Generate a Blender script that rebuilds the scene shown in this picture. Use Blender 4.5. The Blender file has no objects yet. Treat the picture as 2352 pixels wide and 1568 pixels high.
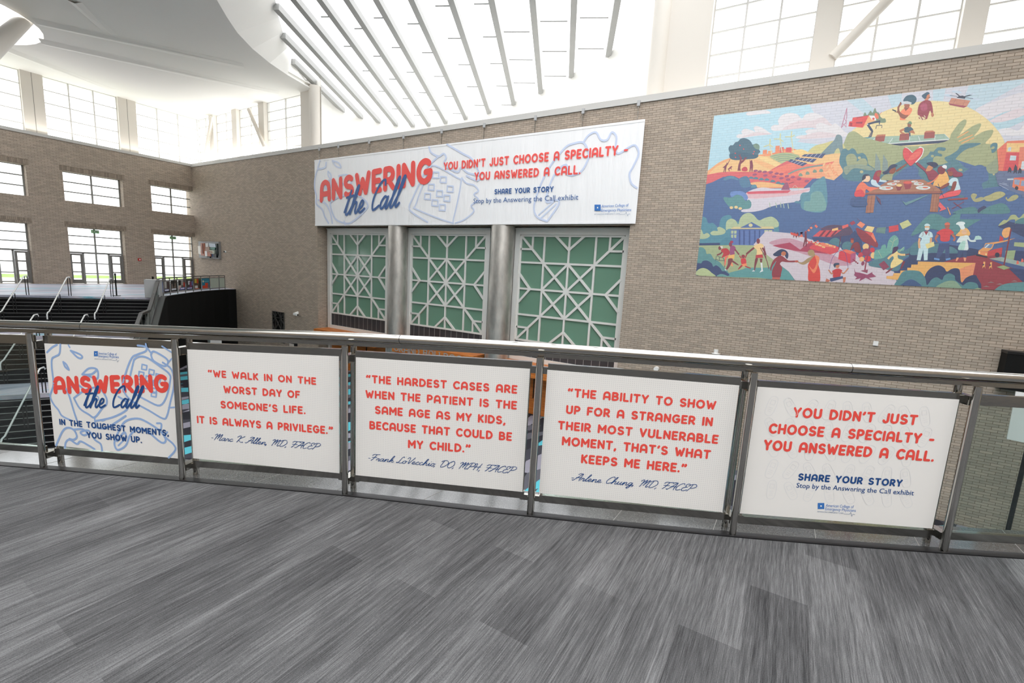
import bpy, math, random
from mathutils import Vector, Matrix
random.seed(7)
C = bpy.context.scene.collection
SC = bpy.context.scene

# ------------------------------------------------------------------ camera, sky, exposure
IW, IH = 2352.0, 1568.0
FPX = 16.0 / 36.0 * IW
PITCH, YAW, ROLL = math.radians(8.78), math.radians(31.2), math.radians(3.15)
EYE = Vector((0, 0, 1.53))
FWD = Vector((-math.sin(YAW) * math.cos(PITCH), math.cos(YAW) * math.cos(PITCH), -math.sin(PITCH)))
_r0 = Vector((math.cos(YAW), math.sin(YAW), 0)); _u0 = _r0.cross(FWD)
RGT = math.cos(ROLL) * _r0 + math.sin(ROLL) * _u0
UPV = -math.sin(ROLL) * _r0 + math.cos(ROLL) * _u0
cam_data = bpy.data.cameras.new('camera'); cam_data.lens = 16.0; cam_data.sensor_width = 36.0
cam_data.clip_start = 0.05; cam_data.clip_end = 500
cam = bpy.data.objects.new('camera', cam_data); C.objects.link(cam)
cam.matrix_world = Matrix(((RGT.x, UPV.x, -FWD.x, EYE.x), (RGT.y, UPV.y, -FWD.y, EYE.y), (RGT.z, UPV.z, -FWD.z, EYE.z), (0, 0, 0, 1)))
SC.camera = cam

world = bpy.data.worlds.new('overcast_sky'); SC.world = world; world.use_nodes = True
_bg = world.node_tree.nodes['Background']
_bg.inputs[0].default_value = (0.975, 0.985, 1.0, 1); _bg.inputs[1].default_value = 3.0
SC.view_settings.view_transform = 'Standard'; SC.view_settings.look = 'None'
SC.view_settings.gamma = 1.0; SC.view_settings.use_curve_mapping = False
SC.view_settings.exposure = 0.25
SC.cycles.max_bounces = 10; SC.cycles.diffuse_bounces = 6; SC.cycles.glossy_bounces = 4
SC.cycles.transmission_bounces = 6; SC.cycles.transparent_max_bounces = 16
SC.cycles.use_denoising = True
SC.cycles.sample_clamp_indirect = 8.0
SC.cycles.caustics_reflective = False; SC.cycles.caustics_refractive = False

# added fill lamps on the wall ledges, no real source: they brighten the plaster ceiling
def fill_light(name, loc, sx, sy, rot, watt):
    l = bpy.data.lights.new(name, 'AREA'); l.shape = 'RECTANGLE'; l.size = sx; l.size_y = sy; l.energy = watt; l.color = (1.0, .965, .92)
    o = bpy.data.objects.new(name, l); C.objects.link(o); o.location = loc; o.rotation_euler = rot; return o
fill_light('added_ceiling_fill', (-45.6, 5, 9.12), .5, 30, (0, math.radians(180 + 25), 0), 330)
fill_light('added_ceiling_fill', (-38.5, 20.55, 9.12), 12, .5, (math.radians(180 - 20), 0, 0), 170)

# ------------------------------------------------------------------ picture point -> place
def ray(x, y):
    return FWD + RGT * ((x - IW / 2) / FPX) - UPV * ((y - IH / 2) / FPX)
def at_y(x, y, Y):
    d = ray(x, y); return EYE + d * (Y / d.y)
def at_x(x, y, X):
    d = ray(x, y); return EYE + d * (X / d.x)
def at_z(x, y, Z):
    d = ray(x, y); return EYE + d * ((Z - EYE.z) / d.z)
def at_plane(x, y, p0, n):
    d = ray(x, y); return EYE + d * ((p0 - EYE).dot(n) / d.dot(n))

# ------------------------------------------------------------------ mesh helpers
class M:
    """collects geometry and links it as ONE mesh object"""
    def __init__(s):
        s.v = []; s.f = []; s.uv = []; s.col = []; s.sm = []
    def face(s, pts, uv=None, col=None, smooth=False):
        i = len(s.v); s.v += [tuple(p) for p in pts]
        s.f.append(tuple(range(i, i + len(pts)))); s.uv.append(uv); s.col.append(col); s.sm.append(smooth)
    def hexa(s, a, b, c, d, e, f, g, h):
        """bottom a b c d (counter-clockwise from above), top e f g h"""
        for q in ((d, c, b, a), (e, f, g, h), (a, b, f, e), (b, c, g, f), (c, d, h, g), (d, a, e, h)):
            s.face(q)
    def box(s, x0, y0, z0, x1, y1, z1):
        V = Vector
        s.hexa(V((x0, y0, z0)), V((x1, y0, z0)), V((x1, y1, z0)), V((x0, y1, z0)),
               V((x0, y0, z1)), V((x1, y0, z1)), V((x1, y1, z1)), V((x0, y1, z1)))
    def bar(s, a, b, w, h, up=Vector((0, 0, 1))):
        """rectangular bar from a to b; w across, h along up"""
        a = Vector(a); b = Vector(b); t = (b - a).normalized()
        x = t.cross(up).normalized() * (w / 2); z = x.cross(t).normalized() * (h / 2)
        s.hexa(a - x - z, a + x - z, b + x - z, b - x - z, a - x + z, a + x + z, b + x + z, b - x + z)
    def tube(s, path, r, n=14, caps=True):
        path = [Vector(p) for p in path]; rings = []
        prev = None
        for i, p in enumerate(path):
            t = (path[min(i + 1, len(path) - 1)] - path[max(i - 1, 0)]).normalized()
            if prev is None:
                x = t.cross(Vector((0, 0, 1)))
                if x.length < 1e-3: x = t.cross(Vector((0, 1, 0)))
                x.normalize()
            else:
                x = (prev - t * prev.dot(t)).normalized()
            prev = x; y = t.cross(x)
            rr = r[i] if isinstance(r, (list, tuple)) else r
            rings.append([p + (x * math.cos(2 * math.pi * k / n) + y * math.sin(2 * math.pi * k / n)) * rr for k in range(n)])
        b = len(s.v)
        for rg in rings: s.v += [tuple(p) for p in rg]
        for i in range(len(rings) - 1):
            for k in range(n):
                k2 = (k + 1) % n
                s.f.append((b + i * n + k, b + i * n + k2, b + (i + 1) * n + k2, b + (i + 1) * n + k))
                s.uv.append(None); s.col.append(None); s.sm.append(True)
        if caps:
            s.face(rings[0][::-1]); s.face(rings[-1])
    def prism(s, pts, d):
        """flat outline pts (3D) swept by vector d"""
        pts = [Vector(p) for p in pts]; d = Vector(d); q = [p + d for p in pts]
        s.face(pts[::-1]); s.face(q)
        for i in range(len(pts)):
            j = (i + 1) % len(pts); s.face((pts[i], pts[j], q[j], q[i]))
    def build(s, name, mat, parent=None, uvf=None):
        me = bpy.data.meshes.new(name); me.from_pydata(s.v, [], s.f)
        if uvf or any(u for u in s.uv):
            L = me.uv_layers.new(name='UVMap')
            for p in me.polygons:
                u = s.uv[p.index]
                for k, li in enumerate(p.loop_indices):
                    if u: L.data[li].uv = u[k]
                    elif uvf: L.data[li].uv = uvf(me.vertices[me.loops[li].vertex_index].co, p.normal)
        if any(c is not None for c in s.col):
            A = me.color_attributes.new('paint', 'FLOAT_COLOR', 'CORNER')
            for p in me.polygons:
                c = s.col[p.index] or (1, 1, 1)
                for li in p.loop_indices: A.data[li].color = (c[0], c[1], c[2], 1)
        if any(s.sm): me.polygons.foreach_set('use_smooth', s.sm)
        me.materials.append(mat); me.update()
        o = bpy.data.objects.new(name, me); C.objects.link(o)
        if parent:
            o.parent = parent
            o.matrix_parent_inverse = root_matrix(parent).inverted()
        return o
def root_matrix(o):
    return Matrix.Translation(o.location) if o.parent is None else Matrix.Identity(4)
def thing(name, label, cat, loc=(0, 0, 0), group=None):
    o = bpy.data.objects.new(name, None); C.objects.link(o); o.location = Vector(loc)
    o.empty_display_size = 0.1
    return tag(o, label, cat, group)
def tag(o, label, cat, group=None):
    o['label'] = label; o['category'] = cat
    if group: o['group'] = group
    return o
def struct(o, label=None):
    o['kind'] = 'structure'
    if label: o['label'] = label
    return o
def dup(root, delta, label=None):
    r = root.copy(); C.objects.link(r); r.location = root.location + Vector(delta)
    if label: r['label'] = label
    for ch in list(root.children):
        c = ch.copy(); C.objects.link(c); c.parent = r
        for g in ch.children:
            d = g.copy(); C.objects.link(d); d.parent = c
    return r

# ------------------------------------------------------------------ curves in the plane
def arc(cx, cy, rx, ry, a0, a1, n=8):
    return [(cx + rx * math.cos(math.radians(a0 + (a1 - a0) * i / n)), cy + ry * math.sin(math.radians(a0 + (a1 - a0) * i / n))) for i in range(n + 1)]
def smooth(pts, k=4, closed=False):
    n = len(pts)
    if n < 3: return list(pts)
    out = []
    for i in range(n if closed else n - 1):
        if closed: p0, p1, p2, p3 = pts[i - 1], pts[i], pts[(i + 1) % n], pts[(i + 2) % n]
        else: p0, p1, p2, p3 = pts[max(i - 1, 0)], pts[i], pts[i + 1], pts[min(i + 2, n - 1)]
        for j in range(k):
            t = j / k
            out.append(tuple(0.5 * (2 * p1[c] + (p2[c] - p0[c]) * t + (2 * p0[c] - 5 * p1[c] + 4 * p2[c] - p3[c]) * t * t + (3 * p1[c] - p0[c] - 3 * p2[c] + p3[c]) * t ** 3) for c in range(len(p1))))
    if not closed: out.append(tuple(pts[-1]))
    return out
def stroke(m, pts, w, to3, closed=False, col=None, nc=10):
    """a round-ended flat line of width w through plane points pts; to3 maps (u,v,lift) to 3D"""
    r = w / 2
    P = list(pts) + ([pts[0]] if closed else [])
    ep = lambda: (len(m.f) % 89) * EPS      # overlapping pieces of one line never lie in exactly the same plane
    for i in range(len(P) - 1):
        (x0, y0), (x1, y1) = P[i], P[i + 1]; l = math.hypot(x1 - x0, y1 - y0)
        if l < 1e-9: continue
        nx, ny = -(y1 - y0) / l * r, (x1 - x0) / l * r; e = ep()
        m.face([to3(x0 - nx, y0 - ny, e), to3(x1 - nx, y1 - ny, e), to3(x1 + nx, y1 + ny, e), to3(x0 + nx, y0 + ny, e)], col=col)
    for i, (x, y) in enumerate(P):
        k = nc if (i in (0, len(P) - 1) and not closed) else 8; e = ep()
        m.face([to3(x + r * math.cos(2 * math.pi * a / k), y + r * math.sin(2 * math.pi * a / k), e) for a in range(k)], col=col)
EPS = 1e-5

# ------------------------------------------------------------------ colours and materials
def lin(c):
    return tuple((x / 255 / 12.92) if x / 255 <= 0.04045 else ((x / 255 + 0.055) / 1.055) ** 2.4 for x in c)
def mat(name, rgb, rough=0.6, metal=0.0, spec=0.5, lin_=False):
    m = bpy.data.materials.new(name); m.use_nodes = True
    b = m.node_tree.nodes['Principled BSDF']
    c = rgb if lin_ else lin(rgb)
    b.inputs['Base Color'].default_value = (*c, 1); b.inputs['Roughness'].default_value = rough
    b.inputs['Metallic'].default_value = metal; b.inputs['Specular IOR Level'].default_value = spec
    return m
def nodes(m):
    return m.node_tree.nodes, m.node_tree.links, m.node_tree.nodes['Principled BSDF']
def mix_rgb(N, L, fac, a, b, mode='MIX'):
    x = N.new('ShaderNodeMix'); x.data_type = 'RGBA'; x.blend_type = mode
    for s, v in ((x.inputs[0], fac), (x.inputs[6], a), (x.inputs[7], b)):
        if hasattr(v, 'is_output'): L.new(v, s)
        elif isinstance(v, (int, float)): s.default_value = v
        else: s.default_value = (*v[:3], 1)
    return x.outputs[2]
def noise(N, L, vec, scale, detail=4, rough=0.55):
    t = N.new('ShaderNodeTexNoise'); t.inputs['Scale'].default_value = scale; t.inputs['Detail'].default_value = detail
    t.inputs['Roughness'].default_value = rough
    if vec is not None: L.new(vec, t.inputs['Vector'])
    return t.outputs[0]
def ramp(N, L, fac, stops):
    r = N.new('ShaderNodeValToRGB'); L.new(fac, r.inputs[0]); e = r.color_ramp.elements
    while len(e) < len(stops): e.new(0.5)
    for i, (p, c) in enumerate(stops):
        e[i].position = p; e[i].color = (*c, 1) if not isinstance(c, (int, float)) else (c, c, c, 1)
    return r.outputs[0]
def mapping(N, L, src, scale=(1, 1, 1), rot=(0, 0, 0), loc=(0, 0, 0)):
    mp = N.new('ShaderNodeMapping'); mp.inputs['Scale'].default_value = scale; mp.inputs['Rotation'].default_value = rot
    mp.inputs['Location'].default_value = loc; L.new(src, mp.inputs['Vector']); return mp.outputs[0]
def coord(N, which='Object'):
    t = N.new('ShaderNodeTexCoord'); return t.outputs[which]
def bump(N, L, b, h, strength, dist=0.01):
    k = N.new('ShaderNodeBump'); k.inputs['Strength'].default_value = strength; k.inputs['Distance'].default_value = dist
    L.new(h, k.inputs['Height']); L.new(k.outputs[0], b.inputs['Normal'])
def brick_node(N, L, vec, w, h, mortar, c1, c2, cm):
    t = N.new('ShaderNodeTexBrick'); L.new(vec, t.inputs['Vector'])
    t.inputs['Scale'].default_value = 1.0; t.inputs['Brick Width'].default_value = w; t.inputs['Row Height'].default_value = h
    t.inputs['Mortar Size'].default_value = mortar; t.inputs['Mortar Smooth'].default_value = 0.3
    t.inputs['Color1'].default_value = (*c1, 1); t.inputs['Color2'].default_value = (*c2, 1); t.inputs['Mortar'].default_value = (*cm, 1)
    return t
def brick_mat(name, w=0.311, h=0.0905, c1=(194, 181, 167), c2=(174, 163, 151), cm=(114, 99, 82)):
    m = mat(name, (130, 120, 110), 0.75, spec=0.3); N, L, b = nodes(m)
    uv = coord(N, 'UV')
    t = brick_node(N, L, uv, w, h, 0.0062, lin(c1), lin(c2), lin(cm))
    n1 = noise(N, L, mapping(N, L, uv, (3, 11, 1)), 1.0, 3)
    c = mix_rgb(N, L, 0.22, t.outputs[0], ramp(N, L, n1, [(0.3, lin((120, 112, 104))), (0.7, lin((190, 177, 162)))]), 'OVERLAY')
    L.new(c, b.inputs['Base Color'])
    inv = N.new('ShaderNodeMath'); inv.operation = 'SUBTRACT'; inv.inputs[0].default_value = 1; L.new(t.outputs[1], inv.inputs[1])
    bump(N, L, b, inv.outputs[0], 0.6, 0.006)
    return m
MAT = {}
MAT['brick'] = brick_mat('brick')
MAT['soldier'] = brick_mat('soldier_brick', 0.0905, 0.311, (170, 157, 143), (140, 130, 119))
MAT['white'] = mat('white_paint', (238, 237, 233), 0.6)
MAT['offwhite'] = mat('warm_white_paint', (232, 227, 218), 0.6)
MAT['ceiling'] = mat('ceiling_plaster', (242, 240, 235), 0.8, spec=0.2)
MAT['ledge'] = mat('ledge_stone', (205, 203, 199), 0.6)
MAT['alu'] = mat('window_metal', (150, 150, 146), 0.45, 0.3)
MAT['frame_grey'] = mat('door_metal', (128, 126, 122), 0.45, 0.2)
MAT['lattice'] = mat('lattice_paint', (228, 228, 224), 0.45)
MAT['black'] = mat('black_panel', (18, 18, 18), 0.7, spec=0.2)
MAT['dark'] = mat('dark_metal', (40, 40, 42), 0.4, 0.5)
MAT['plastic_white'] = mat('white_plastic', (240, 240, 238), 0.4)
MAT['red'] = mat('red_plastic', (190, 30, 24), 0.4)
MAT['lens'] = mat('dark_lens', (12, 12, 14), 0.15)
MAT['grey_box'] = mat('grey_laminate', (186, 187, 188), 0.5)

def chrome_mat(name, rgb, rough):
    m = mat(name, rgb, rough, 1.0); N, L, b = nodes(m)
    n = noise(N, L, mapping(N, L, coord(N), (6, 6, 40)), 3.0, 3)
    L.new(ramp(N, L, n, [(0.2, rough * 0.7), (0.8, rough * 1.6)]), b.inputs['Roughness'])
    return m
MAT['chrome'] = chrome_mat('polished_steel', (196, 194, 189), 0.09)
MAT['steel'] = chrome_mat('stainless_bar', (162, 160, 155), 0.12)

def glass_mat(name, tint, gloss):
    m = bpy.data.materials.new(name); m.use_nodes = True; N = m.node_tree.nodes; L = m.node_tree.links; N.clear()
    out = N.new('ShaderNodeOutputMaterial'); mx = N.new('ShaderNodeMixShader'); tr = N.new('ShaderNodeBsdfTransparent')
    gl = N.new('ShaderNodeBsdfGlossy'); gl.inputs['Roughness'].default_value = 0.02
    tr.inputs[0].default_value = (*tint, 1)
    fr = N.new('ShaderNodeLayerWeight'); fr.inputs[0].default_value = 0.5
    pw = N.new('ShaderNodeMath'); pw.operation = 'POWER'; pw.inputs[1].default_value = 4.0; L.new(fr.outputs['Facing'], pw.inputs[0])
    mu = N.new('ShaderNodeMath'); mu.operation = 'MULTIPLY_ADD'; mu.inputs[1].default_value = 0.85 * gloss; mu.inputs[2].default_value = 0.045 * gloss
    L.new(pw.outputs[0], mu.inputs[0])
    L.new(mu.outputs[0], mx.inputs[0]); L.new(tr.outputs[0], mx.inputs[1]); L.new(gl.outputs[0], mx.inputs[2])
    L.new(mx.outputs[0], out.inputs[0])
    return m
MAT['pane'] = glass_mat('window_glass', (0.97, 0.98, 0.98), 0.6)
MAT['rail_glass'] = glass_mat('rail_glass', (0.80, 0.86, 0.84), 1.0)
MAT['sky_glass'] = glass_mat('skylight_glass', (0.98, 0.98, 0.98), 0.3)
# ================================================================== THE SETTING
BY = 20.0            # face of the long brick wall
LX = -45.0           # face of the far brick wall
WT = 9.04            # top of the brick walls (cap stone)
ZP = -1.15           # entrance plaza level
ZL = -6.0            # lower hall level
def uv_back(co, n):
    if abs(n.z) > 0.7: return (co.x, co.y)
    return (co.x, co.z) if abs(n.y) >= abs(n.x) else (co.y, co.z)
def uv_sold(co, n):
    return uv_back(co, n)

# -- long brick wall with the recessed ballroom front
OX0, OX1, OZ = -28.07, -6.42, 3.82     # recess: its two brick jambs and its head
RY = 20.72                             # face of the recessed front
m = M(); V = Vector
def quad_y(m, x0, x1, z0, z1, y):
    m.face([V((x0, y, z0)), V((x1, y, z0)), V((x1, y, z1)), V((x0, y, z1))])
m.box(-46.2, BY, ZL - 0.3, OX0, BY + 2.2, WT - 0.26)
m.box(OX1, BY, ZL - 0.3, 16, BY + 2.2, WT - 0.26)
m.box(OX0, BY, OZ, OX1, BY + 2.2, WT - 0.26)
m.box(OX0, BY + 1.2, ZL - 0.3, OX1, BY + 2.2, OZ)
struct(m.build('wall_back', MAT['brick'], uvf=uv_back))
m = M(); m.box(-46.2, BY - 0.06, WT - 0.26, 16, BY + 2.3, WT)
for i in range(26): m.box(-45.0 + i * 2.4, BY - 0.064, WT - 0.25, -44.99 + i * 2.4, BY - 0.058, WT - 0.01)
struct(m.build('trim_1', MAT['ledge']))
m = M(); m.box(-46.4, -16, WT - 0.2, LX + 0.05, BY - 0.061, WT)
struct(m.build('trim_2', MAT['ledge']))

# -- far brick wall with two rows of openings
up_px = [((-128, 352), (58, 437)), ((143, 391), (281, 475)), ((346, 426), (452, 497))]
def yz(x, y): p = at_x(x, y, LX); return p.y, p.z
ups = []; los = []
def rect(tl, tr, br):   # opening on the far wall from three picture corners
    y0, z1 = yz(*tl); y1, _ = yz(*tr); _, zb = yz(*br)
    return y0, y1, zb, z1
zu1 = yz(143, 391)[1]; zu0 = yz(281, 475.5)[1]
zl1 = yz(155, 520)[1]
ups = [(yz(58, 374)[0] - 3.0, yz(58, 374)[0], zu0, zu1), (yz(143, 391)[0], yz(281, 413)[0], zu0, zu1), (yz(346, 426)[0], yz(448, 441)[0], zu0, zu1)]
los = [(yz(66.8, 512)[0] - 3.0, yz(66.8, 512)[0], ZP, zl1), (yz(155, 520)[0], yz(285, 530)[0], ZP, zl1), (yz(352.8, 537.6)[0], yz(449, 546)[0], ZP, zl1)]
ups.insert(0, (ups[0][0] - 4.6, ups[0][0] - 1.6, zu0, zu1)); los.insert(0, (los[0][0] - 4.6, los[0][0] - 1.6, ZP, zl1))
m = M(); WD = 0.75
def wall_run(y0, y1, z0, z1): m.box(LX - WD, y0, z0, LX, y1, z1)
zs = sorted([ZL - 0.3, zl1, zu0, zu1, WT - 0.2])
wall_run(-16, BY + 0.001, zl1, zu0); wall_run(-16, BY + 0.001, zu1, WT - 0.2)
for row, z0, z1 in ((los, ZL - 0.3, zl1), (ups, zu0, zu1)):
    y = -16
    for o in row:
        wall_run(y, o[0], z0, z1); y = o[1]
    wall_run(y, BY + 0.001, z0, z1)
for o in los: wall_run(o[0], o[1], ZL - 0.3, ZP - 0.001)
struct(m.build('wall_left', MAT['brick'], uvf=uv_back))
m = M()
for o in ups + los: m.box(LX - 0.02, o[0] - 0.15, o[3], LX + 0.015, min(o[1] + 0.15, BY - 0.01), o[3] + 0.36)
struct(m.build('trim_3', MAT['soldier'], uvf=uv_back))

# -- windows and glazed doors in that wall
WX = LX - 0.62
nw = 0
def win_object(name):
    o = bpy.data.objects.new(name, None); C.objects.link(o); o['kind'] = 'structure'; return o
for o in ups:
    nw += 1; w = win_object('window_%d' % nw)
    m = M(); y0, y1, z0, z1 = o; ym = (y0 + y1) / 2
    for a, b in ((y0, y0 + .09), (y1 - .09, y1), (ym - .05, ym + .05)): m.box(WX - .05, a, z0, WX + .05, b, z1)
    for k in range(4):
        z = z0 + (z1 - z0) * k / 3; m.box(WX - .045, y0, max(z - .04, z0), WX + .045, y1, min(z + .04, z1))
    m.build('window_frame', MAT['alu'], w)
    m = M(); m.box(WX - .012, y0, z0, WX + .012, y1, z1); m.build('window_glass', MAT['pane'], w)
for i, o in enumerate(los):
    nw += 1; w = win_object('window_%d' % nw)
    m = M(); y0, y1, z0, z1 = o; ym = (y0 + y1) / 2; zd = z0 + 2.28; dw = (y1 - y0) * 0.27
    for a, b in ((y0, y0 + .09), (y1 - .09, y1), (ym - .05, ym + .05)): m.box(WX - .05, a, z0, WX + .05, b, z1)
    for k in range(1, 4):
        z = zd + (z1 - zd) * k / 3; m.box(WX - .045, y0, z - .04, WX + .045, y1, min(z + .04, z1))
    m.box(WX - .06, y0, zd - .06, WX + .06, y1, zd + .07)
    for k in (0.05, .33, .66):
        z = z0 + (zd - z0) * k; m.box(WX - .04, y0 + dw, z - .035, WX + .04, y1 - dw, z + .035)
    for a in (y0 + dw, y1 - dw): m.box(WX - .06, a - .05, z0, WX + .06, a + .05, zd)
    m.build('window_frame', MAT['alu'], w)
    m = M(); m.box(WX - .012, y0, z0 + 0.01, WX + .012, y1, z1); m.build('window_glass', MAT['pane'], w)
    for s, a, b in ((0, y0 + .1, y0 + dw - .06), (1, y1 - dw + .06, y1 - .1)):
        d = M(); g = .13
        d.box(WX + .03, a, z0 + .02, WX + .09, a + g, zd - .07); d.box(WX + .03, b - g, z0 + .02, WX + .09, b, zd - .07)
        for q in ((z0 + .02, z0 + .3), (z0 + .82, z0 + .92), (z0 + 1.48, z0 + 1.58), (zd - .2, zd - .07)): d.box(WX + .031, a + g, q[0], WX + .089, b - g, q[1])
        do = win_object('door_%d' % (2 * i + s + 1)); d.build('door_leaf', MAT['frame_grey'], do)
        h = M(); h.tube([(WX + .15, a + .04, z0 + .87), (WX + .15, b - .04, z0 + .87)], .022, 8)
        for yy in (a + .05, b - .05): h.box(WX + .08, yy - .02, z0 + .85, WX + .16, yy + .02, z0 + .89)
        h.build('push_bar', MAT['steel'], do)

# -- outside: lawn, and ground made pale to light the ceiling, seen blown out through the glass
m_lawn = mat('lawn', (110, 150, 50), 0.9); N, L, b = nodes(m_lawn)
L.new(ramp(N, L, noise(N, L, coord(N), 1.5, 5), [(.3, lin((90, 130, 40))), (.7, lin((150, 175, 80)))]), b.inputs['Base Color'])
m = M(); m.box(-54, -30, ZP - .4, LX - WD - .01, 60, ZP - .03); struct(m.build('sidewalk', mat('bounce_pavement', (228, 227, 222), .9)))
m = M(); m.box(-60, -60, ZP - .4, -54, 90, ZP - .02); struct(m.build('lawn', m_lawn))
m = M(); m.box(-120, -60, ZP - .4, -60, 90, ZP - .03); struct(m.build('road', mat('bounce_road', (222, 221, 218), .9)))

# -- entrance plaza floor, lower hall floor
def wave_carpet(name, cols, sc, rot):
    mm = mat(name, (130, 130, 140), 0.95, spec=0.1); N, L, b = nodes(mm)
    v = mapping(N, L, coord(N), (sc[0], sc[1], 1), (0, 0, rot))
    n = noise(N, L, v, 1.0, 4, 0.6)
    c = ramp(N, L, n, cols)
    L.new(c, b.inputs['Base Color']); b.inputs['Roughness'].default_value = .5; b.inputs['Specular IOR Level'].default_value = .4; return mm
MAT['plaza'] = wave_carpet('plaza_carpet', [(.3, lin((130, 138, 158))), (.45, lin((180, 185, 202))), (.56, lin((212, 208, 222))), (.63, lin((140, 196, 214))), (.72, lin((150, 152, 172)))], (0.9, .16), math.radians(-30))
mm = mat('hall_carpet', (90, 90, 98), 0.95, spec=0.1); N, L, b = nodes(mm)
vr = N.new('ShaderNodeTexVoronoi'); vr.inputs['Scale'].default_value = 1.0
L.new(mapping(N, L, coord(N), (1.5, .55, 1), (0, 0, .5)), vr.inputs['Vector'])
sp = N.new('ShaderNodeSeparateColor'); L.new(vr.outputs['Color'], sp.inputs[0])
L.new(ramp(N, L, sp.outputs[0], [(0, lin((52, 52, 58))), (.35, lin((70, 70, 78))), (.5, lin((150, 148, 160))), (.68, lin((96, 96, 104))), (.8, lin((96, 190, 205)))]), b.inputs['Base Color'])
N.active = None
for nd in N:
    if nd.type == 'VALTORGB': nd.color_ramp.interpolation = 'CONSTANT'
MAT['hall'] = mm
T0 = V((-35.2, 6.32, ZP)); T1 = V((-32.05, 11.5, ZP))          # top nosing of the wide stair
te = (T1 - T0).normalized(); sd = V((te.y, -te.x, 0))          # along the nosing, and downhill
T0x = T0 - te * 12
CUR = [at_z(x, y, ZP) for x, y in ((368, 683), (380, 679.5), (396, 677), (413, 674.5), (431, 672), (449, 669.8), (467, 667.8), (487, 666.2), (508, 664.8), (521, 664))]
CUR.append(V((CUR[-1].x - .1, BY - .002, ZP)))
m = M(); outl = [V((LX, -16, ZP)), V((T0x.x, T0x.y, ZP)), T1] + CUR + [V((LX, BY - .002, ZP))]
m.prism([p + V((0, 0, -.12)) for p in outl], (0, 0, .12)); struct(m.build('floor', MAT['plaza']))
m = M(); m.box(-45, -24, ZL - .2, 16, BY + 1.2, ZL); struct(m.build('floor', MAT['hall']))
m = M()
for i in range(len(CUR) - 1):
    a, b_ = CUR[i], CUR[i + 1]; q = (b_ - a).cross(V((0, 0, 1))).normalized() * .12
    m.hexa(V((a.x, a.y, ZL)), V((a.x, a.y, ZL)) + q, V((b_.x, b_.y, ZL)) + q, V((b_.x, b_.y, ZL)), a + V((0, 0, -.005)), a + q + V((0, 0, -.005)), b_ + q + V((0, 0, -.005)), b_ + V((0, 0, -.005)))
struct(m.build('wall_side', MAT['black']))

# -- clerestory: columns and glazing above both brick walls
ZC = 13.1
cl_n = nw
def mull_mat(): return MAT['clmull']
MAT['clmull'] = mat('clerestory_mullion', (214, 212, 208), .5)
MAT['colpaint'] = mat('column_paint', (222, 216, 207), .6)
CX = -46.0; CYB = 21.0
def column(name, x0, y0, x1, y1, z1=ZC, seam=None):
    m = M(); m.box(x0, y0, WT - .3 if x0 < -45 else WT - .02, x1, y1, z1); m.face  # body
    o = m.build(name, MAT['colpaint']); struct(o); return o
cols_left = [(5.1, 6.2), (10.33, 11.43), (15.56, 16.7)]
for a, b_ in cols_left + [(-.1, 1.0), (-5.4, -4.3)]:
    column('column', CX - .45, a, CX, b_)
    m = M(); m.box(CX, (a + b_) / 2 - .012, WT, CX + .004, (a + b_) / 2 + .012, ZC); struct(m.build('trim_4', MAT['frame_grey']))
for a, b_ in ((-43.9, -43.2), (-40.3, -39.6), (-36.5, -35.75)): column('column', a, CYB, b_, CYB + .5)
column('column', -31.2, CYB, -29.95, CYB + .5)
m = M(); m.tube([(-29.72, CYB + .1, WT), (-29.72, CYB + .1, ZC + .2)], .38, 24); struct(m.build('column', MAT['colpaint']))
m = M(); m.tube([(-6.2, CYB + .1, WT), (-6.2, CYB + .1, 15)], .38, 24); struct(m.build('column', MAT['colpaint']))
column('column', -5.9, CYB, -4.17, CYB + .5, 15)
for a, b_ in ((-.55, .2), (3.5, 4.1), (8.0, 8.7)): column('column', a, CYB - .02, b_, CYB + .6, 15)
def glaze(nm, axis, a0, a1, fixed, z0, z1, nv, nh):
    global cl_n
    cl_n += 1; w = win_object('window_%d' % cl_n); m = M()
    def bx(u0, u1, za, zb, t):
        if axis == 'x': m.box(u0, fixed - t, za, u1, fixed + t, zb)
        else: m.box(fixed - t, u0, za, fixed + t, u1, zb)
    for k in range(nv + 1):
        u = a0 + (a1 - a0) * k / nv; bx(u - .035, u + .035, z0, z1, .05)
    for k in range(nh + 1):
        z = z0 + (z1 - z0) * k / nh; bx(a0, a1, z - .028, z + .028, .04)
    m.build('window_frame', MAT['clmull'], w)
    m = M()
    if axis == 'x': m.box(a0, fixed - .01, z0, a1, fixed + .01, z1)
    else: m.box(fixed - .01, a0, z0, fixed + .01, a1, z1)
    m.build('window_glass', MAT['pane'], w)
edges = [-10, -5.4, -4.3, -.1, 1.0, 5.1, 6.2, 10.33, 11.43, 15.56, 16.7, 21.2]
for i in range(0, len(edges), 2): glaze('l', 'y', edges[i], edges[i + 1], CX - .3, WT - .2, ZC, 3, 5)
for a, b_ in ((-46.3, -43.9), (-43.2, -40.3), (-39.6, -36.5), (-35.75, -31.2)): glaze('b', 'x', a, b_, CYB + .35, WT, ZC, 2, 6)
for a, b_ in ((-4.17, -.55), (.2, 3.5), (4.1, 8.0), (8.7, 14)): glaze('r', 'x', a, b_, CYB + .4, WT, 15, 3, 7)
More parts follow.
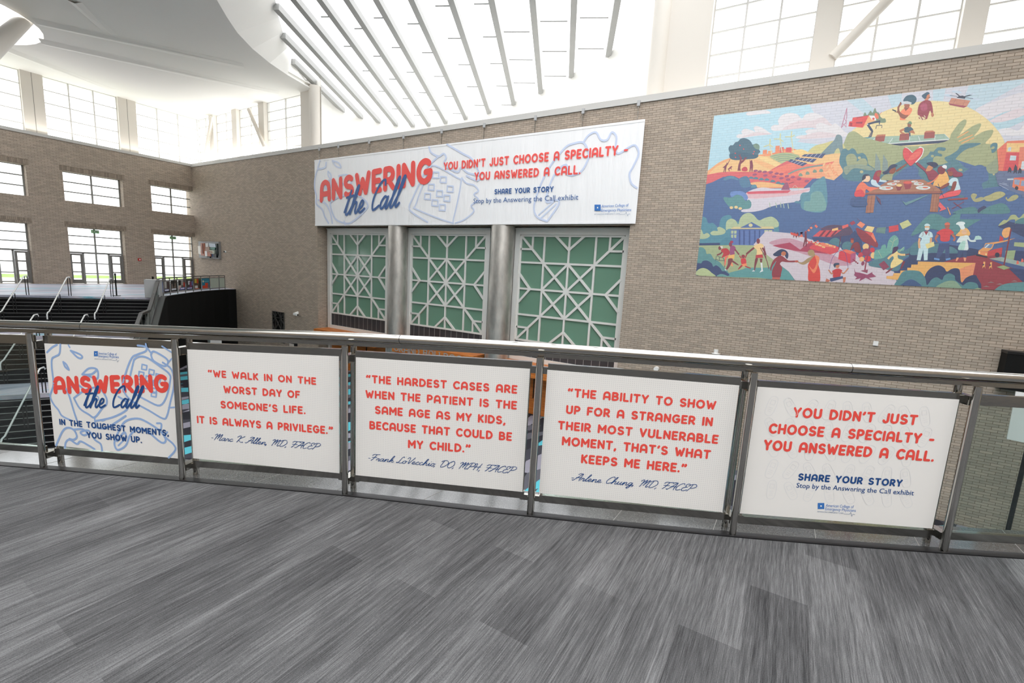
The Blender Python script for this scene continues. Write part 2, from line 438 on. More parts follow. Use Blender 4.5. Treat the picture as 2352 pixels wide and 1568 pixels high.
# slanted braces behind the glazing line
m = M(); a = at_y(1912, 132, CYB); b_ = at_y(2045, -6, CYB); m.tube([a, b_ + (b_ - a) * .8], .17, 16); struct(m.build('beam', MAT['colpaint']))
m = M(); a = at_y(573, 255, CYB - .2); b_ = at_y(604, 330, CYB - .2); m.tube([a + (a - b_) * .05, b_ + (b_ - a) * .12], .14, 12); struct(m.build('beam', MAT['colpaint']))
m = M(); a = at_y(486, 268, CYB - .2); b_ = at_y(470, 366, CYB - .2); m.tube([a, b_], .12, 12); struct(m.build('beam', MAT['colpaint']))

# -- plaster ceiling with its big rounded skylight opening and a round oculus
edge = [(-29.76, 21.7), (-29.76, 21.03), (-29.64, 20.29), (-29.2, 18.77), (-28.56, 17.25), (-27.65, 15.7), (-26.55, 14.3), (-25.4, 13.2), (-24.25, 12.19), (-22.6, 10.9), (-20.5, 9.6), (-18, 8.2), (-15, 6), (-12.5, 3), (-11, -1), (-10.5, -6), (-10.5, -16)]
OC = V((-38.7, 5.42, ZC)); OR = 4.3
oc = [(OC.x + OR * math.cos(a), OC.y + OR * math.sin(a)) for a in [math.radians(k * 10) for k in range(36)]]
m = M()
hx = [(p[0], p[1]) for p in edge]
# ceiling sheet with the oculus cut out: two outlines that share a cut through the oculus centre line y = OC.y
upper = [(-48, 21.7)] + [(-48, OC.y)] + [(OC.x + OR * math.cos(math.radians(180 - k * 10)), OC.y + OR * math.sin(math.radians(180 - k * 10))) for k in range(19)]
ei = [i for i, p in enumerate(edge) if p[1] > OC.y]; last = edge[ei[-1]]; nxt = edge[ei[-1] + 1]
tt = (last[1] - OC.y) / (last[1] - nxt[1]); cut = (last[0] + (nxt[0] - last[0]) * tt, OC.y)
upper += [cut] + [edge[i] for i in reversed(ei)]
lower = [(-48, -16)] + [e for e in reversed(edge[ei[-1] + 1:])] + [cut] + [(OC.x + OR * math.cos(math.radians(-k * 10)), OC.y + OR * math.sin(math.radians(-k * 10))) for k in range(19)] + [(-48, OC.y)]
for outl in (upper, lower): m.face([V((x, y, ZC)) for x, y in outl]); m.face([V((x, y, ZC + .25)) for x, y in outl][::-1])
struct(m.build('ceiling', MAT['ceiling']))
m = M()
for k in range(36):
    a, b_ = oc[k], oc[(k + 1) % 36]
    m.face([V((a[0], a[1], ZC - .0)), V((b_[0], b_[1], ZC)), V((b_[0], b_[1], ZC + 1.2)), V((a[0], a[1], ZC + 1.2))], smooth=True)
m.bar((OC.x - OR, OC.y + .4, ZC + .55), (OC.x + OR, OC.y + .4, ZC + .55), .45, .6)
struct(m.build('ceiling', MAT['white']))
m = M(); m.tube([(OC.x, OC.y, ZC + 1.2), (OC.x, OC.y, ZC + 1.23)], OR, 36); o = m.build('window_60', MAT['sky_glass']); struct(o)
# shallow folds of the plaster, running out from the oculus
MAT['fold'] = MAT['ceiling']
m = M()
for a, b_, w in ((at_z(84, 50, ZC), at_z(560, 152, ZC), .5), (at_z(96, 96, ZC), at_z(640, 215, ZC), .55), (at_z(2, 108, ZC), at_z(250, 205, ZC), .5), (at_z(170, 2, ZC), at_z(255, 78, ZC), .3)):
    d = (b_ - a).normalized(); q = V((-d.y, d.x, 0)) * w
    a2 = a + V((0, 0, -.005)); b2 = b_ + V((0, 0, -.005)); dn = V((0, 0, -.10))
    m.face([a2 - q, b2 - q, b2 + dn * .3, a2 + dn]); m.face([a2 + dn, b2 + dn * .3, b2 + q, a2 + q])
struct(m.build('ceiling', MAT['ceiling']))
m = M(); a = at_z(62, 40, ZC + .9); b_ = a + (at_y(-60, 150, 4.5) - a); m.tube([a, b_], .33, 20); struct(m.build('beam', MAT['colpaint']))

m = M(); m.prism([V((-5.8, 21.7, 13.6)), V((16, 21.7, 13.6)), V((16, 8, 13.6))][::-1], (0, 0, .25)); struct(m.build('ceiling', MAT['ceiling']))  # unseen ceiling wedge, added to keep sky light off the columns
# -- skylight: sloping glazed roof on long fins, white upstand and white apse wall under its far end
FD = V((-.42, .9, -.12)); RP = V((-32.3, 25.45, 13.3)); RN = V((.9, .42, 0)).cross(FD).normalized()
def roof_z(x, y): return RP.z - (RN.x * (x - RP.x) + RN.y * (y - RP.y)) / RN.z
def on_roof(x, y): d = ray(x, y); return EYE + d * ((RP - EYE).dot(RN) / d.dot(RN))
sky = thing('skylight', 'long white glazed skylight with parallel grey fins sloping down toward the brick wall', 'skylight', (-15, 15, 14))
ends = [(788, 257), (830, 272), (870, 282), (910, 289), (949, 292), (987, 292), (1027, 289), (1074, 283), (1127, 272), (1180, 241), (1242, 215), (1312, 178), (1397, 130)]
starts = {0: (673, 145), 1: (650, 86), 2: (634, 20)}
m = M(); gl = [(-34, 20), (-34, 31.5), (-10, 31.5), (-4, 22), (16, 9), (16, -16), (-14, -16)]
m.face([V((x, y, roof_z(x, y) + .30)) for x, y in gl]); m.face([V((x, y, roof_z(x, y) + .33)) for x, y in gl][::-1])
m.build('glazing', MAT['sky_glass'], sky)
MAT['fin'] = mat('fin_paint', (160, 160, 158), .5)
fins = []
for i, e in enumerate(ends):
    p = on_roof(*e)
    q = on_roof(*starts[i]) if i in starts else p - FD * 42
    fins.append((p, q)); m = M(); up = -RN if RN.z < 0 else RN
    m.bar(p + up * .12, q + up * .12, .32, .34, up); m.build('fin', MAT['fin'], sky)
for i in range(3, 12):
    p, q = fins[i]; p2, _ = fins[i + 1]
    for k in range(7 if i > 6 else 5):
        t = 2.2 + k * 2.6 + (.8 if i % 2 else 0); m = M()
        a = p - FD * t; side = (p2 - p) - FD * ((p2 - p).dot(FD) / FD.dot(FD)); side -= RN * side.dot(RN)
        s0, s1 = (.55, .97) if i < 9 else (.15, .85)
        m.tube([a + side * s0, a + side * s1], .035, 6); m.build('tie_rod', MAT['fin'], sky)
m = M()
ap = [(-29.3, 21.3), (-31.22, 22.06), (-32.0, 24.2), (-32.3, 25.45), (-31.82, 26.86), (-31.07, 28.02), (-30.09, 29.04), (-28.71, 29.8), (-27.04, 30.2), (-25.27, 30.35), (-23.39, 30.35), (-21.33, 30.24), (-19.07, 29.9), (-16.51, 29.27), (-13.8, 28.29), (-10.94, 27.15), (-8.6, 25.9), (-7.0, 24.2), (-6.1, 22.3), (-5.9, 21.2)]
for i in range(len(ap) - 1):
    a, b_ = ap[i], ap[i + 1]
    m.face([V((a[0], a[1], WT - .02)), V((b_[0], b_[1], WT - .02)), V((b_[0], b_[1], roof_z(*b_) + .2)), V((a[0], a[1], roof_z(*a) + .2))], smooth=True)
struct(m.build('wall_back', MAT['white']))
m = M(); pr = []
up_xy = {(-29.2, 18.77): (-29.9, 19.6), (-29.64, 20.29): (-30.8, 21.1), (-29.76, 21.03): (-31.2, 21.9), (-29.76, 21.7): (-31.25, 22.1), (-28.56, 17.25): (-28.75, 18.55), (-27.65, 15.7): (-27.54, 17.48), (-26.55, 14.3): (-26.5, 16.6), (-25.4, 13.2): (-25.47, 15.8), (-24.25, 12.19): (-24.3, 14.9)}
for p in edge:
    u = up_xy.get(p, (p[0] + .2, p[1] + 1.6)); pr.append((V((p[0], p[1], ZC)), V((u[0], u[1], roof_z(*u) + .3))))
for i in range(len(pr) - 1): m.face([pr[i][0], pr[i + 1][0], pr[i + 1][1], pr[i][1]], smooth=True)
struct(m.build('ceiling', MAT['white']))
m = M(); m.box(-34.5, BY + 2.29, WT - .4, -3, 31.5, WT - .02); struct(m.build('trim_9', MAT['white']))

# -- unseen hall walls around and behind the walkway, added to darken the rail's reflections
m = M(); m.box(-46, -17, ZL - .2, 16.5, -16, 9.0); struct(m.build('wall_front', MAT['brick'], uvf=uv_back))
m = M(); m.box(-46, -17, 9.0, 16.5, -16.05, 13.6); struct(m.build('wall_front', MAT['ceiling']))
m = M(); m.box(16, -16, ZL - .2, 16.6, BY + 2, 13.6); struct(m.build('wall_right', MAT['brick'], uvf=uv_back))
# ================================================================== LETTERING (drawn as strokes)
def _S(): return arc(.27, .745, .245, .255, 35, 270, 9) + arc(.27, .245, .265, .245, 90, -145, 9)[1:]
GL = {
 'A': (.64, [[(0, 0), (.02, .58)] + arc(.32, .64, .29, .36, 180, 0, 10) + [(.62, .58), (.64, 0)], [(.03, .33), (.61, .33)]]),
 'B': (.56, [[(0, 0), (0, 1), (.28, 1)] + arc(.28, .76, .22, .24, 90, -90, 7) + [(0, .52)], [(.28, .52)] + arc(.3, .26, .26, .26, 90, -90, 7) + [(0, 0)]]),
 'C': (.60, [arc(.36, .5, .36, .5, 48, 312, 14)]),
 'D': (.60, [[(0, 0), (0, 1), (.18, 1)] + arc(.18, .5, .42, .5, 90, -90, 12) + [(0, 0)]]),
 'E': (.44, [[(.44, 1), (0, 1), (0, 0), (.44, 0)], [(0, .5), (.38, .5)]]),
 'F': (.44, [[(.44, 1), (0, 1), (0, 0)], [(0, .5), (.38, .5)]]),
 'G': (.68, [arc(.36, .5, .36, .5, 48, 335, 14) + [(.69, .46), (.42, .46)]]),
 'H': (.56, [[(0, 0), (0, 1)], [(.56, 0), (.56, 1)], [(0, .5), (.56, .5)]]),
 'I': (0.0, [[(0, 0), (0, 1)]]),
 'J': (.40, [[(.40, 1), (.40, .26)] + arc(.20, .24, .20, .24, 0, -170, 8)]),
 'K': (.50, [[(0, 0), (0, 1)], [(.47, 1), (.04, .45)], [(.14, .56), (.5, 0)]]),
 'L': (.42, [[(0, 1), (0, 0), (.42, 0)]]),
 'M': (.72, [[(0, 0), (0, 1), (.36, .36), (.72, 1), (.72, 0)]]),
 'N': (.56, [[(0, 0), (0, 1), (.56, 0), (.56, 1)]]),
 'O': (.74, [arc(.37, .5, .37, .5, 0, 360, 20)]),
 'P': (.50, [[(0, 0), (0, 1), (.24, 1)] + arc(.24, .71, .26, .29, 90, -90, 8) + [(0, .42)]]),
 'R': (.52, [[(0, 0), (0, 1), (.24, 1)] + arc(.24, .71, .26, .29, 90, -90, 8) + [(0, .42)], [(.22, .42), (.52, 0)]]),
 'S': (.53, [_S()]),
 'T': (.56, [[(0, 1), (.56, 1)], [(.28, 1), (.28, 0)]]),
 'U': (.56, [[(0, 1), (0, .28)] + arc(.28, .28, .28, .28, 180, 360, 9) + [(.56, 1)]]),
 'V': (.58, [[(0, 1), (.29, 0), (.58, 1)]]),
 'W': (.84, [[(0, 1), (.21, 0), (.42, .72), (.63, 0), (.84, 1)]]),
 'Y': (.56, [[(0, 1), (.28, .45), (.56, 1)], [(.28, .45), (.28, 0)]]),
 '.': (0.0, [[(0, 0), (.001, .015)]]), ',': (.06, [[(.06, .03), (.0, -.16)]]),
 '\u2019': (.08, [[(.07, 1), (.0, .8)]]), '\u201c': (.40, [[(.03, .78), (.0, .84), (.08, 1.0)], [(.33, .78), (.30, .84), (.38, 1.0)]]), '\u201d': (.40, [[(.06, 1.0), (.09, .94), (.01, .78)], [(.36, 1.0), (.39, .94), (.31, .78)]]),
 '-': (.28, [[(0, .42), (.28, .42)]]),
}
CUR_L = {  # joined handwriting, x-height .42
 'a': (.44, [[(.3, .36), (.16, .42), (.03, .22), (.1, .02), (.24, .12), (.33, .4), (.31, .1), (.36, 0), (.46, .12)]]),
 'c': (.33, [[(.28, .34), (.16, .42), (.03, .2), (.14, 0), (.35, .12)]]),
 'e': (.34, [[(0, .12), (.2, .22), (.21, .38), (.1, .4), (.04, .16), (.15, 0), (.36, .12)]]),
 'h': (.46, [[(0, .1), (.2, .6), (.25, .96), (.16, .9), (.09, .4), (.07, 0)], [(.07, .05), (.18, .36), (.31, .38), (.31, .1), (.38, 0), (.48, .12)]]),
 'i': (.24, [[(0, .12), (.1, .4), (.09, .08), (.16, 0), (.26, .12)], [(.16, .62), (.165, .63)]]),
 'k': (.42, [[(0, .1), (.2, .6), (.25, .96), (.16, .9), (.09, .4), (.07, 0)], [(.08, .15), (.28, .4), (.27, .25), (.12, .2), (.3, .02), (.44, .12)]]),
 'l': (.25, [[(0, .1), (.2, .6), (.26, .96), (.17, .9), (.1, .2), (.15, 0), (.27, .12)]]),
 'n': (.44, [[(0, .12), (.08, .4), (.07, 0)], [(.07, .05), (.18, .37), (.3, .37), (.3, .08), (.36, 0), (.46, .12)]]),
 'o': (.36, [[(.22, .42), (.05, .3), (.06, .06), (.2, 0), (.31, .2), (.22, .42)], [(.26, .36), (.4, .34)]]),
 'r': (.33, [[(0, .12), (.1, .42), (.13, .35), (.24, .36), (.22, .1), (.27, 0), (.36, .12)]]),
 't': (.30, [[(.02, .1), (.17, .85), (.1, .3), (.12, .03), (.2, 0), (.32, .12)], [(-.02, .62), (.34, .66)]]),
 'g': (.42, [[(.28, .36), (.14, .42), (.03, .22), (.1, .04), (.23, .14), (.31, .4), (.24, -.2), (.1, -.4), (.05, -.25), (.2, -.03), (.44, .12)]]),
 'u': (.44, [[(0, .12), (.08, .4), (.06, .1), (.14, 0), (.27, .2), (.31, .4), (.29, .08), (.36, 0), (.46, .12)]]),
 'M': (.74, [[(-.05, .78), (.08, .98), (.17, .85), (.1, 0)], [(.12, .45), (.36, .98), (.38, .85), (.33, .2)], [(.35, .4), (.6, .98), (.6, .6), (.56, .1), (.63, 0), (.74, .12)]]),
 'K': (.60, [[(-.08, .78), (.06, 1), (.24, .92), (.08, 0)], [(.55, .98), (.16, .45), (.38, .08), (.48, 0), (.6, .1)]]),
 'A': (.52, [[(-.15, .08), (-.06, 0), (.14, .35), (.44, 1), (.42, .3), (.44, 0)], [(.08, .42), (.52, .44)], [(.08, .86), (.22, 1), (.45, .98)]]),
 'D': (.62, [[(.16, .92), (.1, .05), (.36, .06), (.6, .55), (.42, .98), (.12, .96), (-.04, .78)]]),
 'F': (.52, [[(-.04, .78), (.08, .97), (.3, .96), (.6, 1)], [(.32, .96), (.2, .3), (.08, 0)], [(.02, .5), (.46, .52)]]),
 'C': (.46, [[(.5, .82), (.42, 1), (.2, .85), (.05, .4), (.14, .02), (.42, .14)]]),
 'E': (.46, [[(.48, .85), (.36, 1), (.18, .88), (.22, .6), (.36, .55)], [(.3, .56), (.07, .4), (.07, .08), (.25, 0), (.46, .18)]]),
 'P': (.52, [[(.2, .9), (.15, .4), (.06, 0)], [(-.06, .7), (.1, .96), (.4, 1), (.55, .75), (.4, .5), (.16, .45)]]),
 'L': (.46, [[(.42, .86), (.35, 1), (.23, .8), (.14, .2), (0, .02), (-.06, .1), (.1, .1), (.3, 0), (.5, .12)]]),
 'V': (.52, [[(-.06, .78), (.05, .96), (.17, .85), (.2, .1), (.3, .2), (.55, 1)]]),
 'O': (.58, [[(.3, 1), (.06, .7), (.1, .1), (.35, 0), (.56, .45), (.42, .96), (.26, .95), (.2, .8)]]),
 'H': (.58, [[(-.05, .78), (.08, .98), (.17, .8), (.08, 0)], [(.52, 1), (.44, .4), (.42, 0)], [(0, .45), (.56, .5)]]),
 '.': (.08, [[(.03, 0), (.035, .01)]]), ',': (.14, [[(.06, .04), (0, -.14)]]), '-': (.26, [[(0, .3), (.16, .3)]]),
}
WORD = []
def layout(text, wt, gap, space, fd):
    """-> list of strokes in cap-height units, total width"""
    x = 0; out = []; wi = 0; WORD.clear()
    for ch in text:
        if ch == ' ': x += space; wi += 1; continue
        adv, ss = fd[ch]
        for s in ss: out.append([(x + a, b) for a, b in s]); WORD.append(wi)
        x += adv + gap
    return out, x - gap
def write_line(m, text, wt, to3, p0, p1, cap, col=None, cursive=False, slant=.35, gap=None, nc=10):
    """text from p0 to p1 (plane points on the base line), capitals `cap` high, stroke weight wt*cap"""
    w = wt * cap
    if cursive: ss, W = layout(text, wt, 0.0 if gap is None else gap, .34, CUR_L)
    else: ss, W = layout(text, wt, wt + (.17 if gap is None else gap), wt + .42, GL)
    dx, dy = p1[0] - p0[0], p1[1] - p0[1]; Lw = math.hypot(dx, dy); sx = (Lw - (0 if cursive else w)) / W
    ux, uy = dx / Lw, dy / Lw
    words_ = list(WORD)
    for si, s in enumerate(ss):
        if cursive: s = smooth([(a + slant * b, b) for a, b in s], 4)
        q = []
        for a, b in s:
            d = a * sx + (0 if cursive else w / 2); h = b * (cap - w) + w / 2 if not cursive else b * cap
            q.append((p0[0] + ux * d, p0[1] + uy * d + h))
        stroke(m[words_[si]] if isinstance(m, list) else m, q, w, to3, col=col, nc=nc)
def sans_line(m, text, to3, p0, p1, cap, col=None, weight=0.0):
    """plain built-in typeface, fitted between p0 and p1"""
    cu = bpy.data.curves.new('t', 'FONT'); cu.body = text; cu.resolution_u = 2; cu.offset = weight
    ob = bpy.data.objects.new('t', cu); C.objects.link(ob); bpy.context.view_layer.update()
    me = ob.to_mesh(); xs = [v.co.x for v in me.vertices]; x0, x1 = min(xs), max(xs)
    dx, dy = p1[0] - p0[0], p1[1] - p0[1]; Lw = math.hypot(dx, dy); ux, uy = dx / Lw, dy / Lw; sc = Lw / (x1 - x0)
    for p in me.polygons:
        q = []
        for vi in p.vertices:
            co = me.vertices[vi].co; d = (co.x - x0) * sc; q.append(to3(p0[0] + ux * d, p0[1] + uy * d + co.y * cap / .729))
        m.face(q, col=col)
    ob.to_mesh_clear(); bpy.data.objects.remove(ob); bpy.data.curves.remove(cu)
class Plane:
    """an upright plane with metre coordinates; front is the side its normal points to"""
    def __init__(s, p0, u, off=0.0):
        s.p0 = Vector(p0); s.u = Vector(u).normalized(); s.n = Vector((s.u.y, -s.u.x, 0))
    def uv(s, x, y):
        p = at_plane(x, y, s.p0, s.n) - s.p0; return (p.dot(s.u), p.z)
    def to3(s, off):
        return lambda a, b, e=0.0: s.p0 + s.u * a + Vector((0, 0, b)) + s.n * (off + e)
INK = {'red': mat('print_red', (240, 82, 72), .5), 'navy': mat('print_navy', (28, 76, 138), .5), 'pale': mat('print_pale_blue', (152, 182, 226), .5),
       'blue': mat('print_logo_blue', (62, 122, 196), .5), 'grey': mat('print_grey_blue', (120, 140, 170), .5), 'faint': mat('print_faint', (226, 228, 230), .5)}
def text_on(m, pl, off, text, lb, rb, cap_px, wt=.22, cursive=False, sans=False, gap=None, weight=0.0):
    a = pl.uv(*lb); b = pl.uv(*rb); t = pl.uv(lb[0], lb[1] - cap_px); cap = t[1] - a[1]
    t2 = pl.uv(rb[0], rb[1] - cap_px)
    if sans: sans_line(m, text, pl.to3(off), a, b, cap, weight=weight)
    else: write_line(m, text, wt, pl.to3(off), a, b, cap, cursive=cursive, gap=gap)
def line_on(m, pl, off, pts, wpx, closed=False, k=4, sm=True):
    q = [pl.uv(*p) for p in pts]; w = abs(pl.uv(pts[0][0], pts[0][1] - wpx)[1] - q[0][1])
    if sm: q = smooth(q, k, closed)
    stroke(m, q, w, pl.to3(off), closed)
def poly_on(m, pl, off, pts):
    f = pl.to3(off); m.face([f(*pl.uv(*p)) for p in pts])
def college_logo(pl, off, parent, sq, l1, l2, l3, caps, beat):
    m = M(); (x0, y0), (x1, y1) = sq
    poly_on(m, pl, off, [(x0, y1), (x1, y1), (x1, y0), (x0, y0)]); m.build('logo_mark', INK['blue'], parent)
    m = M(); c = ((x0 + x1) / 2, (y0 + y1) / 2); w = (x1 - x0) / 9
    poly_on(m, pl, off + .0006, [(c[0] - w, c[1] + w), (c[0] + w, c[1] + w), (c[0] + w, c[1] - w), (c[0] - w, c[1] - w)])
    m.build('logo_star', MAT['plastic_white'], parent)
    m = M(); text_on(m, pl, off, 'American College of', l1[0], l1[1], caps[0], sans=True); text_on(m, pl, off, 'Emergency Physicians', l2[0], l2[1], caps[0], sans=True)
    m.build('logo_lettering', INK['blue'], parent)
    m = M(); text_on(m, pl, off, 'ADVANCING EMERGENCY CARE', l3[0], l3[1], caps[1], sans=True)
    line_on(m, pl, off, beat, caps[1] * .25, sm=False); m.build('logo_tagline', INK['grey'], parent)

def words_on(pl, off, text, lb, rb, cap_px, name, ink, parent, **kw):
    """each word of a short line is a part of its own"""
    ms = [M() for _ in text.split(' ')]; text_on(ms, pl, off, text, lb, rb, cap_px, **kw)
    for q in ms: q.build(name, ink, parent)
# ================================================================== FOREGROUND WALKWAY
RA = 2.9                                              # reference along the rail
BASE = [V((-4.650, .955, -.122)), V((-3.564, 1.425, -.077)), V((-2.432, 1.926, -.031)), V((-1.257, 2.414, 0)), V((-.134, 2.969, 0)), V((.968, 3.575, 0))]
BASE.insert(0, BASE[0] + (BASE[0] - BASE[1]) + V((0, 0, -.01))); BASE.append(BASE[-1] + (BASE[-1] - BASE[-2]) + V((-.01, .03, 0))); BASE.append(BASE[-1] + (BASE[-1] - BASE[-2]) + V((-.02, .03, 0)))
RD = V((.906, .423, 0)).normalized(); RNM = V((-RD.y, RD.x, 0))     # along the rail, and away from the camera
def deck_z(x, y):
    a = (x - BASE[4].x) * RD.x + (y - BASE[4].y) * RD.y
    return 0 if a > 0 else -.021 * -a - .0034 * a * a
def rail_pt(a):   # point on the front line of posts, by fractional post number
    i = max(0, min(len(BASE) - 2, int(math.floor(a)))); t = a - i
    q = [BASE[max(i - 1, 0)], BASE[i], BASE[i + 1], BASE[min(i + 2, len(BASE) - 1)]]
    if a < 0 or a > len(BASE) - 1: return BASE[i] + (BASE[i + 1] - BASE[i]) * t
    f = lambda c: .5 * (2 * q[1][c] + (q[2][c] - q[0][c]) * t + (2 * q[0][c] - 5 * q[1][c] + 4 * q[2][c] - q[3][c]) * t * t + (3 * q[1][c] - q[0][c] - 3 * q[2][c] + q[3][c]) * t ** 3)
    return V((f(0), f(1), f(2)))
def rail_n(a):
    t = rail_pt(a + .05) - rail_pt(a - .05); t.z = 0; t.normalize(); return V((-t.y, t.x, 0))
# carpet deck
mm = mat('deck_carpet', (100, 100, 102), .95, spec=0.08); N, L, b = nodes(mm)
oc_ = coord(N)
warp = noise(N, L, mapping(N, L, oc_, (.9, .5, 1)), 1.0, 3)
add = N.new('ShaderNodeVectorMath'); add.operation = 'MULTIPLY_ADD'; L.new(warp, add.inputs[0]); add.inputs[1].default_value = (.10, 0, 0); L.new(oc_, add.inputs[2])
s1 = noise(N, L, mapping(N, L, add.outputs[0], (55, 1.4, 1)), 1.0, 5, .7)
s2 = noise(N, L, mapping(N, L, oc_, (240, 6, 1), (0, 0, .02)), 1.0, 4, .75)
s3 = noise(N, L, mapping(N, L, add.outputs[0], (3.2, .8, 1)), 1.0, 3, .6)
tb = brick_node(N, L, mapping(N, L, oc_, (1, 1, 1), (0, 0, math.pi / 2)), 1.0, .25, 0, (.25, .25, .25), (.75, .75, .75), (.5, .5, .5)); tb.inputs['Bias'].default_value = 0
fz = noise(N, L, oc_, 260, 2, .6)
def madd(a, k, c):
    x = N.new('ShaderNodeMath'); x.operation = 'MULTIPLY_ADD'; L.new(a, x.inputs[0]); x.inputs[1].default_value = k
    if hasattr(c, 'is_output'): L.new(c, x.inputs[2])
    else: x.inputs[2].default_value = c
    return x.outputs[0]
sepb = N.new('ShaderNodeSeparateColor'); L.new(tb.outputs[0], sepb.inputs[0])
hh = madd(s1, .80, madd(s2, .95, madd(s3, .62, madd(sepb.outputs[0], .34, madd(fz, .45, -1.08)))))
L.new(ramp(N, L, hh, [(.2, lin((54, 54, 55))), (.5, lin((87, 87, 88))), (.8, lin((124, 124, 125)))]), b.inputs['Base Color'])
bump(N, L, b, hh, .25, .004)
MAT['deck'] = mm
m = M(); NA, NB = 48, 26
grid = []
for i in range(NA + 1):
    a = -3 + 13 * i / NA; p = rail_pt(a); n = rail_n(max(0, min(8, a))); row = []
    for j in range(NB + 1):
        q = p - n * (0.035 + 9.0 * (j / NB) ** 1.6); row.append(V((q.x, q.y, deck_z(q.x, q.y))))
    grid.append(row)
for i in range(NA):
    for j in range(NB):
        m.face([grid[i][j], grid[i][j + 1], grid[i + 1][j + 1], grid[i + 1][j]], smooth=True)
dn = V((0, 0, -.5))
for i in range(NA):
    m.face([grid[i][NB] + dn, grid[i + 1][NB] + dn, grid[i + 1][NB], grid[i][NB]][::-1]); m.face([grid[i][0] + dn, grid[i + 1][0] + dn, grid[i + 1][NB] + dn, grid[i][NB] + dn])
o = m.build('floor', MAT['deck']); struct(o)
# polished stone border with joints, and its steel edge strip
mm = mat('border_stone', (150, 150, 148), .10, spec=.7); N, L, b = nodes(mm)
L.new(ramp(N, L, noise(N, L, coord(N), 140, 3, .7), [(.35, lin((54, 56, 58))), (.55, lin((78, 80, 80))), (.7, lin((108, 109, 108)))]), b.inputs['Base Color'])
MAT['border'] = mm
m = M(); st = M(); jn = M()
SEG = [k * .25 for k in range(-8, 41)]
def lvl(a, off, dz):
    p = rail_pt(a) + rail_n(max(0, min(8, a))) * off; return V((p.x, p.y, deck_z(p.x, p.y) + dz))
for a, b_ in zip(SEG[:-1], SEG[1:]):
    m.hexa(lvl(a, .045, -.4), lvl(b_, .045, -.4), lvl(b_, .33, -.4), lvl(a, .33, -.4), lvl(a, .045, -.012), lvl(b_, .045, -.012), lvl(b_, .33, -.012), lvl(a, .33, -.012))
    st.hexa(lvl(a, -.034, -.05), lvl(b_, -.034, -.05), lvl(b_, -.018, -.05), lvl(a, -.018, -.05), lvl(a, -.034, .006), lvl(b_, -.034, .006), lvl(b_, -.018, .006), lvl(a, -.018, .006))
    st.hexa(lvl(a, -.017, -.05), lvl(b_, -.017, -.05), lvl(b_, .044, -.05), lvl(a, .044, -.05), lvl(a, -.017, -.006), lvl(b_, -.017, -.006), lvl(b_, .044, -.006), lvl(a, .044, -.006))
for k in range(-2, 18):
    a = k * .5 + .42; d = .004
    jn.hexa(lvl(a, .046, -.02), lvl(a + d, .046, -.02), lvl(a + d + .12, .329, -.02), lvl(a + .12, .329, -.02), lvl(a, .046, -.0112), lvl(a + d, .046, -.0112), lvl(a + d + .12, .329, -.0112), lvl(a + .12, .329, -.0112))
struct(m.build('trim_5', MAT['border'])); struct(st.build('trim_6', MAT['dark'])); struct(jn.build('trim_7', MAT['frame_grey']))

# -- steel balustrade: handrail, paired posts, framed glass
HT = 1.103; TR = .029; BO = .118                      # top of handrail, its radius, offset of the rear tube
bal = thing('balustrade', 'polished steel balustrade with thick round handrail and glass panels along the grey carpet', 'railing', BASE[4])
AS = [k * .125 - .6 for k in range(0, int(9.4 / .125) + 1)]
m = M(); m.tube([rail_pt(a) + rail_n(max(0, min(8, a))) * .06 + V((0, 0, HT - TR)) for a in AS], TR, 24)
hr = m.build('handrail', MAT['chrome'], bal)
m = M()
for a, b_ in zip(AS[:-1], AS[1:]): m.bar(rail_pt(a) + rail_n(a) * .06 + V((0, 0, HT - 2 * TR - .014)), rail_pt(b_) + rail_n(b_) * .06 + V((0, 0, HT - 2 * TR - .014)), .05, .026)
m.build('under_rail', MAT['steel'], bal)
for a in (1.33, 3.28, 5.45, 6.6):
    m = M(); p = rail_pt(a) + rail_n(a) * .06 + V((0, 0, HT - TR)); t = (rail_pt(a + .01) - rail_pt(a)).normalized(); m.tube([p, p + t * .003], TR + .0006, 24)
    m.build('rail_joint', MAT['dark'], hr)
UND = HT - 2 * TR - .027
for k in range(0, 9):
    p = BASE[k]; n = rail_n(k); t = V((n.y, -n.x, 0)); z0 = deck_z(p.x, p.y)
    m = M(); m.tube([V((p.x, p.y, z0 - .006)), V((p.x, p.y, p.z + UND + .004))], .0205, 20)
    q = p + n * BO; m.tube([V((q.x, q.y, z0 - .012)), V((q.x, q.y, p.z + UND + .004))], .0205, 20)
    post = m.build('post', MAT['chrome'], bal)
    for zz, h in ((UND - .085, .055), (.085, .045)):
        m = M(); c = p + n * (BO / 2) + V((0, 0, zz)); m.bar(c - n * .045, c + n * .045, .045, h); m.bar(c - t * .075, c + t * .075, .024, h * .8)
        m.build('bracket', MAT['steel'], post)
PANEL = []
rel = {0: (.932, .998, .088, .136), 1: (.932, .998, .086, .135), 2: (.932, .992, .080, .128), 3: (.921, .984, .076, .124), 4: (.915, .978, .063, .111), 5: (.903, .967, .050, .098), 6: (.902, .966, .049, .097), 7: (.902, .966, .049, .097)}
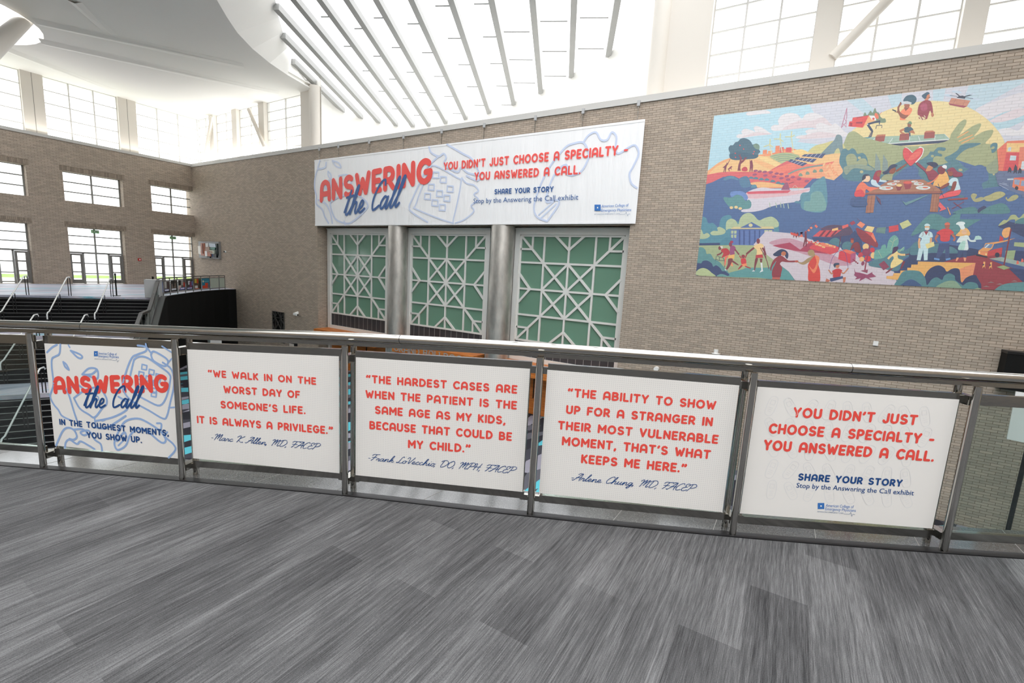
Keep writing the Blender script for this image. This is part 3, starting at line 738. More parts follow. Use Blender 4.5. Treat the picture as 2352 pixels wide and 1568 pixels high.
for k in range(0, 8):
    i = k
    a = BASE[i] + rail_n(i) * .06; b_ = BASE[i + 1] + rail_n(i + 1) * .06; t = (b_ - a); t2 = V((t.x, t.y, 0)).normalized()
    a = a + t.normalized() * .05; b_ = b_ - t.normalized() * .05
    dzs = {0: (.0, .0), 1: (.0, .0), 2: (0, 0)}.get(k, (0, 0))
    PANEL.append((a, b_, t2))
    tb_, tt_, bb_, bt_ = rel[k]
    m = M(); m.bar(a + V((0, 0, (tb_ + tt_) / 2)), b_ + V((0, 0, (tb_ + tt_) / 2)), .03, tt_ - tb_)
    fr = m.build('panel_frame', MAT['steel'], bal)
    m = M(); m.bar(a + V((0, 0, (bb_ + bt_) / 2)), b_ + V((0, 0, (bb_ + bt_) / 2)), .03, bt_ - bb_); m.build('bottom_bar', MAT['steel'], fr)
    m = M(); g = .02; a2 = a + t.normalized() * g; b2 = b_ - t.normalized() * g
    m.bar(a2 + V((0, 0, (tb_ + bt_) / 2)), b2 + V((0, 0, (tb_ + bt_) / 2)), .010, tb_ - bt_ - .004); m.build('glass_pane', MAT['rail_glass'], fr)
    for c in (a + t.normalized() * .012, b_ - t.normalized() * .012): m = M(); m.tube([c + V((0, 0, bt_ - .002)), c + V((0, 0, tb_ + .002))], .008, 10); m.build('clamp_rod', MAT['chrome'], fr)
# ================================================================== PANEL SIGNS ON THE BALUSTRADE
def paper_mat(name, dots):
    mm = mat(name, (240, 239, 236), .55, spec=.3); N, L, b = nodes(mm)
    if dots:
        uv = coord(N, 'UV'); fr = N.new('ShaderNodeVectorMath'); fr.operation = 'FRACTION'
        L.new(mapping(N, L, uv, (1 / .0125, 1 / .0125, 1), (0, 0, math.radians(0))), fr.inputs[0])
        ds = N.new('ShaderNodeVectorMath'); ds.operation = 'DISTANCE'; ds.inputs[1].default_value = (.5, .5, 0); L.new(fr.outputs[0], ds.inputs[0])
        lt = N.new('ShaderNodeMath'); lt.operation = 'LESS_THAN'; lt.inputs[1].default_value = .12; L.new(ds.outputs['Value'], lt.inputs[0])
        L.new(mix_rgb(N, L, lt.outputs[0], lin((240, 239, 236)), lin((184, 184, 186))), b.inputs['Base Color'])
    return mm
MAT['paper'] = paper_mat('sign_board', False); MAT['paper_dots'] = paper_mat('sign_board_dotted', True)
def panel_sign(k, name, label, corners, dots, group=None):
    a, b_, t2 = PANEL[k]; base = V((a.x, a.y, 0)); pl = Plane(base, t2); OFFS = .0165
    pl.p0 = base + pl.n * OFFS
    c = [pl.uv(*q) for q in corners]    # TL TR BR BL
    c = [(min(c[0][0], c[3][0]) * .5 + max(c[0][0], c[3][0]) * .5, c[0][1]), (c[1][0] * .5 + c[2][0] * .5, c[1][1]), (c[1][0] * .5 + c[2][0] * .5, c[2][1]), (c[0][0] * .5 + c[3][0] * .5, c[3][1])]
    f = pl.to3(0); fb = pl.to3(-.003)
    lo = f((c[3][0] + c[2][0]) / 2, (c[3][1] + c[2][1]) / 2)
    t = thing(name, label, 'sign', lo, 'white quote panels along the railing')
    m = M(); q = [c[3], c[2], c[1], c[0]]
    m.face([f(*p) for p in q], uv=q); m.face([fb(*p) for p in q][::-1])
    for i in range(4):
        j = (i + 1) % 4; m.face([f(*q[j]), f(*q[i]), fb(*q[i]), fb(*q[j])])
    m.build('board', MAT['paper_dots' if dots else 'paper'], t)
    return t, pl
def red_lines(t, pl, rows, name='quote_lettering', ink='red'):
    m = M()
    for s, lb, rb, cap in rows: text_on(m, pl, .0012, s, lb, rb, cap, wt=.25 if s == 'ANSWERING' else .225, gap=.10 if s == 'ANSWERING' else .13)
    return m.build(name, INK[ink], t)

# sign 2..4: quotes
t, pl = panel_sign(2, 'quote_sign', 'dotted white sign whose red lettering begins WE WALK IN ON THE', [(429.5, 802), (777.8, 818), (780, 1086.7), (443.7, 1052)], True)
red_lines(t, pl, [('\u201cWE WALK IN ON THE', (478, 864.8), (726.5, 883.5), 16.5), ('WORST DAY OF', (514, 902), (689.5, 914.9), 17.2), ('SOMEONE\u2019S LIFE.', (507, 937), (702, 951), 17.5), ('IT IS ALWAYS A PRIVILEGE.\u201d', (453, 971.5), (765.5, 997.5), 17.5)])
m = M(); text_on(m, pl, .0012, '-Marc K. Allen, MD, FACEP', (484, 1009), (729, 1032.5), 14.5, wt=.085, cursive=True); m.build('signature', INK['navy'], t)
t, pl = panel_sign(3, 'quote_sign', 'dotted white sign whose red lettering begins THE HARDEST CASES ARE', [(815.3, 820), (1217.2, 846.7), (1200.2, 1129.4), (818.6, 1091)], True)
red_lines(t, pl, [('\u201cTHE HARDEST CASES ARE', (840.6, 878.8), (1187.8, 904), 18.7), ('WHEN THE PATIENT IS THE', (839.5, 913.5), (1187, 940.3), 18.7), ('SAME AGE AS MY KIDS,', (861, 950), (1161, 975), 19), ('BECAUSE THAT COULD BE', (848.5, 985), (1175.5, 1012.6), 19.2), ('MY CHILD.\u201d', (937, 1028.5), (1081, 1040), 19.4)])
m = M(); text_on(m, pl, .0012, '-Frank LoVecchio, DO, MPH, FACEP', (844, 1056), (1178, 1087), 15, wt=.085, cursive=True); m.build('signature', INK['navy'], t)
t, pl = panel_sign(4, 'quote_sign', 'dotted white sign whose red lettering begins THE ABILITY TO SHOW', [(1257.9, 849), (1699, 885), (1658.5, 1176), (1237.4, 1132)], True)
red_lines(t, pl, [('\u201cTHE ABILITY TO SHOW', (1303, 910.5), (1643.3, 941), 20.3), ('UP FOR A STRANGER IN', (1299.5, 949.7), (1635.7, 978.8), 20.3), ('THEIR MOST VULNERABLE', (1280.7, 985.7), (1648.6, 1019.3), 20.5), ('MOMENT, THAT\u2019S WHAT', (1290, 1022), (1631, 1054.5), 20.8), ('KEEPS ME HERE.\u201d', (1334, 1063.3), (1576.5, 1086), 21)])
m = M(); text_on(m, pl, .0012, '-Arlene Chung, MD, FACEP', (1310, 1101.5), (1590, 1128.5), 16.5, wt=.085, cursive=True); m.build('signature', INK['navy'], t)

# sign 5: call to share a story (its square code is left blank)
t, pl = panel_sign(5, 'campaign_sign', 'plain white sign with red YOU DIDN\u2019T JUST CHOOSE A SPECIALTY lettering', [(1740.4, 888), (2203.3, 917.4), (2141.5, 1213.5), (1699, 1178.6)], False)
red_lines(t, pl, [('YOU DIDN\u2019T JUST', (1820, 958), (2104.8, 976.5), 24), ('CHOOSE A SPECIALTY -', (1764, 994.8), (2143.5, 1020.5), 24), ('YOU ANSWERED A CALL.', (1752, 1033), (2143.5, 1060), 24.6)], 'headline_lettering')
words_on(pl, .0012, 'SHARE YOUR STORY', (1831.7, 1102.6), (2070.5, 1117.6), 16.8, 'story_word', INK['navy'], t, wt=.225, gap=.13)
m = M(); text_on(m, pl, .0012, 'Stop by the Answering the Call exhibit', (1828.5, 1119), (2098, 1137), 11.5, sans=True, weight=.008); m.build('invitation_lettering', INK['navy'], t)
college_logo(pl, .0012, t, ((1878, 1154.5), (1893, 1168.3)), ((1896, 1163.2), (1960, 1166.6)), ((1895, 1171), (1965, 1175)), ((1876.5, 1175.6), (1937, 1179.6)), (7, 3.2), [(1938, 1179.6), (1951, 1180.4), (1954, 1176), (1956, 1185), (1958, 1180.5), (1963, 1181)])
m = M()
rnd = random.Random(3)
for gx in range(9):
    for gy in range(6):
        u0, v0 = pl.uv(1762 + gx * 44, 915 + gy * 48 + gx * 3); u1, v1 = pl.uv(1762 + gx * 44 + 20, 915 + gy * 48 + 34 + gx * 3)
        if not (pl.uv(1745, 1000)[0] < u0 and u1 < pl.uv(2140, 1000)[0]): continue
        if v1 < pl.uv(1745, 1172)[1]: continue
        cx_, cy_ = (u0 + u1) / 2, (v0 + v1) / 2; w_, h_ = .022, .05; a0 = rnd.choice((-.5, -.25, 0, .3, .55))
        rot = lambda x, y: (cx_ + x * math.cos(a0) - y * math.sin(a0), cy_ + x * math.sin(a0) + y * math.cos(a0))
        stroke(m, smooth([rot(-w_, -h_), rot(w_, -h_), rot(w_, h_), rot(-w_, h_)], 4, True), .0022, pl.to3(.0005), True)
        stroke(m, [rot(-w_ * .6, h_ * .2), rot(w_ * .6, h_ * .2), rot(w_ * .6, h_ * .75), rot(-w_ * .6, h_ * .75)], .0018, pl.to3(.0005), True)
        for yy in (-.7, -.45, -.2): stroke(m, [rot(-w_ * .5, h_ * yy), rot(w_ * .5, h_ * yy)], .0018, pl.to3(.0005))
m.build('phone_pattern', INK['faint'], t)

# sign 1: Answering the Call with pale telephone drawings
t, pl = panel_sign(1, 'campaign_sign', 'white sign with blue telephone sketches and IN THE TOUGHEST MOMENTS lettering', [(103, 788.5), (397.5, 801.5), (410, 1053), (124.5, 1022.5)], False)
def zz(pts): return [(x / 2.94, 720 + y / 2.94) for x, y in pts]
m = M()
W1 = 4.6
for pts, cl in (
    ([(318, 262), (352, 228), (385, 210)], 0), ([(408, 208), (402, 270), (372, 290), (352, 305), (350, 360), (362, 470), (350, 520), (340, 560), (362, 610), (395, 650), (420, 690), (480, 720)], 0),
    ([(478, 250), (535, 272), (556, 290), (545, 302), (520, 292), (478, 250)], 0), ([(428, 326), (448, 342), (466, 378), (440, 358), (428, 326)], 0), ([(462, 212), (472, 228)], 0),
    ([(556, 410), (600, 370), (655, 376), (662, 430), (640, 440), (612, 425), (556, 410)], 0), ([(560, 412), (620, 408), (655, 378)], 0),
    ([(445, 505), (470, 560), (500, 660), (520, 720)], 0), ([(500, 570), (570, 520), (660, 500), (715, 560), (720, 610), (690, 640), (640, 700), (600, 680), (540, 640), (500, 570)], 0),
    ([(460, 505), (520, 480), (560, 505)], 0), ([(645, 725), (760, 700), (855, 650), (858, 600), (800, 560)], 0), ([(640, 700), (645, 765)], 0), ([(645, 765), (720, 770), (850, 690)], 0),
    ([(985, 205), (988, 250), (930, 275), (890, 300), (850, 400), (830, 500), (880, 580), (1000, 650), (1100, 708), (1128, 690), (1150, 600), (1175, 480), (1160, 380), (1100, 330)], 0),
    ([(905, 310), (940, 290), (1000, 300), (1100, 370), (1145, 410), (1150, 450), (1125, 560), (1080, 620), (1000, 590), (880, 520), (868, 480), (905, 310)], 0),
    ([(1020, 280), (1040, 255), (1120, 300), (1135, 330), (1110, 355), (1040, 320), (1020, 280)], 0), ([(930, 215), (985, 225), (1020, 265)], 0), ([(1095, 220), (1160, 262)], 0), ([(1135, 330), (1165, 300)], 0), ([(1140, 635), (1182, 632)], 0),
    ([(380, 890), (420, 800), (455, 770), (500, 785), (520, 830), (500, 850), (470, 845)], 0), ([(440, 905), (445, 870), (470, 850), (520, 880), (545, 862), (600, 890), (640, 915)], 0), ([(500, 782), (560, 780), (590, 810), (565, 820), (545, 800), (600, 790), (640, 850), (680, 880), (690, 925)], 0),
    ([(780, 905), (775, 860), (820, 760), (860, 720), (930, 708), (990, 730), (1080, 790), (1120, 850), (1090, 870), (990, 790), (930, 780), (880, 820), (850, 890), (800, 920), (780, 905)], 0), ([(790, 860), (840, 800), (855, 835)], 0), ([(800, 890), (840, 850)], 0),
    ([(1060, 740), (1090, 745), (1085, 790)], 0), ([(1130, 800), (1115, 830), (1170, 880), (1185, 920), (1140, 972)], 0)):
    line_on(m, pl, .0006, zz(pts), W1 if len(pts) > 2 else W1 * .8)
for cx_, cy_ in ((975, 362), (1024, 395), (1070, 425), (955, 410), (1002, 440), (1050, 470), (1098, 455), (940, 460), (985, 490), (1040, 520), (1040, 545)):
    line_on(m, pl, .0006, zz([(cx_ - 15, cy_ - 20), (cx_ + 18, cy_ - 12), (cx_ + 14, cy_ + 18), (cx_ - 18, cy_ + 12)]), 3.4, True, sm=False)
line_on(m, pl, .0006, zz(arc(652, 572, 16, 16, 0, 340, 10)), 2.6)
line_on(m, pl, .0006, zz([(680, 716), (690, 724), (710, 718)]), 3)
m.build('telephone_drawing', INK['pale'], t)
red_lines(t, pl, [('ANSWERING', (124, 905), (388.5, 901.8), 41)], 'headline_lettering')
words_on(pl, .002, 'the Call', (192, 935), (318, 936.5), 49, 'script_word', INK['navy'], t, wt=.085, cursive=True)
words_on(pl, .0022, 'IN THE TOUGHEST MOMENTS,', (137.5, 975), (388.5, 1001.5), 14, 'tagline_word', INK['navy'], t, gap=.13)
words_on(pl, .0022, 'YOU SHOW UP.', (200.5, 1005), (326.8, 1017.2), 14.4, 'tagline_word', INK['navy'], t, gap=.13)
college_logo(pl, .0012, t, ((216, 806), (225, 817.8)), ((226.5, 813.6), (268.5, 815.8)), ((226.5, 820), (273.5, 822.3)), ((217.5, 824.6), (257, 827)), (6, 2.2), [(258, 827), (266, 827.6), (268, 824.5), (270, 831), (272, 827.8), (274, 828)])

# ================================================================== BIG BANNER ON THE BRICK WALL
EPS = 5e-5
mm = mat('banner_vinyl', (250, 250, 251), .45, spec=.4); N, L, b = nodes(mm)
bump(N, L, b, noise(N, L, mapping(N, L, coord(N), (2.2, 1, .35), (0, .25, 0)), 1.0, 3), .35, .25)
MAT['vinyl'] = mm
YB = BY - .12
pl = Plane((0, YB, 0), (1, 0, 0))
bc = [at_y(722, 368, YB), at_y(1481, 273, YB), at_y(1460, 514, YB), at_y(724, 518, YB)]
bx0 = (bc[0].x + bc[3].x) / 2; bx1 = (bc[1].x + bc[2].x) / 2; bz1 = (bc[0].z + bc[1].z) / 2; bz0 = (bc[2].z + bc[3].z) / 2
ban = thing('banner', 'long white Answering the Call banner hung over the ballroom front', 'banner', ((bx0 + bx1) / 2, YB, bz0))
m = M(); NX, NZ = 90, 16
def wob(x, z): return .0
for sgn, off in ((1, 0), (-1, .02)):
    for i in range(NX):
        for j in range(NZ):
            xs = [bx0 + (bx1 - bx0) * (i + d) / NX for d in (0, 1)]; zs_ = [bz0 + (bz1 - bz0) * (j + d) / NZ for d in (0, 1)]
            sag = lambda x, z: .03 * math.sin(2 * math.pi * (x - bx0) / 2.72) ** 2 * ((z - bz0) / (bz1 - bz0)) ** 3
            q = [V((xs[a], YB + off, zs_[c] - sag(xs[a], zs_[c]))) for a, c in ((0, 0), (1, 0), (1, 1), (0, 1))]
            m.face(q if sgn > 0 else q[::-1], smooth=True)
m.build('cloth', MAT['vinyl'], ban)
m = M()
for z in (bz1 - .05, bz0 + .05): m.box(bx0, YB - .012, z - .05, bx1, YB - .004, z + .05)
m.build('hem', MAT['vinyl'], ban)
def zb(pts): return [(600 + x / 2.352, y / 2.352) for x, y in pts]
m = M(); WB = 4.2
for pts, w in (
    ([(318, 868), (308, 910), (345, 905), (352, 878)], WB), ([(308, 910), (292, 960), (290, 1020), (300, 1060), (298, 1100), (330, 1130), (345, 1170), (365, 1205)], WB), ([(385, 868), (420, 880), (432, 905), (405, 898), (385, 868)], WB * .8), ([(362, 925), (378, 945), (376, 968), (362, 945), (362, 925)], WB * .8),
    ([(345, 985), (372, 975), (378, 1010), (350, 1020), (345, 985)], WB * .8), ([(380, 1090), (430, 1060), (520, 1055), (575, 1100), (560, 1140), (490, 1200), (450, 1205), (400, 1180), (375, 1110), (380, 1090)], WB), ([(450, 1195), (455, 1215)], WB), ([(310, 1080), (350, 1100), (375, 1150), (385, 1205)], WB), ([(420, 950), (470, 945), (490, 985), (450, 1000), (420, 950)], WB * .8),
    ([(908, 795), (920, 825), (960, 845), (985, 830), (1000, 850), (990, 890), (1060, 930), (1080, 905), (1120, 935), (1180, 945)], WB), ([(1005, 780), (1090, 830), (1140, 860), (1180, 940), (1170, 975), (1110, 950)], WB), ([(960, 845), (900, 900), (870, 960), (820, 1070), (800, 1120), (820, 1150), (900, 1200)], WB),
    ([(905, 915), (940, 895), (1060, 960), (1080, 990), (1040, 1180), (1020, 1200), (840, 1130), (838, 1100), (905, 915)], WB * .8), ([(1085, 960), (1110, 990), (1150, 1000), (1175, 1030), (1150, 1050), (1175, 1080), (1135, 1110), (1150, 1140), (1100, 1185), (1050, 1205)], WB * .8),
    ([(1545, 1195), (1490, 1170), (1475, 1110), (1510, 1000), (1560, 900), (1640, 800), (1690, 775), (1740, 770), (1765, 810), (1770, 850), (1735, 920), (1690, 945), (1655, 940), (1650, 890), (1600, 920), (1560, 1000), (1540, 1090), (1600, 1080), (1605, 1110), (1545, 1195)], WB), ([(1500, 1160), (1585, 1085)], WB * .7), ([(1510, 1180), (1595, 1100)], WB * .7),
    ([(1740, 770), (1770, 730), (1810, 715), (1835, 755), (1870, 755), (1895, 715), (1920, 740), (1915, 800), (1930, 830), (1980, 800), (2020, 785), (2040, 830), (2010, 900), (1990, 940), (2000, 990), (2030, 1015)], WB)):
    line_on(m, pl, .022, zb(pts), w)
for cx_, cy_ in ((945, 945), (985, 970), (1022, 1020), (920, 1010), (965, 1045), (1005, 1070), (900, 1060), (940, 1095), (980, 1120)):
    line_on(m, pl, .022, zb([(cx_ - 15, cy_ - 16), (cx_ + 16, cy_ - 14), (cx_ + 15, cy_ + 17), (cx_ - 17, cy_ + 15)]), 3.4, True, sm=False)
m.build('telephone_drawing', mat('banner_pale_blue_hazed', (210, 221, 245), .5), ban)  # drawing ink lightened too, standing in for light on the vinyl
def brow(rows, name, ink):
    m = M()
    for s, lb, rb, cap in rows: text_on(m, pl, .032, s, lb, rb, cap, wt=.235 if s == 'ANSWERING' else .20, gap=.1 if s == 'ANSWERING' else .15)
    m.build(name, INK[ink], ban)
INK['vred'] = mat('banner_red_hazed', (246, 92, 86), .5); INK['vnavy'] = mat('banner_navy_hazed', (62, 100, 158), .5)  # inks paler than on the signs: light and haze on vinyl put into colour
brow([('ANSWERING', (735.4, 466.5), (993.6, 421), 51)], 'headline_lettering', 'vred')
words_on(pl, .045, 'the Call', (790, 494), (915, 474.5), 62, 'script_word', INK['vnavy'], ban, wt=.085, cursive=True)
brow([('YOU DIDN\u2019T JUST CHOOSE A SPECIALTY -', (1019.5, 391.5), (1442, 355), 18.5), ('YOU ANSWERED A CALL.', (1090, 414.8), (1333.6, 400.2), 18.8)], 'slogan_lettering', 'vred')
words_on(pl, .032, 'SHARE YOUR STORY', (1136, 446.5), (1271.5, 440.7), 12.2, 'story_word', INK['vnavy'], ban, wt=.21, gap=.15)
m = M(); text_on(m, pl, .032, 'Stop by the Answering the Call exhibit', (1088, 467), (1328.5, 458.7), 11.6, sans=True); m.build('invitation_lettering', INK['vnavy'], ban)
college_logo(pl, .032, ban, ((1366.2, 470), (1380.2, 484)), ((1382.3, 476.3), (1444, 474)), ((1381.6, 486), (1450, 484.5)), ((1365.3, 493.3), (1424, 492.2)), (6.5, 2.6), [(1424, 492.2), (1436, 492), (1439, 487), (1442, 496), (1444, 491.6), (1448, 491.4)])
# chains that carry the banner from the ledge
ORD = ('first', 'second', 'third', 'fourth', 'fifth', 'sixth', 'seventh', 'eighth', 'ninth')
for ci, (x, y0, y1) in enumerate(((733, 333, 366), (777, 325, 362), (848, 314, 352), (927, 302, 340), (1015, 289, 330), (1113, 271, 318), (1231, 255, 304), (1341, 237, 294), (1469, 217, 275))):
    a = at_y(x, y0, BY - .09); zt = WT - .28; xx = a.x
    h = thing('banner_chain', '%s chain holding the banner, counted from its end by the room corner' % ORD[ci], 'chain', (xx, BY - .09, bz1), 'chains holding the banner')
    m = M(); m.box(xx - .06, BY - .13, zt - .12, xx + .06, BY - .062, zt + .10); m.build('clip', MAT['grey_box'], h)
    m = M(); z = zt - .12; k = 0
    while z > bz1 + .01:
        m.bar((xx, BY - .09, z), (xx, BY - .09, max(z - .085, bz1)), .03 if k % 2 else .012, .012 if k % 2 else .03, V((1, 0, 0))); z -= .1; k += 1
    m.tube([(xx, BY - .09, zt - .1), (xx, BY - .09, bz1 + .02)], .007, 6)
    m.build('chain_links', MAT['steel'], h)
# ================================================================== BALLROOM FRONT IN THE RECESS
MAT['green'] = mat('green_glass', (112, 150, 130), .12, spec=.6)
MAT['tile'] = mat('dark_tile', (62, 62, 66), .4); N, L, b = nodes(MAT['tile'])
tb = brick_node(N, L, coord(N, 'UV'), .42, 3.0, .012, lin((66, 66, 70)), lin((58, 58, 62)), lin((170, 170, 170))); tb.offset = 0
L.new(tb.outputs[0], b.inputs['Base Color'])
mm = mat('orange_wood', (205, 122, 50), .45); N, L, b = nodes(mm)
wn = noise(N, L, mapping(N, L, coord(N), (.8, 6, 9)), 2.0, 4)
L.new(ramp(N, L, wn, [(.3, lin((176, 92, 34))), (.7, lin((226, 142, 66)))]), b.inputs['Base Color']); MAT['wood'] = mm
mm = chrome_mat('brushed_column', (168, 166, 164), .42); N, L, b = nodes(mm)
nz = noise(N, L, mapping(N, L, coord(N), (2.5, 2.5, .9)), 1.0, 4)
L.new(ramp(N, L, nz, [(.3, lin((178, 176, 172))), (.7, lin((226, 222, 216)))]), b.inputs['Base Color']); MAT['column'] = mm
def zf(x, y): return (700 + x / 2.94, 500 + y / 2.94)
bays = [((175, 112), (550, 115), (180, 648), (542, 695), 708, 760), ((720, 112), (1225, 118), (715, 725), (1195, 790), 800, 850), ((1460, 115), (2165, 128), (1425, 820), (2090, 880), 905, 1000)]
FY = RY
# plain white wall of the recess behind everything
m = M(); m.box(OX0, FY + .3, ZL, OX1, FY + .48, OZ); struct(m.build('wall_front', MAT['white']))
names = ('narrow green lattice window beside the brick jamb, before the first steel column', 'green lattice window between the two brushed steel columns', 'widest green lattice window beside the banner\u2019s far brick edge')
lay = []
for i, (tl, tr, bl, br, s0, s1) in enumerate(bays):
    p = [at_y(*zf(*q), FY) for q in (tl, tr, bl, br)]
    x0 = (p[0].x + p[2].x) / 2; x1 = (p[1].x + p[3].x) / 2; z1 = (p[0].z + p[1].z) / 2; z0 = (p[2].z + p[3].z) / 2
    lay.append((x0, x1, z0, z1))
zt = sum(l[3] for l in lay) / 3; zbm = sum(l[2] for l in lay) / 3
for i, (x0, x1, _, _) in enumerate(lay):
    z0, z1 = zbm, zt
    w = thing('lattice_window', ['narrowest looking green lattice window, next to the brick jamb toward the room corner', 'green lattice window between the two brushed steel columns', 'largest looking green lattice window, next to the brick jamb on the mural side'][i], 'window', ((x0 + x1) / 2, FY, z0 - 1.1), 'green lattice windows of the ballroom front')
    g = .05; F = .32; zb_ = z0 - .78
    m = M()
    for a, c in ((x0 - F, x0 - g), (x1 + g, x1 + F)): m.box(a, FY - .06, ZL if False else zb_ - .3, c, FY + .3, z1 + g)
    m.box(x0 - F, FY - .06, z1 + g, x1 + F, FY + .3, z1 + F); m.box(x0 - F, FY - .055, zb_ - .3, x1 + F, FY + .3, zb_ - .08)
    m.box(x0 - F - .02, FY - .12, z1 + F, x1 + F + .02, FY + .3, z1 + F + .06)
    m.build('frame', MAT['lattice'], w)
    m = M(); m.box(x0 - g, FY + .10, z0 - .02, x1 + g, FY + .14, z1 + g); m.build('green_panel', MAT['green'], w)
    m = M()
    def U(u, v): return V((x0 + (x1 - x0) * u, FY + .05, z1 - (z1 - z0) * v))
    def ln(u0, v0, u1, v1, bw=.085, d=0): m.bar(U(u0, v0) + V((0, d, 0)), U(u1, v1) + V((0, d, 0)), .07, bw, V((1, 0, 0)) if abs(u0 - u1) < .01 else V((0, 0, 1)))
    def lnx(a, b_, c, d_, bw=.10, o=.002):
        p, q = U(a, b_), U(c, d_); t = (q - p).normalized(); n = V((-t.z, 0, t.x)) * bw / 2; y = V((0, .035, 0)); oo = V((0, o, 0))
        m.hexa(p - n - y + oo, q - n - y + oo, q - n + y, p - n + y, p + n - y + oo, q + n - y + oo, q + n + y, p + n + y)
    for u in (0, .25, .5, .75, 1): lnx(u, 0, u, 1)
    for v in (0, .25, .5, .75, 1): lnx(0, v, 1, v, o=.001)
    for li, (a, b_, c, d_) in enumerate(((0, 0, 1, 1), (1, 0, 0, 1), (.5, .25, .25, .5), (.25, .5, .5, .75), (.5, .75, .75, .5), (.75, .5, .5, .25),
                         (.36, 0, .5, .125), (.64, 0, .5, .125), (.36, 1, .5, .875), (.64, 1, .5, .875), (0, .36, .125, .5), (0, .64, .125, .5), (1, .36, .875, .5), (1, .64, .875, .5))): lnx(a, b_, c, d_, .115, -.0015 * (li + 1))
    for u in (.125, .875):
        lnx(u, 0, u, .125); lnx(u, 1, u, .875); v = u
    for v in (.125, .875):
        lnx(0, v, .125, v); lnx(1, v, .875, v)
    m.build('lattice', MAT['lattice'], w)
    m = M(); m.box(x0 - g, FY + .06, zb_ - .08, x1 + g, FY + .1, z0 - .05); m.build('tile_band', MAT['tile'], w, uvf=uv_back)
    # timber canopy and doors under this window
    zc1 = zb_ - .3; zc0 = zc1 - .55
    can = thing('door_canopy', ['orange timber canopy under the narrow lattice window by the brick jamb', 'orange timber canopy lettered GRAND BALLROOM between the steel columns', 'orange timber canopy below the lattice window on the mural side'][i], 'canopy', ((x0 + x1) / 2, FY, zc0), 'timber canopies over the ballroom doors')
    m = M(); dpt = 1.2
    m.box(x0 - .3, FY - dpt, zc0, x1 + .3, FY - .065, zc1); m.build('canopy_box', MAT['wood'], can)
    if i == 1:
        m = M()
        wl = Plane((0, FY - dpt - .03, 0), (1, 0, 0)); zb2 = zc0 + .1
        sans = []
        cap = .36
        class _P: pass
        ss, Wd = layout('GRAND BALLROOM', .12, .24, .45, GL); sc = (x1 - x0 + .2) / Wd
        for s in ss:
            q = [(x0 - .1 + a * sc, zb2 + b_ * cap) for a, b_ in s]; stroke(m, q, .055, wl.to3(0)); stroke(m, q, .055, wl.to3(-.03))
            for e in (q[0], q[-1]):
                if abs(e[1] - zb2) < .01 or abs(e[1] - zb2 - cap) < .01: stroke(m, [(e[0] - .06, e[1]), (e[0] + .06, e[1])], .03, wl.to3(.001))
        m.build('lettering', mat('sign_silver', (172, 172, 170), .35), can)
    nd = 4 if i == 2 else 3; dw_ = (x1 - x0 + .2) / nd
    for k in range(nd):
        d = win_object('door_%d' % (20 + i * 5 + k)); m = M(); a = x0 - .1 + k * dw_
        m.box(a + .015, FY + .1, ZL + .02, a + dw_ - .015, FY + .18, zc0 - .02); m.build('door_leaf', MAT['wood'], d)
        m = M(); m.box(a + dw_ - .10, FY + .06, ZL + .9, a + dw_ - .06, FY + .1, ZL + 2.0); m.build('door_handle', MAT['dark'], d)
    m = M()
    for a, c in ((x0 - F, x0 - .11), (x1 + .11, x1 + F)): m.box(a, FY - .04, ZL + .001, c, FY + .29, zb_ - .31)
    struct(m.build('trim_8', MAT['lattice']))
for x, r, lb in ((at_y(*zf(625, 400), 20.36).x, .62, 'brushed steel column beside the window nearest the far corner'), (at_y(*zf(1322, 400), 20.36).x, .63, 'brushed steel column nearer the mural, between two lattice windows')):
    m = M(); m.tube([(x, 20.36 + .05, ZL), (x, 20.36 + .05, OZ - .01)], r, 40); o = m.build('steel_column', MAT['column']); tag(o, lb, 'column', 'steel columns of the ballroom front')
# ================================================================== PAINTED MURAL ON THE BRICK WALL
mm = mat('mural_paint', (128, 128, 128), .34, spec=.45); N, L, b = nodes(mm)
at = N.new('ShaderNodeAttribute'); at.attribute_name = 'paint'
tb = brick_node(N, L, coord(N, 'UV'), .311, .0905, .0058, (1, 1, 1), (.96, .96, .96), (.80, .80, .80))
gr = noise(N, L, mapping(N, L, coord(N, 'UV'), (7, 9, 1)), 1.0, 5, .7)
c1 = mix_rgb(N, L, .75, at.outputs['Color'], tb.outputs[0], 'MULTIPLY')
c2 = mix_rgb(N, L, .16, c1, ramp(N, L, gr, [(.3, .25), (.7, .8)]), 'OVERLAY'); L.new(mix_rgb(N, L, .06, c2, (.85, .88, .92)), b.inputs['Base Color'])  # last mix puts a pale haze over the mural into its colour
inv = N.new('ShaderNodeMath'); inv.operation = 'SUBTRACT'; inv.inputs[0].default_value = 1; L.new(tb.outputs[1], inv.inputs[1])
bump(N, L, b, inv.outputs[0], .5, .006)
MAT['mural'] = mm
MR = {'a': (1590, 170, 3.0748), 'b': (1620, 230, 7.84), 'c': (1900, 170, 7.84), 'd': (2100, 170, 9.333), 'e': (1590, 400, 7.84), 'f': (1880, 320, 7.84), 'g': (2112, 330, 9.8), 'h': (1590, 500, 7.84), 'i': (1850, 490, 8.386), 'j': (2092, 490, 8.386)}
MX0 = at_y(1619, 450, BY).x; MX1 = 6.1
MZ1 = (at_y(1641, 266, BY).z + at_y(2352, 181, BY).z) / 2; MZ0 = (at_y(1597, 633, BY).z + at_y(2352, 668, BY).z) / 2
mu = M(); mlayer = [0]
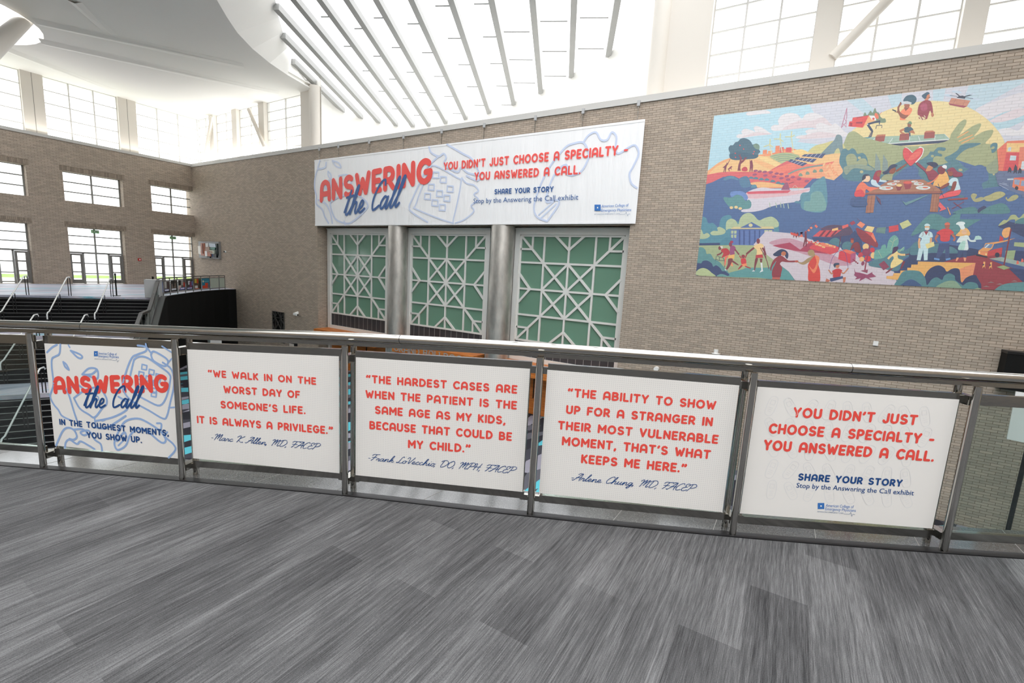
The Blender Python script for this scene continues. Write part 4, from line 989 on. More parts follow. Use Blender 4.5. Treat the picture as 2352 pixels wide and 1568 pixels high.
def clip(pts):
    for ax, lim, keep in ((0, MX0, 1), (0, MX1, -1), (1, MZ0, 1), (1, MZ1, -1)):
        out = []
        for i in range(len(pts)):
            p, q = pts[i - 1], pts[i]; ip = (p[ax] - lim) * keep >= 0; iq = (q[ax] - lim) * keep >= 0
            if ip != iq:
                t = (lim - p[ax]) / (q[ax] - p[ax]); out.append((p[0] + (q[0] - p[0]) * t, p[1] + (q[1] - p[1]) * t))
            if iq: out.append(q)
        pts = out
        if len(pts) < 3: return []
    return pts
def mface(pts, col):
    pts = clip(pts)
    if len(pts) < 3: return
    ar = sum(pts[i - 1][0] * pts[i][1] - pts[i][0] * pts[i - 1][1] for i in range(len(pts)))
    if abs(ar) < 1e-6: return
    if ar < 0: pts = pts[::-1]
    y = BY - .004 - mlayer[0] * 3e-5; mlayer[0] += 1
    mu.face([V((p[0], y, p[1])) for p in pts], uv=pts, col=col)
def W_(r, pts):
    ox, oy, s = MR[r]; out = []
    for x, y in pts:
        p = at_y(ox + x / s, oy + y / s, BY); out.append((p.x, p.z))
    return out
def P(r, rgb, *xy, s=True, k=4):
    pts = W_(r, list(zip(xy[::2], xy[1::2])))
    mface(smooth(pts, k, True) if s else pts, lin(rgb))
def E_(r, rgb, cx, cy, rx, ry, n=18, a=0):
    ca, sa = math.cos(math.radians(a)), math.sin(math.radians(a))
    mface(W_(r, [(cx + rx * math.cos(t) * ca - ry * math.sin(t) * sa, cy + rx * math.cos(t) * sa + ry * math.sin(t) * ca) for t in [2 * math.pi * i / n for i in range(n)]]), lin(rgb))
def LN(r, rgb, w, *xy, s=True):
    pts = list(zip(xy[::2], xy[1::2])); pts = smooth(pts, 4) if s and len(pts) > 2 else pts
    up = []; dn = []
    for i, (x, y) in enumerate(pts):
        x0, y0 = pts[max(i - 1, 0)]; x1, y1 = pts[min(i + 1, len(pts) - 1)]; l = math.hypot(x1 - x0, y1 - y0) or 1
        nx, ny = -(y1 - y0) / l * w / 2, (x1 - x0) / l * w / 2; up.append((x + nx, y + ny)); dn.append((x - nx, y - ny))
    mface(W_(r, up + dn[::-1]), lin(rgb))
# --- sky, rays, clouds, sun
mface([(MX0, MZ0), (MX1, MZ0), (MX1, MZ1), (MX0, MZ1)], lin((186, 220, 232)))
P('a', (212, 212, 222), 820, 200, 2500, 0, 2500, 480, 2150, 480, 1100, 520, 740, 480, 900, 350, s=False)
for q in ((1060, 160, 1180, 150, 1340, 300, 1280, 330), (1380, 150, 1480, 120, 1480, 260, 1420, 270), (1700, 80, 1800, 60, 1760, 240, 1700, 240), (1960, 60, 2343, -10, 2343, 60, 1980, 260, 1900, 240)): P('a', (192, 214, 224), *q, s=False)
P('a', (184, 214, 224), 1950, 400, 2343, 190, 2343, 330, 2150, 420, s=False); P('a', (226, 220, 224), 2000, 250, 2150, 190, 2343, 130, 2343, 230, 2200, 270, 2050, 320)
P('a', (228, 214, 218), 2100, 330, 2250, 260, 2343, 240, 2343, 290, 2180, 340); P('a', (232, 228, 230), 2150, 400, 2230, 380, 2300, 400, 2343, 360, 2343, 430, 2180, 430)
PK = (231, 226, 228); PS = (226, 211, 214)
P('b', PK, 750, 220, 950, 190, 1100, 180, 1175, 235, 1020, 250, 770, 275)
P('b', PK, 1180, 490, 1240, 445, 1320, 440, 1310, 360, 1380, 270, 1510, 230, 1650, 250, 1740, 330, 1800, 260, 1930, 225, 2080, 270, 2150, 330, 2230, 400, 2290, 470, 2100, 500, 1800, 500, 1400, 545, 1220, 550)
P('b', PS, 1400, 530, 1550, 420, 1750, 360, 1900, 370, 2120, 310, 2230, 400, 2290, 470, 2100, 500, 1800, 500)
P('b', PK, 560, 650, 600, 615, 660, 610, 650, 560, 720, 515, 860, 550, 900, 575, 870, 500, 930, 465, 1050, 510, 1150, 580, 1190, 615, 900, 640, 620, 685)
P('b', PS, 640, 680, 800, 610, 950, 580, 1190, 610, 900, 645)
P('b', PK, 1630, 660, 1720, 630, 1830, 620, 1800, 560, 1880, 520, 2000, 520, 1990, 450, 2080, 405, 2250, 460, 2352, 420, 2500, 560, 2600, 640, 2300, 660, 1900, 690, 1660, 690)
P('b', PS, 1660, 690, 1850, 620, 2050, 570, 2300, 600, 2352, 660, 1900, 695)
P('a', (240, 218, 158), 1060, 600, 1080, 480, 1130, 400, 1215, 340, 1300, 290, 1450, 228, 1650, 190, 1850, 203, 1960, 240, 2070, 310, 2150, 390, 2205, 480, 2240, 620, 2240, 800, 1060, 800)
P('a', (190, 170, 190), 1050, 385, 1092, 238, 1097, 300, 1062, 375, s=False); P('a', (214, 212, 222), 1060, 370, 1090, 262, 1094, 300, 1070, 370, s=False)
for q in ((1052, 380, 1092, 240), (1092, 240, 1086, 378), (1060, 350, 1088, 372), (1088, 340, 1058, 372), (1070, 310, 1090, 340)): LN('a', (196, 96, 130), 3, *q)
# --- factory, dish, drone, figures on the sun
P('c', (120, 140, 112), 650, 760, 680, 690, 720, 740, 780, 660, 815, 700, 860, 610, 890, 680, 930, 700, 960, 770, 1000, 800, 1040, 800, 1050, 870, 900, 880, 660, 900)
P('c', (226, 72, 72), 380, 940, 400, 855, 445, 850, 460, 785, 750, 745, 770, 800, 640, 965, 400, 945, s=False); P('c', (246, 176, 120), 750, 745, 840, 800, 880, 840, 740, 880, 640, 965, s=False)
P('c', (238, 232, 230), 750, 745, 850, 750, 880, 810, 880, 840, 800, 820, s=False); E_('c', (222, 66, 66), 832, 806, 22, 20); P('c', (150, 46, 70), 530, 785, 640, 765, 640, 775, 530, 795, s=False); P('c', (160, 40, 70), 520, 865, 635, 860, 630, 895, 520, 890, s=False)
E_('c', (240, 120, 84), 890, 755, 32, 58, a=-25); LN('c', (216, 100, 80), 8, 930, 740, 980, 688); P('c', (176, 36, 64), 410, 880, 450, 880, 450, 940, 405, 935, s=False)
NV = (44, 58, 92); BR = (120, 66, 52)
LN('c', NV, 32, 725, 905, 860, 868, 955, 848, s=False); LN('c', NV, 44, 728, 905, 770, 970, 805, 1020, s=False); P('c', NV, 770, 990, 830, 1020, 800, 1130, 735, 1140, 790, 1040, s=False); LN('c', NV, 18, 940, 850, 938, 910); LN('c', NV, 14, 875, 985, 890, 925, 985, 922, 980, 970, s=False)
E_('c', (210, 220, 226), 728, 905, 12, 12)
for k in range(4): LN('c', (200, 180, 150), 6, 752, 1120 - k * 22, 800, 1100 - k * 22)
P('c', (84, 150, 160), 490, 1215, 650, 1140, 2110, 1080, 2220, 1180, 2100, 1215, 700, 1280, 490, 1255, s=False); P('c', (164, 190, 172), 620, 1190, 820, 1130, 2100, 1085, 2190, 1165, 700, 1270, 850, 1170, s=False)
P('c', NV, 590, 1290, 700, 1285, 2200, 1180, 2225, 1210, 2190, 1235, 600, 1340, 570, 1320, s=False); P('c', (62, 108, 142), 590, 1290, 1130, 1260, 1120, 1305, 600, 1340, 570, 1320, s=False); P('c', (228, 232, 224), 690, 1275, 2180, 1168, 2220, 1185, 700, 1290, s=False)
LN('c', (226, 232, 228), 9, 690, 1270, 860, 1160); LN('c', (226, 232, 228), 9, 1115, 1245, 1180, 1150); LN('c', (226, 232, 228), 9, 1470, 1215, 1485, 1130); LN('c', (226, 232, 228), 11, 1670, 1200, 1640, 1120); LN('c', (226, 232, 228), 10, 1935, 1180, 1945, 1110); LN('c', (226, 232, 228), 9, 2110, 1082, 2215, 1180)
P('c', (56, 90, 130), 480, 1200, 540, 1160, 640, 1140, 650, 1165, 560, 1190, 490, 1225, s=False); P('c', (150, 190, 200), 485, 1225, 680, 1225, 680, 1265, 485, 1262, s=False)
BX = (164, 78, 72)
P('c', BX, 870, 1130, 900, 1095, 1050, 1085, 1025, 1210, 860, 1228, s=False); P('c', (196, 116, 84), 870, 1130, 900, 1098, 1050, 1085, 1040, 1110, s=False)
P('c', BX, 1310, 1080, 1480, 1065, 1470, 1185, 1295, 1200, s=False); P('c', BX, 1750, 1055, 1940, 1040, 1930, 1150, 1740, 1165, s=False); P('c', (198, 118, 86), 1750, 1055, 1775, 1025, 1900, 1018, 1942, 1042, s=False)
P('c', (52, 92, 108), 1375, 985, 1440, 950, 1500, 950, 1550, 1000, 1530, 1030, 1500, 1060, 1500, 1115, 1480, 1120, 1470, 1060, 1400, 1050); P('c', (196, 122, 84), 1300, 1020, 1375, 980, 1390, 1010, 1340, 1040, 1400, 1065, 1340, 1075); P('c', (196, 122, 84), 1480, 1040, 1540, 1010, 1580, 1070, 1545, 1070, 1480, 1050)
E_('c', (150, 92, 70), 1478, 915, 34, 46); P('c', (120, 150, 112), 1425, 885, 1450, 880, 1480, 850, 1515, 860, 1520, 905, 1460, 892)
E_('c', (168, 90, 62), 1435, 560, 50, 60); P('c', (48, 92, 110), 1370, 470, 1400, 420, 1450, 385, 1540, 375, 1600, 420, 1605, 480, 1560, 540, 1500, 545, 1450, 490, 1380, 495); P('c', (210, 214, 218), 1340, 540, 1400, 490, 1510, 510, 1505, 540, 1400, 540)
P('c', (250, 140, 100), 1320, 680, 1420, 600, 1500, 605, 1530, 650, 1480, 740, 1400, 810, 1440, 825, 1320, 830, 1310, 800); P('c', (150, 82, 60), 1200, 685, 1260, 670, 1265, 600, 1300, 540, 1320, 500, 1340, 540, 1300, 600, 1310, 680, 1400, 740, 1460, 740, 1400, 805, 1320, 780, 1270, 700); P('c', (150, 82, 60), 1380, 600, 1440, 600, 1480, 600, 1410, 670, s=False); LN('c', (40, 60, 80), 22, 1172, 642, 1240, 672)
E_('c', (206, 128, 88), 1805, 400, 42, 62); P('c', (44, 84, 106), 1700, 395, 1760, 345, 1810, 325, 1845, 350, 1800, 380, 1785, 420, 1780, 460, 1745, 445); LN('c', (40, 40, 50), 10, 1825, 428, 1862, 412); P('c', (206, 128, 88), 1770, 440, 1815, 450, 1810, 490, 1760, 480)
P('c', (156, 46, 66), 1650, 560, 1720, 490, 1790, 470, 1860, 490, 1890, 570, 1905, 690, 1880, 710, 1850, 660, 1820, 740, 1790, 815, 1740, 780, 1630, 735); P('c', (176, 70, 100), 1680, 560, 1780, 530, 1800, 640, 1700, 660); P('c', (196, 116, 84), 1875, 705, 1905, 700, 1920, 745, 1890, 775, 1870, 740)
for k in range(26): E_('c', (150, 52, 66) if k % 2 else (232, 214, 180), 1650 + (k * 37) % 140, 750 + (k * 23) % 80, 10, 9, 6)
P('d', (206, 136, 108), 795, 512, 1200, 570, 1130, 690, 735, 630, s=False); P('d', (166, 66, 84), 735, 630, 1130, 690, 1060, 725, 760, 665, s=False); LN('d', (160, 92, 80), 5, 895, 530, 830, 645); LN('d', (160, 92, 80), 5, 1090, 560, 1040, 680)
P('d', (34, 48, 72), 900, 510, 960, 470, 1040, 462, 1100, 500, 1080, 530, s=False); LN('d', (34, 44, 66), 20, 975, 480, 880, 400); LN('d', (34, 44, 66), 20, 1060, 490, 1240, 440)
for cx_, cy_, rx in ((910, 385, 110), (1200, 420, 110), (730, 460, 90), (1310, 535, 100)): E_('d', (200, 216, 230), cx_, cy_, rx, 26, a=8)
LN('d', (60, 80, 110), 10, 760, 460, 920, 480); LN('d', (60, 80, 110), 10, 1090, 505, 1260, 525)
# --- olive hill with leaves
OL = (166, 172, 128); TE = (84, 130, 142); BL = (78, 108, 156); DB = (56, 72, 116); TL = (96, 150, 152)
P('a', OL, 1040, 600, 1060, 520, 1090, 440, 1110, 412, 1145, 405, 1180, 425, 1200, 440, 1240, 455, 1500, 510, 1780, 480, 1830, 420, 1880, 352, 1925, 320, 1935, 345, 1905, 400, 1890, 430, 1980, 368, 2038, 350, 2025, 392, 1990, 440, 2060, 405, 2123, 396, 2110, 440, 2070, 490, 2130, 500, 2165, 560, 2190, 640, 2170, 720, 2080, 760, 1800, 800, 1300, 800, 1050, 780, s=True)
for q in ((1870, 450, 1950, 405), (1880, 475, 1980, 430), (1900, 490, 1990, 450)): LN('a', (244, 176, 110), 7, *q)
# --- left: hills, tree, fields
P('a', (214, 205, 140), 810, 560, 860, 510, 930, 490, 1010, 470, 1070, 500, 1070, 590, 820, 590); P('a', (122, 146, 152), 900, 590, 940, 530, 1000, 470, 1020, 430, 1055, 440, 1062, 510, 1060, 590); P('a', (200, 196, 140), 1000, 585, 1010, 540, 1035, 525, 1045, 585)
OG = (246, 200, 140)
P('b', OG, -20, 1330, 100, 1230, 250, 1120, 420, 1050, 700, 1010, 960, 980, 1200, 960, 1560, 930, 1900, 950, 2100, 990, 2352, 960, 2500, 1000, 2600, 1300, 2500, 1568, 1000, 1568, -20, 1500)
P('b', (246, 176, 124), -20, 1330, 100, 1235, 250, 1125, 440, 1045, 450, 1070, 200, 1200, 40, 1350); P('b', (247, 186, 130), 880, 1100, 960, 1090, 1330, 1220, 1190, 1260); P('b', (248, 214, 150), 900, 1010, 1100, 1030, 1350, 1150, 1300, 1210, 1050, 1090)
P('b', (244, 150, 110), 900, 1000, 1160, 965, 1500, 870, 1640, 890, 1720, 900, 1560, 960, 1240, 1000); P('b', (248, 212, 140), 1550, 935, 1640, 895, 1750, 890, 1860, 950, 1760, 990)
for x0, y0, x1, y1, c_ in ((1040, 900, 1112, 970, (240, 140, 100)), (1130, 915, 1205, 975, (246, 166, 110)), (1265, 825, 1340, 965, (240, 140, 100)), (1350, 850, 1412, 950, (226, 96, 92)), (1455, 855, 1550, 935, (222, 88, 90)), (1410, 880, 1440, 940, (244, 156, 110))): P('b', c_, x0, y0, x1, y0 - 6, x1, y1, x0 - 6, y1, s=False)
P('b', (182, 190, 144), 1160, 1020, 1300, 960, 1440, 945, 1580, 960, 1700, 1010, 1620, 1080, 1400, 1140, 1330, 1120)
for k in range(4): LN('b', (140, 166, 140), 14, 1190 + k * 40, 1010 + k * 30, 1420, 975 + k * 36, 1640 - k * 30, 1010 + k * 30)
for x, y in ((1160, 800), (1345, 700), (1548, 660)):
    LN('b', (226, 222, 178), 16, x, y, x + 40, 990 if y > 750 else 940); LN('b', (224, 216, 150), 16, x, y, x + 8, y - 100); LN('b', (224, 216, 150), 14, x, y, x - 110, y + 40 if y > 750 else y); LN('b', (224, 216, 150), 14, x, y, x + 60, y + 50 if y > 690 else y - 30)
RD_ = (226, 104, 108)
P('b', RD_, -20, 1380, 150, 1320, 400, 1290, 800, 1290, 1100, 1290, 1240, 1220, 1420, 1120, 1500, 1100, 1700, 1180, 2000, 1160, 2352, 1100, 2500, 1150, 2500, 1300, 2000, 1400, 1900, 1568, -20, 1568)
P('b', (244, 130, 110), 1150, 1300, 1450, 1160, 1650, 1130, 2000, 1160, 2352, 1110, 2352, 1220, 1900, 1300, 1500, 1390); P('b', (246, 168, 126), 1700, 1290, 2000, 1200, 2352, 1150, 2500, 1300, 2352, 1380, 1900, 1400, 1700, 1380); P('b', (236, 112, 108), 1400, 1310, 1600, 1240, 1700, 1220, 1600, 1300)
LN('b', (126, 158, 150), 26, 1490, 1335, 1650, 1260, 1900, 1200, 2130, 1170)
for x, y in ((1715, 1340), (1840, 1310), (1970, 1275), (2085, 1262)): P('b', (130, 154, 136), x - 32, y + 28, x - 26, y - 10, x, y - 26, x + 28, y - 10, x + 34, y + 26)
for k, (x, y) in enumerate(((905, 1272), (980, 1285), (1070, 1292), (1180, 1302), (1285, 1322), (1370, 1332), (1080, 1355), (1240, 1378), (1470, 1370), (1575, 1385), (1370, 1405), (1690, 1420), (1490, 1430), (1830, 1455), (890, 1340))): E_('b', (164, 84, 120), x, y, 42, 22, 10, -8)
for x, y in ((825, 1395), (910, 1402), (1010, 1420), (1110, 1428), (1215, 1455), (1315, 1485), (1395, 1505)): P('b', (82, 134, 152), x - 46, y + 18, x - 20, y - 16, x + 20, y - 16, x + 44, y + 18)
P('b', (248, 190, 130), 780, 1500, 1000, 1470, 1300, 1510, 1500, 1568, 800, 1568)
TR_ = (72, 108, 126)
P('b', TR_, 420, 860, 450, 815, 500, 810, 540, 760, 590, 745, 630, 700, 700, 683, 780, 710, 830, 760, 850, 800, 920, 780, 975, 820, 970, 890, 990, 930, 955, 970, 950, 1020, 880, 1055, 760, 1060, 650, 1075, 540, 1080, 470, 1060, 430, 1000, 445, 950, 425, 910); P('b', (120, 148, 130), 860, 810, 915, 783, 972, 815, 968, 890, 900, 870); P('b', (60, 96, 118), 450, 980, 600, 930, 800, 960, 950, 1000, 880, 1050, 560, 1078, 450, 1050)
for x, y in ((625, 815), (690, 880), (540, 957), (545, 1028), (880, 927), (866, 967)): E_('b', (220, 80, 86), x, y, 13, 12, 8)
P('b', (136, 62, 76), 580, 1270, 595, 1170, 620, 1100, 625, 1030, 590, 990, 615, 995, 625, 960, 640, 1020, 660, 1030, 650, 1090, 700, 1060, 710, 1020, 720, 1040, 760, 1025, 690, 1110, 640, 1150, 630, 1230, 640, 1270, s=False)
P('b', (130, 58, 80), 345, 1185, 380, 1150, 385, 1120, 400, 1140, 440, 1070, 455, 1055, 410, 1150, 385, 1190, 365, 1300, 355, 1300, 355, 1230, 335, 1300, 322, 1298, 345, 1220, 310, 1220, s=False); P('b', (140, 58, 84), 405, 1240, 450, 1200, 480, 1185, 485, 1210, 465, 1215, 480, 1255, 450, 1230, 430, 1250, 440, 1280, 425, 1282, 415, 1250, s=False); P('b', (136, 54, 80), 800, 1060, 815, 1100, 840, 1070, 850, 1110, 862, 1180, 850, 1290, 835, 1290, 825, 1220, 810, 1290, 795, 1290, 805, 1160, s=False); P('b', (206, 68, 84), 655, 1245, 690, 1205, 740, 1205, 762, 1250, 740, 1280, 670, 1275)
for q in ((1730, 1010, 1785, 975, 2170, 960, 2100, 1045), (1605, 1065, 1650, 1030, 2010, 1060, 1935, 1125), (1490, 1100, 1540, 1065, 1840, 1135, 1750, 1190)):
    P('b', (64, 78, 122), *q, s=False); x0, y0, x1, y1, x2, y2, x3, y3 = q
    for t in (.2, .4, .6, .8): LN('b', (206, 208, 222), 7, x0 + (x3 - x0) * t, y0 + (y3 - y0) * t, x1 + (x2 - x1) * t, y1 + (y2 - y1) * t)
for k in range(14): E_('a', (248, 190, 140), 930 + (k * 31) % 130, 640 + (k * 47) % 110, 18, 7, 8, 35 * (k % 5) - 60)
P('f', (250, 188, 140), 180, 560, 300, 380, 420, 340, 400, 440, 455, 520, 420, 640, 345, 770, 240, 700)
for k in range(10): E_('f', (246, 164, 120), 200 + (k * 53) % 200, 450 + (k * 71) % 240, 34, 13, 8, 40 * (k % 5) - 70)
# --- blue ground over the lower half, river, bushes
P('a', BL, 60, 790, 140, 765, 180, 745, 220, 726, 300, 722, 345, 745, 360, 740, 400, 740, 415, 780, 440, 785, 470, 812, 760, 860, 790, 800, 850, 740, 930, 735, 1000, 750, 1060, 700, 1120, 690, 1200, 680, 1300, 720, 1500, 700, 1700, 650, 1850, 600, 2000, 650, 2160, 660, 2343, 700, 2500, 720, 2500, 1700, 0, 1700, 0, 800, s=False)
P('f', TE, 380, 440, 380, 330, 420, 200, 480, 165, 540, 200, 600, 160, 660, 190, 700, 260, 790, 245, 850, 290, 880, 360, 900, 450, 1000, 520, 1060, 600, 1150, 640, 1100, 720, 700, 760, 480, 720, 420, 640, 440, 560); P('f', (162, 168, 130), 500, 400, 500, 310, 560, 262, 640, 270, 690, 340, 690, 400, 760, 350, 840, 350, 880, 420, 860, 470, 740, 480, 560, 540); P('f', (146, 160, 140), 460, 500, 700, 450, 900, 480, 1000, 540, 900, 560, 640, 520, 500, 640); E_('f', (190, 186, 140), 735, 333, 30, 24, 12); E_('f', (190, 186, 140), 775, 585, 32, 26, 12)
for x in (1060, 1195): P('f', (136, 154, 150), x - 50, 560, x - 30, 240 if x < 1100 else 270, x + 50, 400, x + 60, 580, s=False)
P('f', TE, 1150, 640, 1280, 500, 1420, 420, 1560, 360, 1760, 400, 1960, 290, 2010, 220, 2070, 220, 2140, 150, 2240, 145, 2290, 165, 2260, 210, 2160, 200, 2150, 245, 2220, 270, 2210, 310, 2110, 300, 2060, 360, 2100, 450, 2350, 420, 2352, 760, 1300, 760); E_('f', (176, 178, 132), 2050, 303, 30, 24, 12); P('f', OL, 2060, 400, 2110, 320, 2200, 320, 2352, 330, 2352, 400, 2200, 460, 2090, 450)
P('f', BL, 1100, 740, 1350, 680, 1500, 560, 1650, 480, 1720, 470, 1800, 560, 1800, 640, 1900, 740, 2000, 900, 1100, 900)
P('g', TE, 700, 420, 860, 380, 1060, 560, 1300, 480, 1440, 500, 1540, 620, 1640, 640, 1740, 700, 1800, 840, 1760, 1000, 1500, 1200, 900, 1200, 600, 900); P('g', BL, 900, 760, 1060, 600, 1200, 520, 1380, 480, 1480, 540, 1540, 660, 1540, 820, 1400, 900, 1400, 1100, 900, 1150)
P('g', TE, 560, 320, 700, 250, 860, 140, 900, 60, 980, 20, 1080, -10, 1380, -10, 1200, 80, 1110, 100, 980, 170, 860, 280, 760, 400, 640, 420); P('g', TE, 1590, 60, 1640, -10, 1740, -10, 1750, 80, 1720, 160, 1630, 210, 1610, 110); E_('g', OL, 1650, 92, 44, 30, 12, -30); E_('g', (180, 178, 132), 920, 590, 48, 30, 12); E_('g', (190, 184, 140), 1668, 690, 26, 24, 10)
P('g', (150, 160, 130), 1500, 520, 1640, 400, 1760, 320, 1840, 430, 1800, 560, 1740, 660, 1560, 660)
P('e', (222, 214, 224), 980, 330, 1250, 240, 1600, 280, 1980, 260, 2120, 240, 2100, 320, 1980, 340, 1940, 460, 1860, 500, 1640, 530, 1400, 590, 1280, 640, 1080, 680, 900, 680, 900, 640, 1040, 590, 1060, 500, 980, 460); P('e', (232, 190, 196), 1000, 330, 1760, 310, 2120, 260, 1980, 340, 1600, 400, 1040, 440)
P('e', (222, 92, 108), 965, 318, 1200, 305, 1780, 290, 1720, 340, 1010, 358, s=False); P('e', (158, 84, 116), 1600, 285, 1630, 220, 1680, 150, 1720, 150, 1760, 285, s=False); LN('e', (150, 70, 90), 12, 1740, 170, 1830, 140)
LN('e', (232, 214, 196), 6, 1780, 310, 1850, 200, 1950, 330)
P('e', BL, -20, 240, 200, 230, 280, 180, 380, 148, 480, 170, 500, 180, 520, 110, 600, 45, 700, 28, 790, 60, 835, 100, 880, 60, 960, 35, 1010, 60, 1045, 140, 1050, 240, 1000, 320, 900, 330, 700, 420, 200, 500); P('e', (84, 128, 160), 840, 100, 900, 50, 965, 38, 1010, 65, 1045, 150, 1045, 220, 900, 240); P('e', (92, 138, 164), 560, 90, 640, 40, 720, 30, 800, 70, 830, 110, 700, 80, 600, 110)
P('e', (90, 142, 164), 1060, 225, 1080, 195, 1140, 190, 1165, 230, 1130, 245, 1060, 245); P('e', (112, 146, 204), 700, 320, 900, 310, 1000, 400, 960, 470, 720, 420); P('e', TL, 560, 420, 700, 420, 800, 370, 900, 400, 960, 480, 1020, 460, 1060, 510, 1060, 580, 1000, 625, 760, 620, 640, 560)
for x, y in ((705, 602), (790, 595), (865, 618)): E_('e', (240, 208, 150), x, y, 33, 26, 10)
P('e', (98, 150, 166), 1950, 480, 1945, 400, 1990, 335, 2110, 320, 2120, 250, 2180, 160, 2280, 90, 2400, 80, 2400, 650, 2000, 640); P('e', (124, 168, 164), 2010, 560, 2030, 490, 2120, 480, 2140, 360, 2240, 305, 2352, 360, 2400, 640, 2050, 660); P('e', (88, 140, 160), 1840, 510, 1880, 482, 1950, 500, 1950, 530)
for x, y, a in ((1390, 560, -60), (1500, 560, 40), (1590, 560, 70), (1640, 570, 60), (1720, 580, 50)): LN('e', (180, 196, 176), 14, x + 90 * math.cos(math.radians(a)) * .3, y + 40, x, y - 50)
# --- house, bushes, lawn and the walking family
P('e', (88, 146, 164), 140, 1000, 180, 780, 250, 790, 290, 880, 380, 880, 470, 960, 500, 840, 560, 760, 690, 740, 800, 850, 1500, 850, 1560, 940, 1540, 1240, 1460, 1290, 100, 1290)
LG = (186, 200, 160)
P('e', LG, 140, 1010, 170, 1000, 205, 1080, 270, 1055, 320, 1110, 240, 1160, 120, 1150); P('e', LG, 325, 1060, 380, 1020, 460, 1020, 450, 970, 500, 950, 600, 1010, 560, 1080, 380, 1100); P('e', LG, 605, 960, 620, 850, 700, 800, 780, 830, 830, 900, 860, 800, 930, 720, 1030, 697, 1110, 740, 1200, 830, 1300, 790, 1430, 765, 1530, 830, 1560, 920, 1500, 960, 1250, 970, 700, 980, 620, 1010)
P('e', (220, 204, 150), 690, 990, 740, 945, 1450, 940, 1480, 985, s=False); P('e', (84, 112, 168), 860, 965, 1070, 862, 1255, 965, s=False); E_('e', (224, 214, 160), 1052, 918, 36, 32, 16)
P('e', (96, 122, 180), 690, 990, 1470, 985, 1450, 1280, 680, 1280, s=False); P('e', (70, 98, 156), 690, 990, 1470, 985, 1470, 1005, 690, 1008, s=False)
for x in (700, 755): P('e', LG, x, 1015, x + 46, 1015, x + 40, 1070, x, 1072, s=False); P('e', LG, x, 1088, x + 42, 1086, x + 36, 1150, x, 1140, s=False)
for x in (1300, 1375): P('e', (200, 206, 160), x, 1008, x + 66, 1006, x + 66, 1060, x, 1062, s=False); P('e', (180, 194, 160), x + 10, 1080, x + 64, 1078, x + 60, 1140, x + 20, 1120, s=False)
for x in (840, 920, 1020, 1115, 1200): P('e', (62, 84, 140), x, 1010, x + 26, 1010, x + 26, 1270, x, 1270, s=False)
P('e', (78, 138, 158), 500, 1290, 540, 1180, 650, 1130, 720, 1180, 690, 1290); P('e', (84, 142, 160), 1240, 1290, 1280, 1190, 1400, 1140, 1500, 1170, 1520, 1290)
P('e', DB, 120, 1242, 500, 1234, 500, 1280, 110, 1285, s=False)
P('h', (172, 184, 140), 90, 500, 800, 490, 1340, 500, 1440, 560, 1530, 620, 1600, 700, 1800, 1000, 2000, 1180, 500, 1060, 60, 1040, s=False); P('h', (96, 158, 158), 640, 1000, 900, 930, 1000, 900, 1430, 880, 1480, 690, 1560, 700, 1840, 1120, 1200, 1080, 640, 1060)
P('h', DB, 1380, 515, 1500, 470, 1560, 540, 1600, 590, 1960, 1100, 1990, 1140, 1840, 1120, 1560, 700, 1480, 580, s=False); P('h', (150, 196, 200), 1500, 380, 1560, 500, 1700, 650, 1950, 950, 2110, 1150, 1975, 1145, 1700, 760, 1560, 560, s=False)
P('i', (220, 206, 214), -1000, 600, -760, 340, -300, 380, 300, 560, 900, 720, 1100, 900, 1300, 1000, 1700, 1120, 1780, 1400, -170, 1330, -320, 1120, s=False); P('i', (206, 156, 172), -700, 560, -300, 480, 300, 700, 650, 860, 900, 980, 600, 1000, 200, 860, -300, 700, -500, 640)
P('i', (180, 60, 90), -640, 620, -300, 560, -100, 700, 60, 560, 200, 560, 500, 700, 420, 780, -200, 720, -500, 660, s=False)
P('h', TL, 60, 800, 100, 560, 180, 535, 240, 580, 260, 650, 330, 650, 390, 740, 470, 780, 540, 850, 640, 1040, 60, 1040); P('h', DB, 50, 1030, 70, 830, 160, 820, 190, 780, 270, 770, 350, 820, 380, 880, 430, 855, 500, 900, 540, 960, 600, 965, 635, 1050, s=True); P('h', (190, 202, 150), 75, 1030, 90, 950, 180, 905, 270, 925, 350, 990, 410, 1055); P('h', (110, 164, 160), 445, 1055, 500, 1015, 570, 1020, 640, 1060)
SK = (132, 52, 64); RR = (196, 48, 60)
LN('h', (40, 60, 90), 9, 420, 770, 435, 685, 500, 710, 550, 715, 578, 760, 585, 890, s=False); LN('h', (40, 60, 90), 9, 425, 750, 500, 770, 575, 770); LN('h', (40, 60, 90), 8, 490, 712, 490, 770)
P('h', RR, 540, 560, 620, 550, 670, 600, 670, 660, 600, 690, 530, 720, 560, 640, 520, 600); LN('h', SK, 28, 540, 620, 500, 650, 445, 672); E_('h', SK, 498, 545, 28, 36); P('h', (236, 222, 214), 505, 510, 550, 515, 545, 550, 520, 545); P('h', (244, 120, 96), 600, 690, 660, 690, 620, 740, 600, 850, 580, 850, 585, 740); P('h', (250, 160, 110), 650, 730, 690, 740, 735, 860, 700, 860)
P('h', (158, 74, 122), 680, 550, 700, 505, 760, 510, 785, 560, 760, 610, 765, 660, 700, 680, 675, 640); E_('h', (140, 60, 84), 690, 480, 30, 42); E_('h', (176, 50, 84), 710, 435, 30, 24); P('h', (250, 190, 110), 650, 680, 765, 655, 755, 740, 650, 735, s=False); LN('h', SK, 26, 770, 570, 810, 620, 845, 665); P('h', SK, 650, 740, 730, 740, 690, 850, 630, 935, 605, 925, 640, 830); P('h', SK, 720, 760, 830, 840, 820, 855, 710, 790); P('h', (240, 240, 240), 580, 920, 630, 940, 600, 948, s=False)
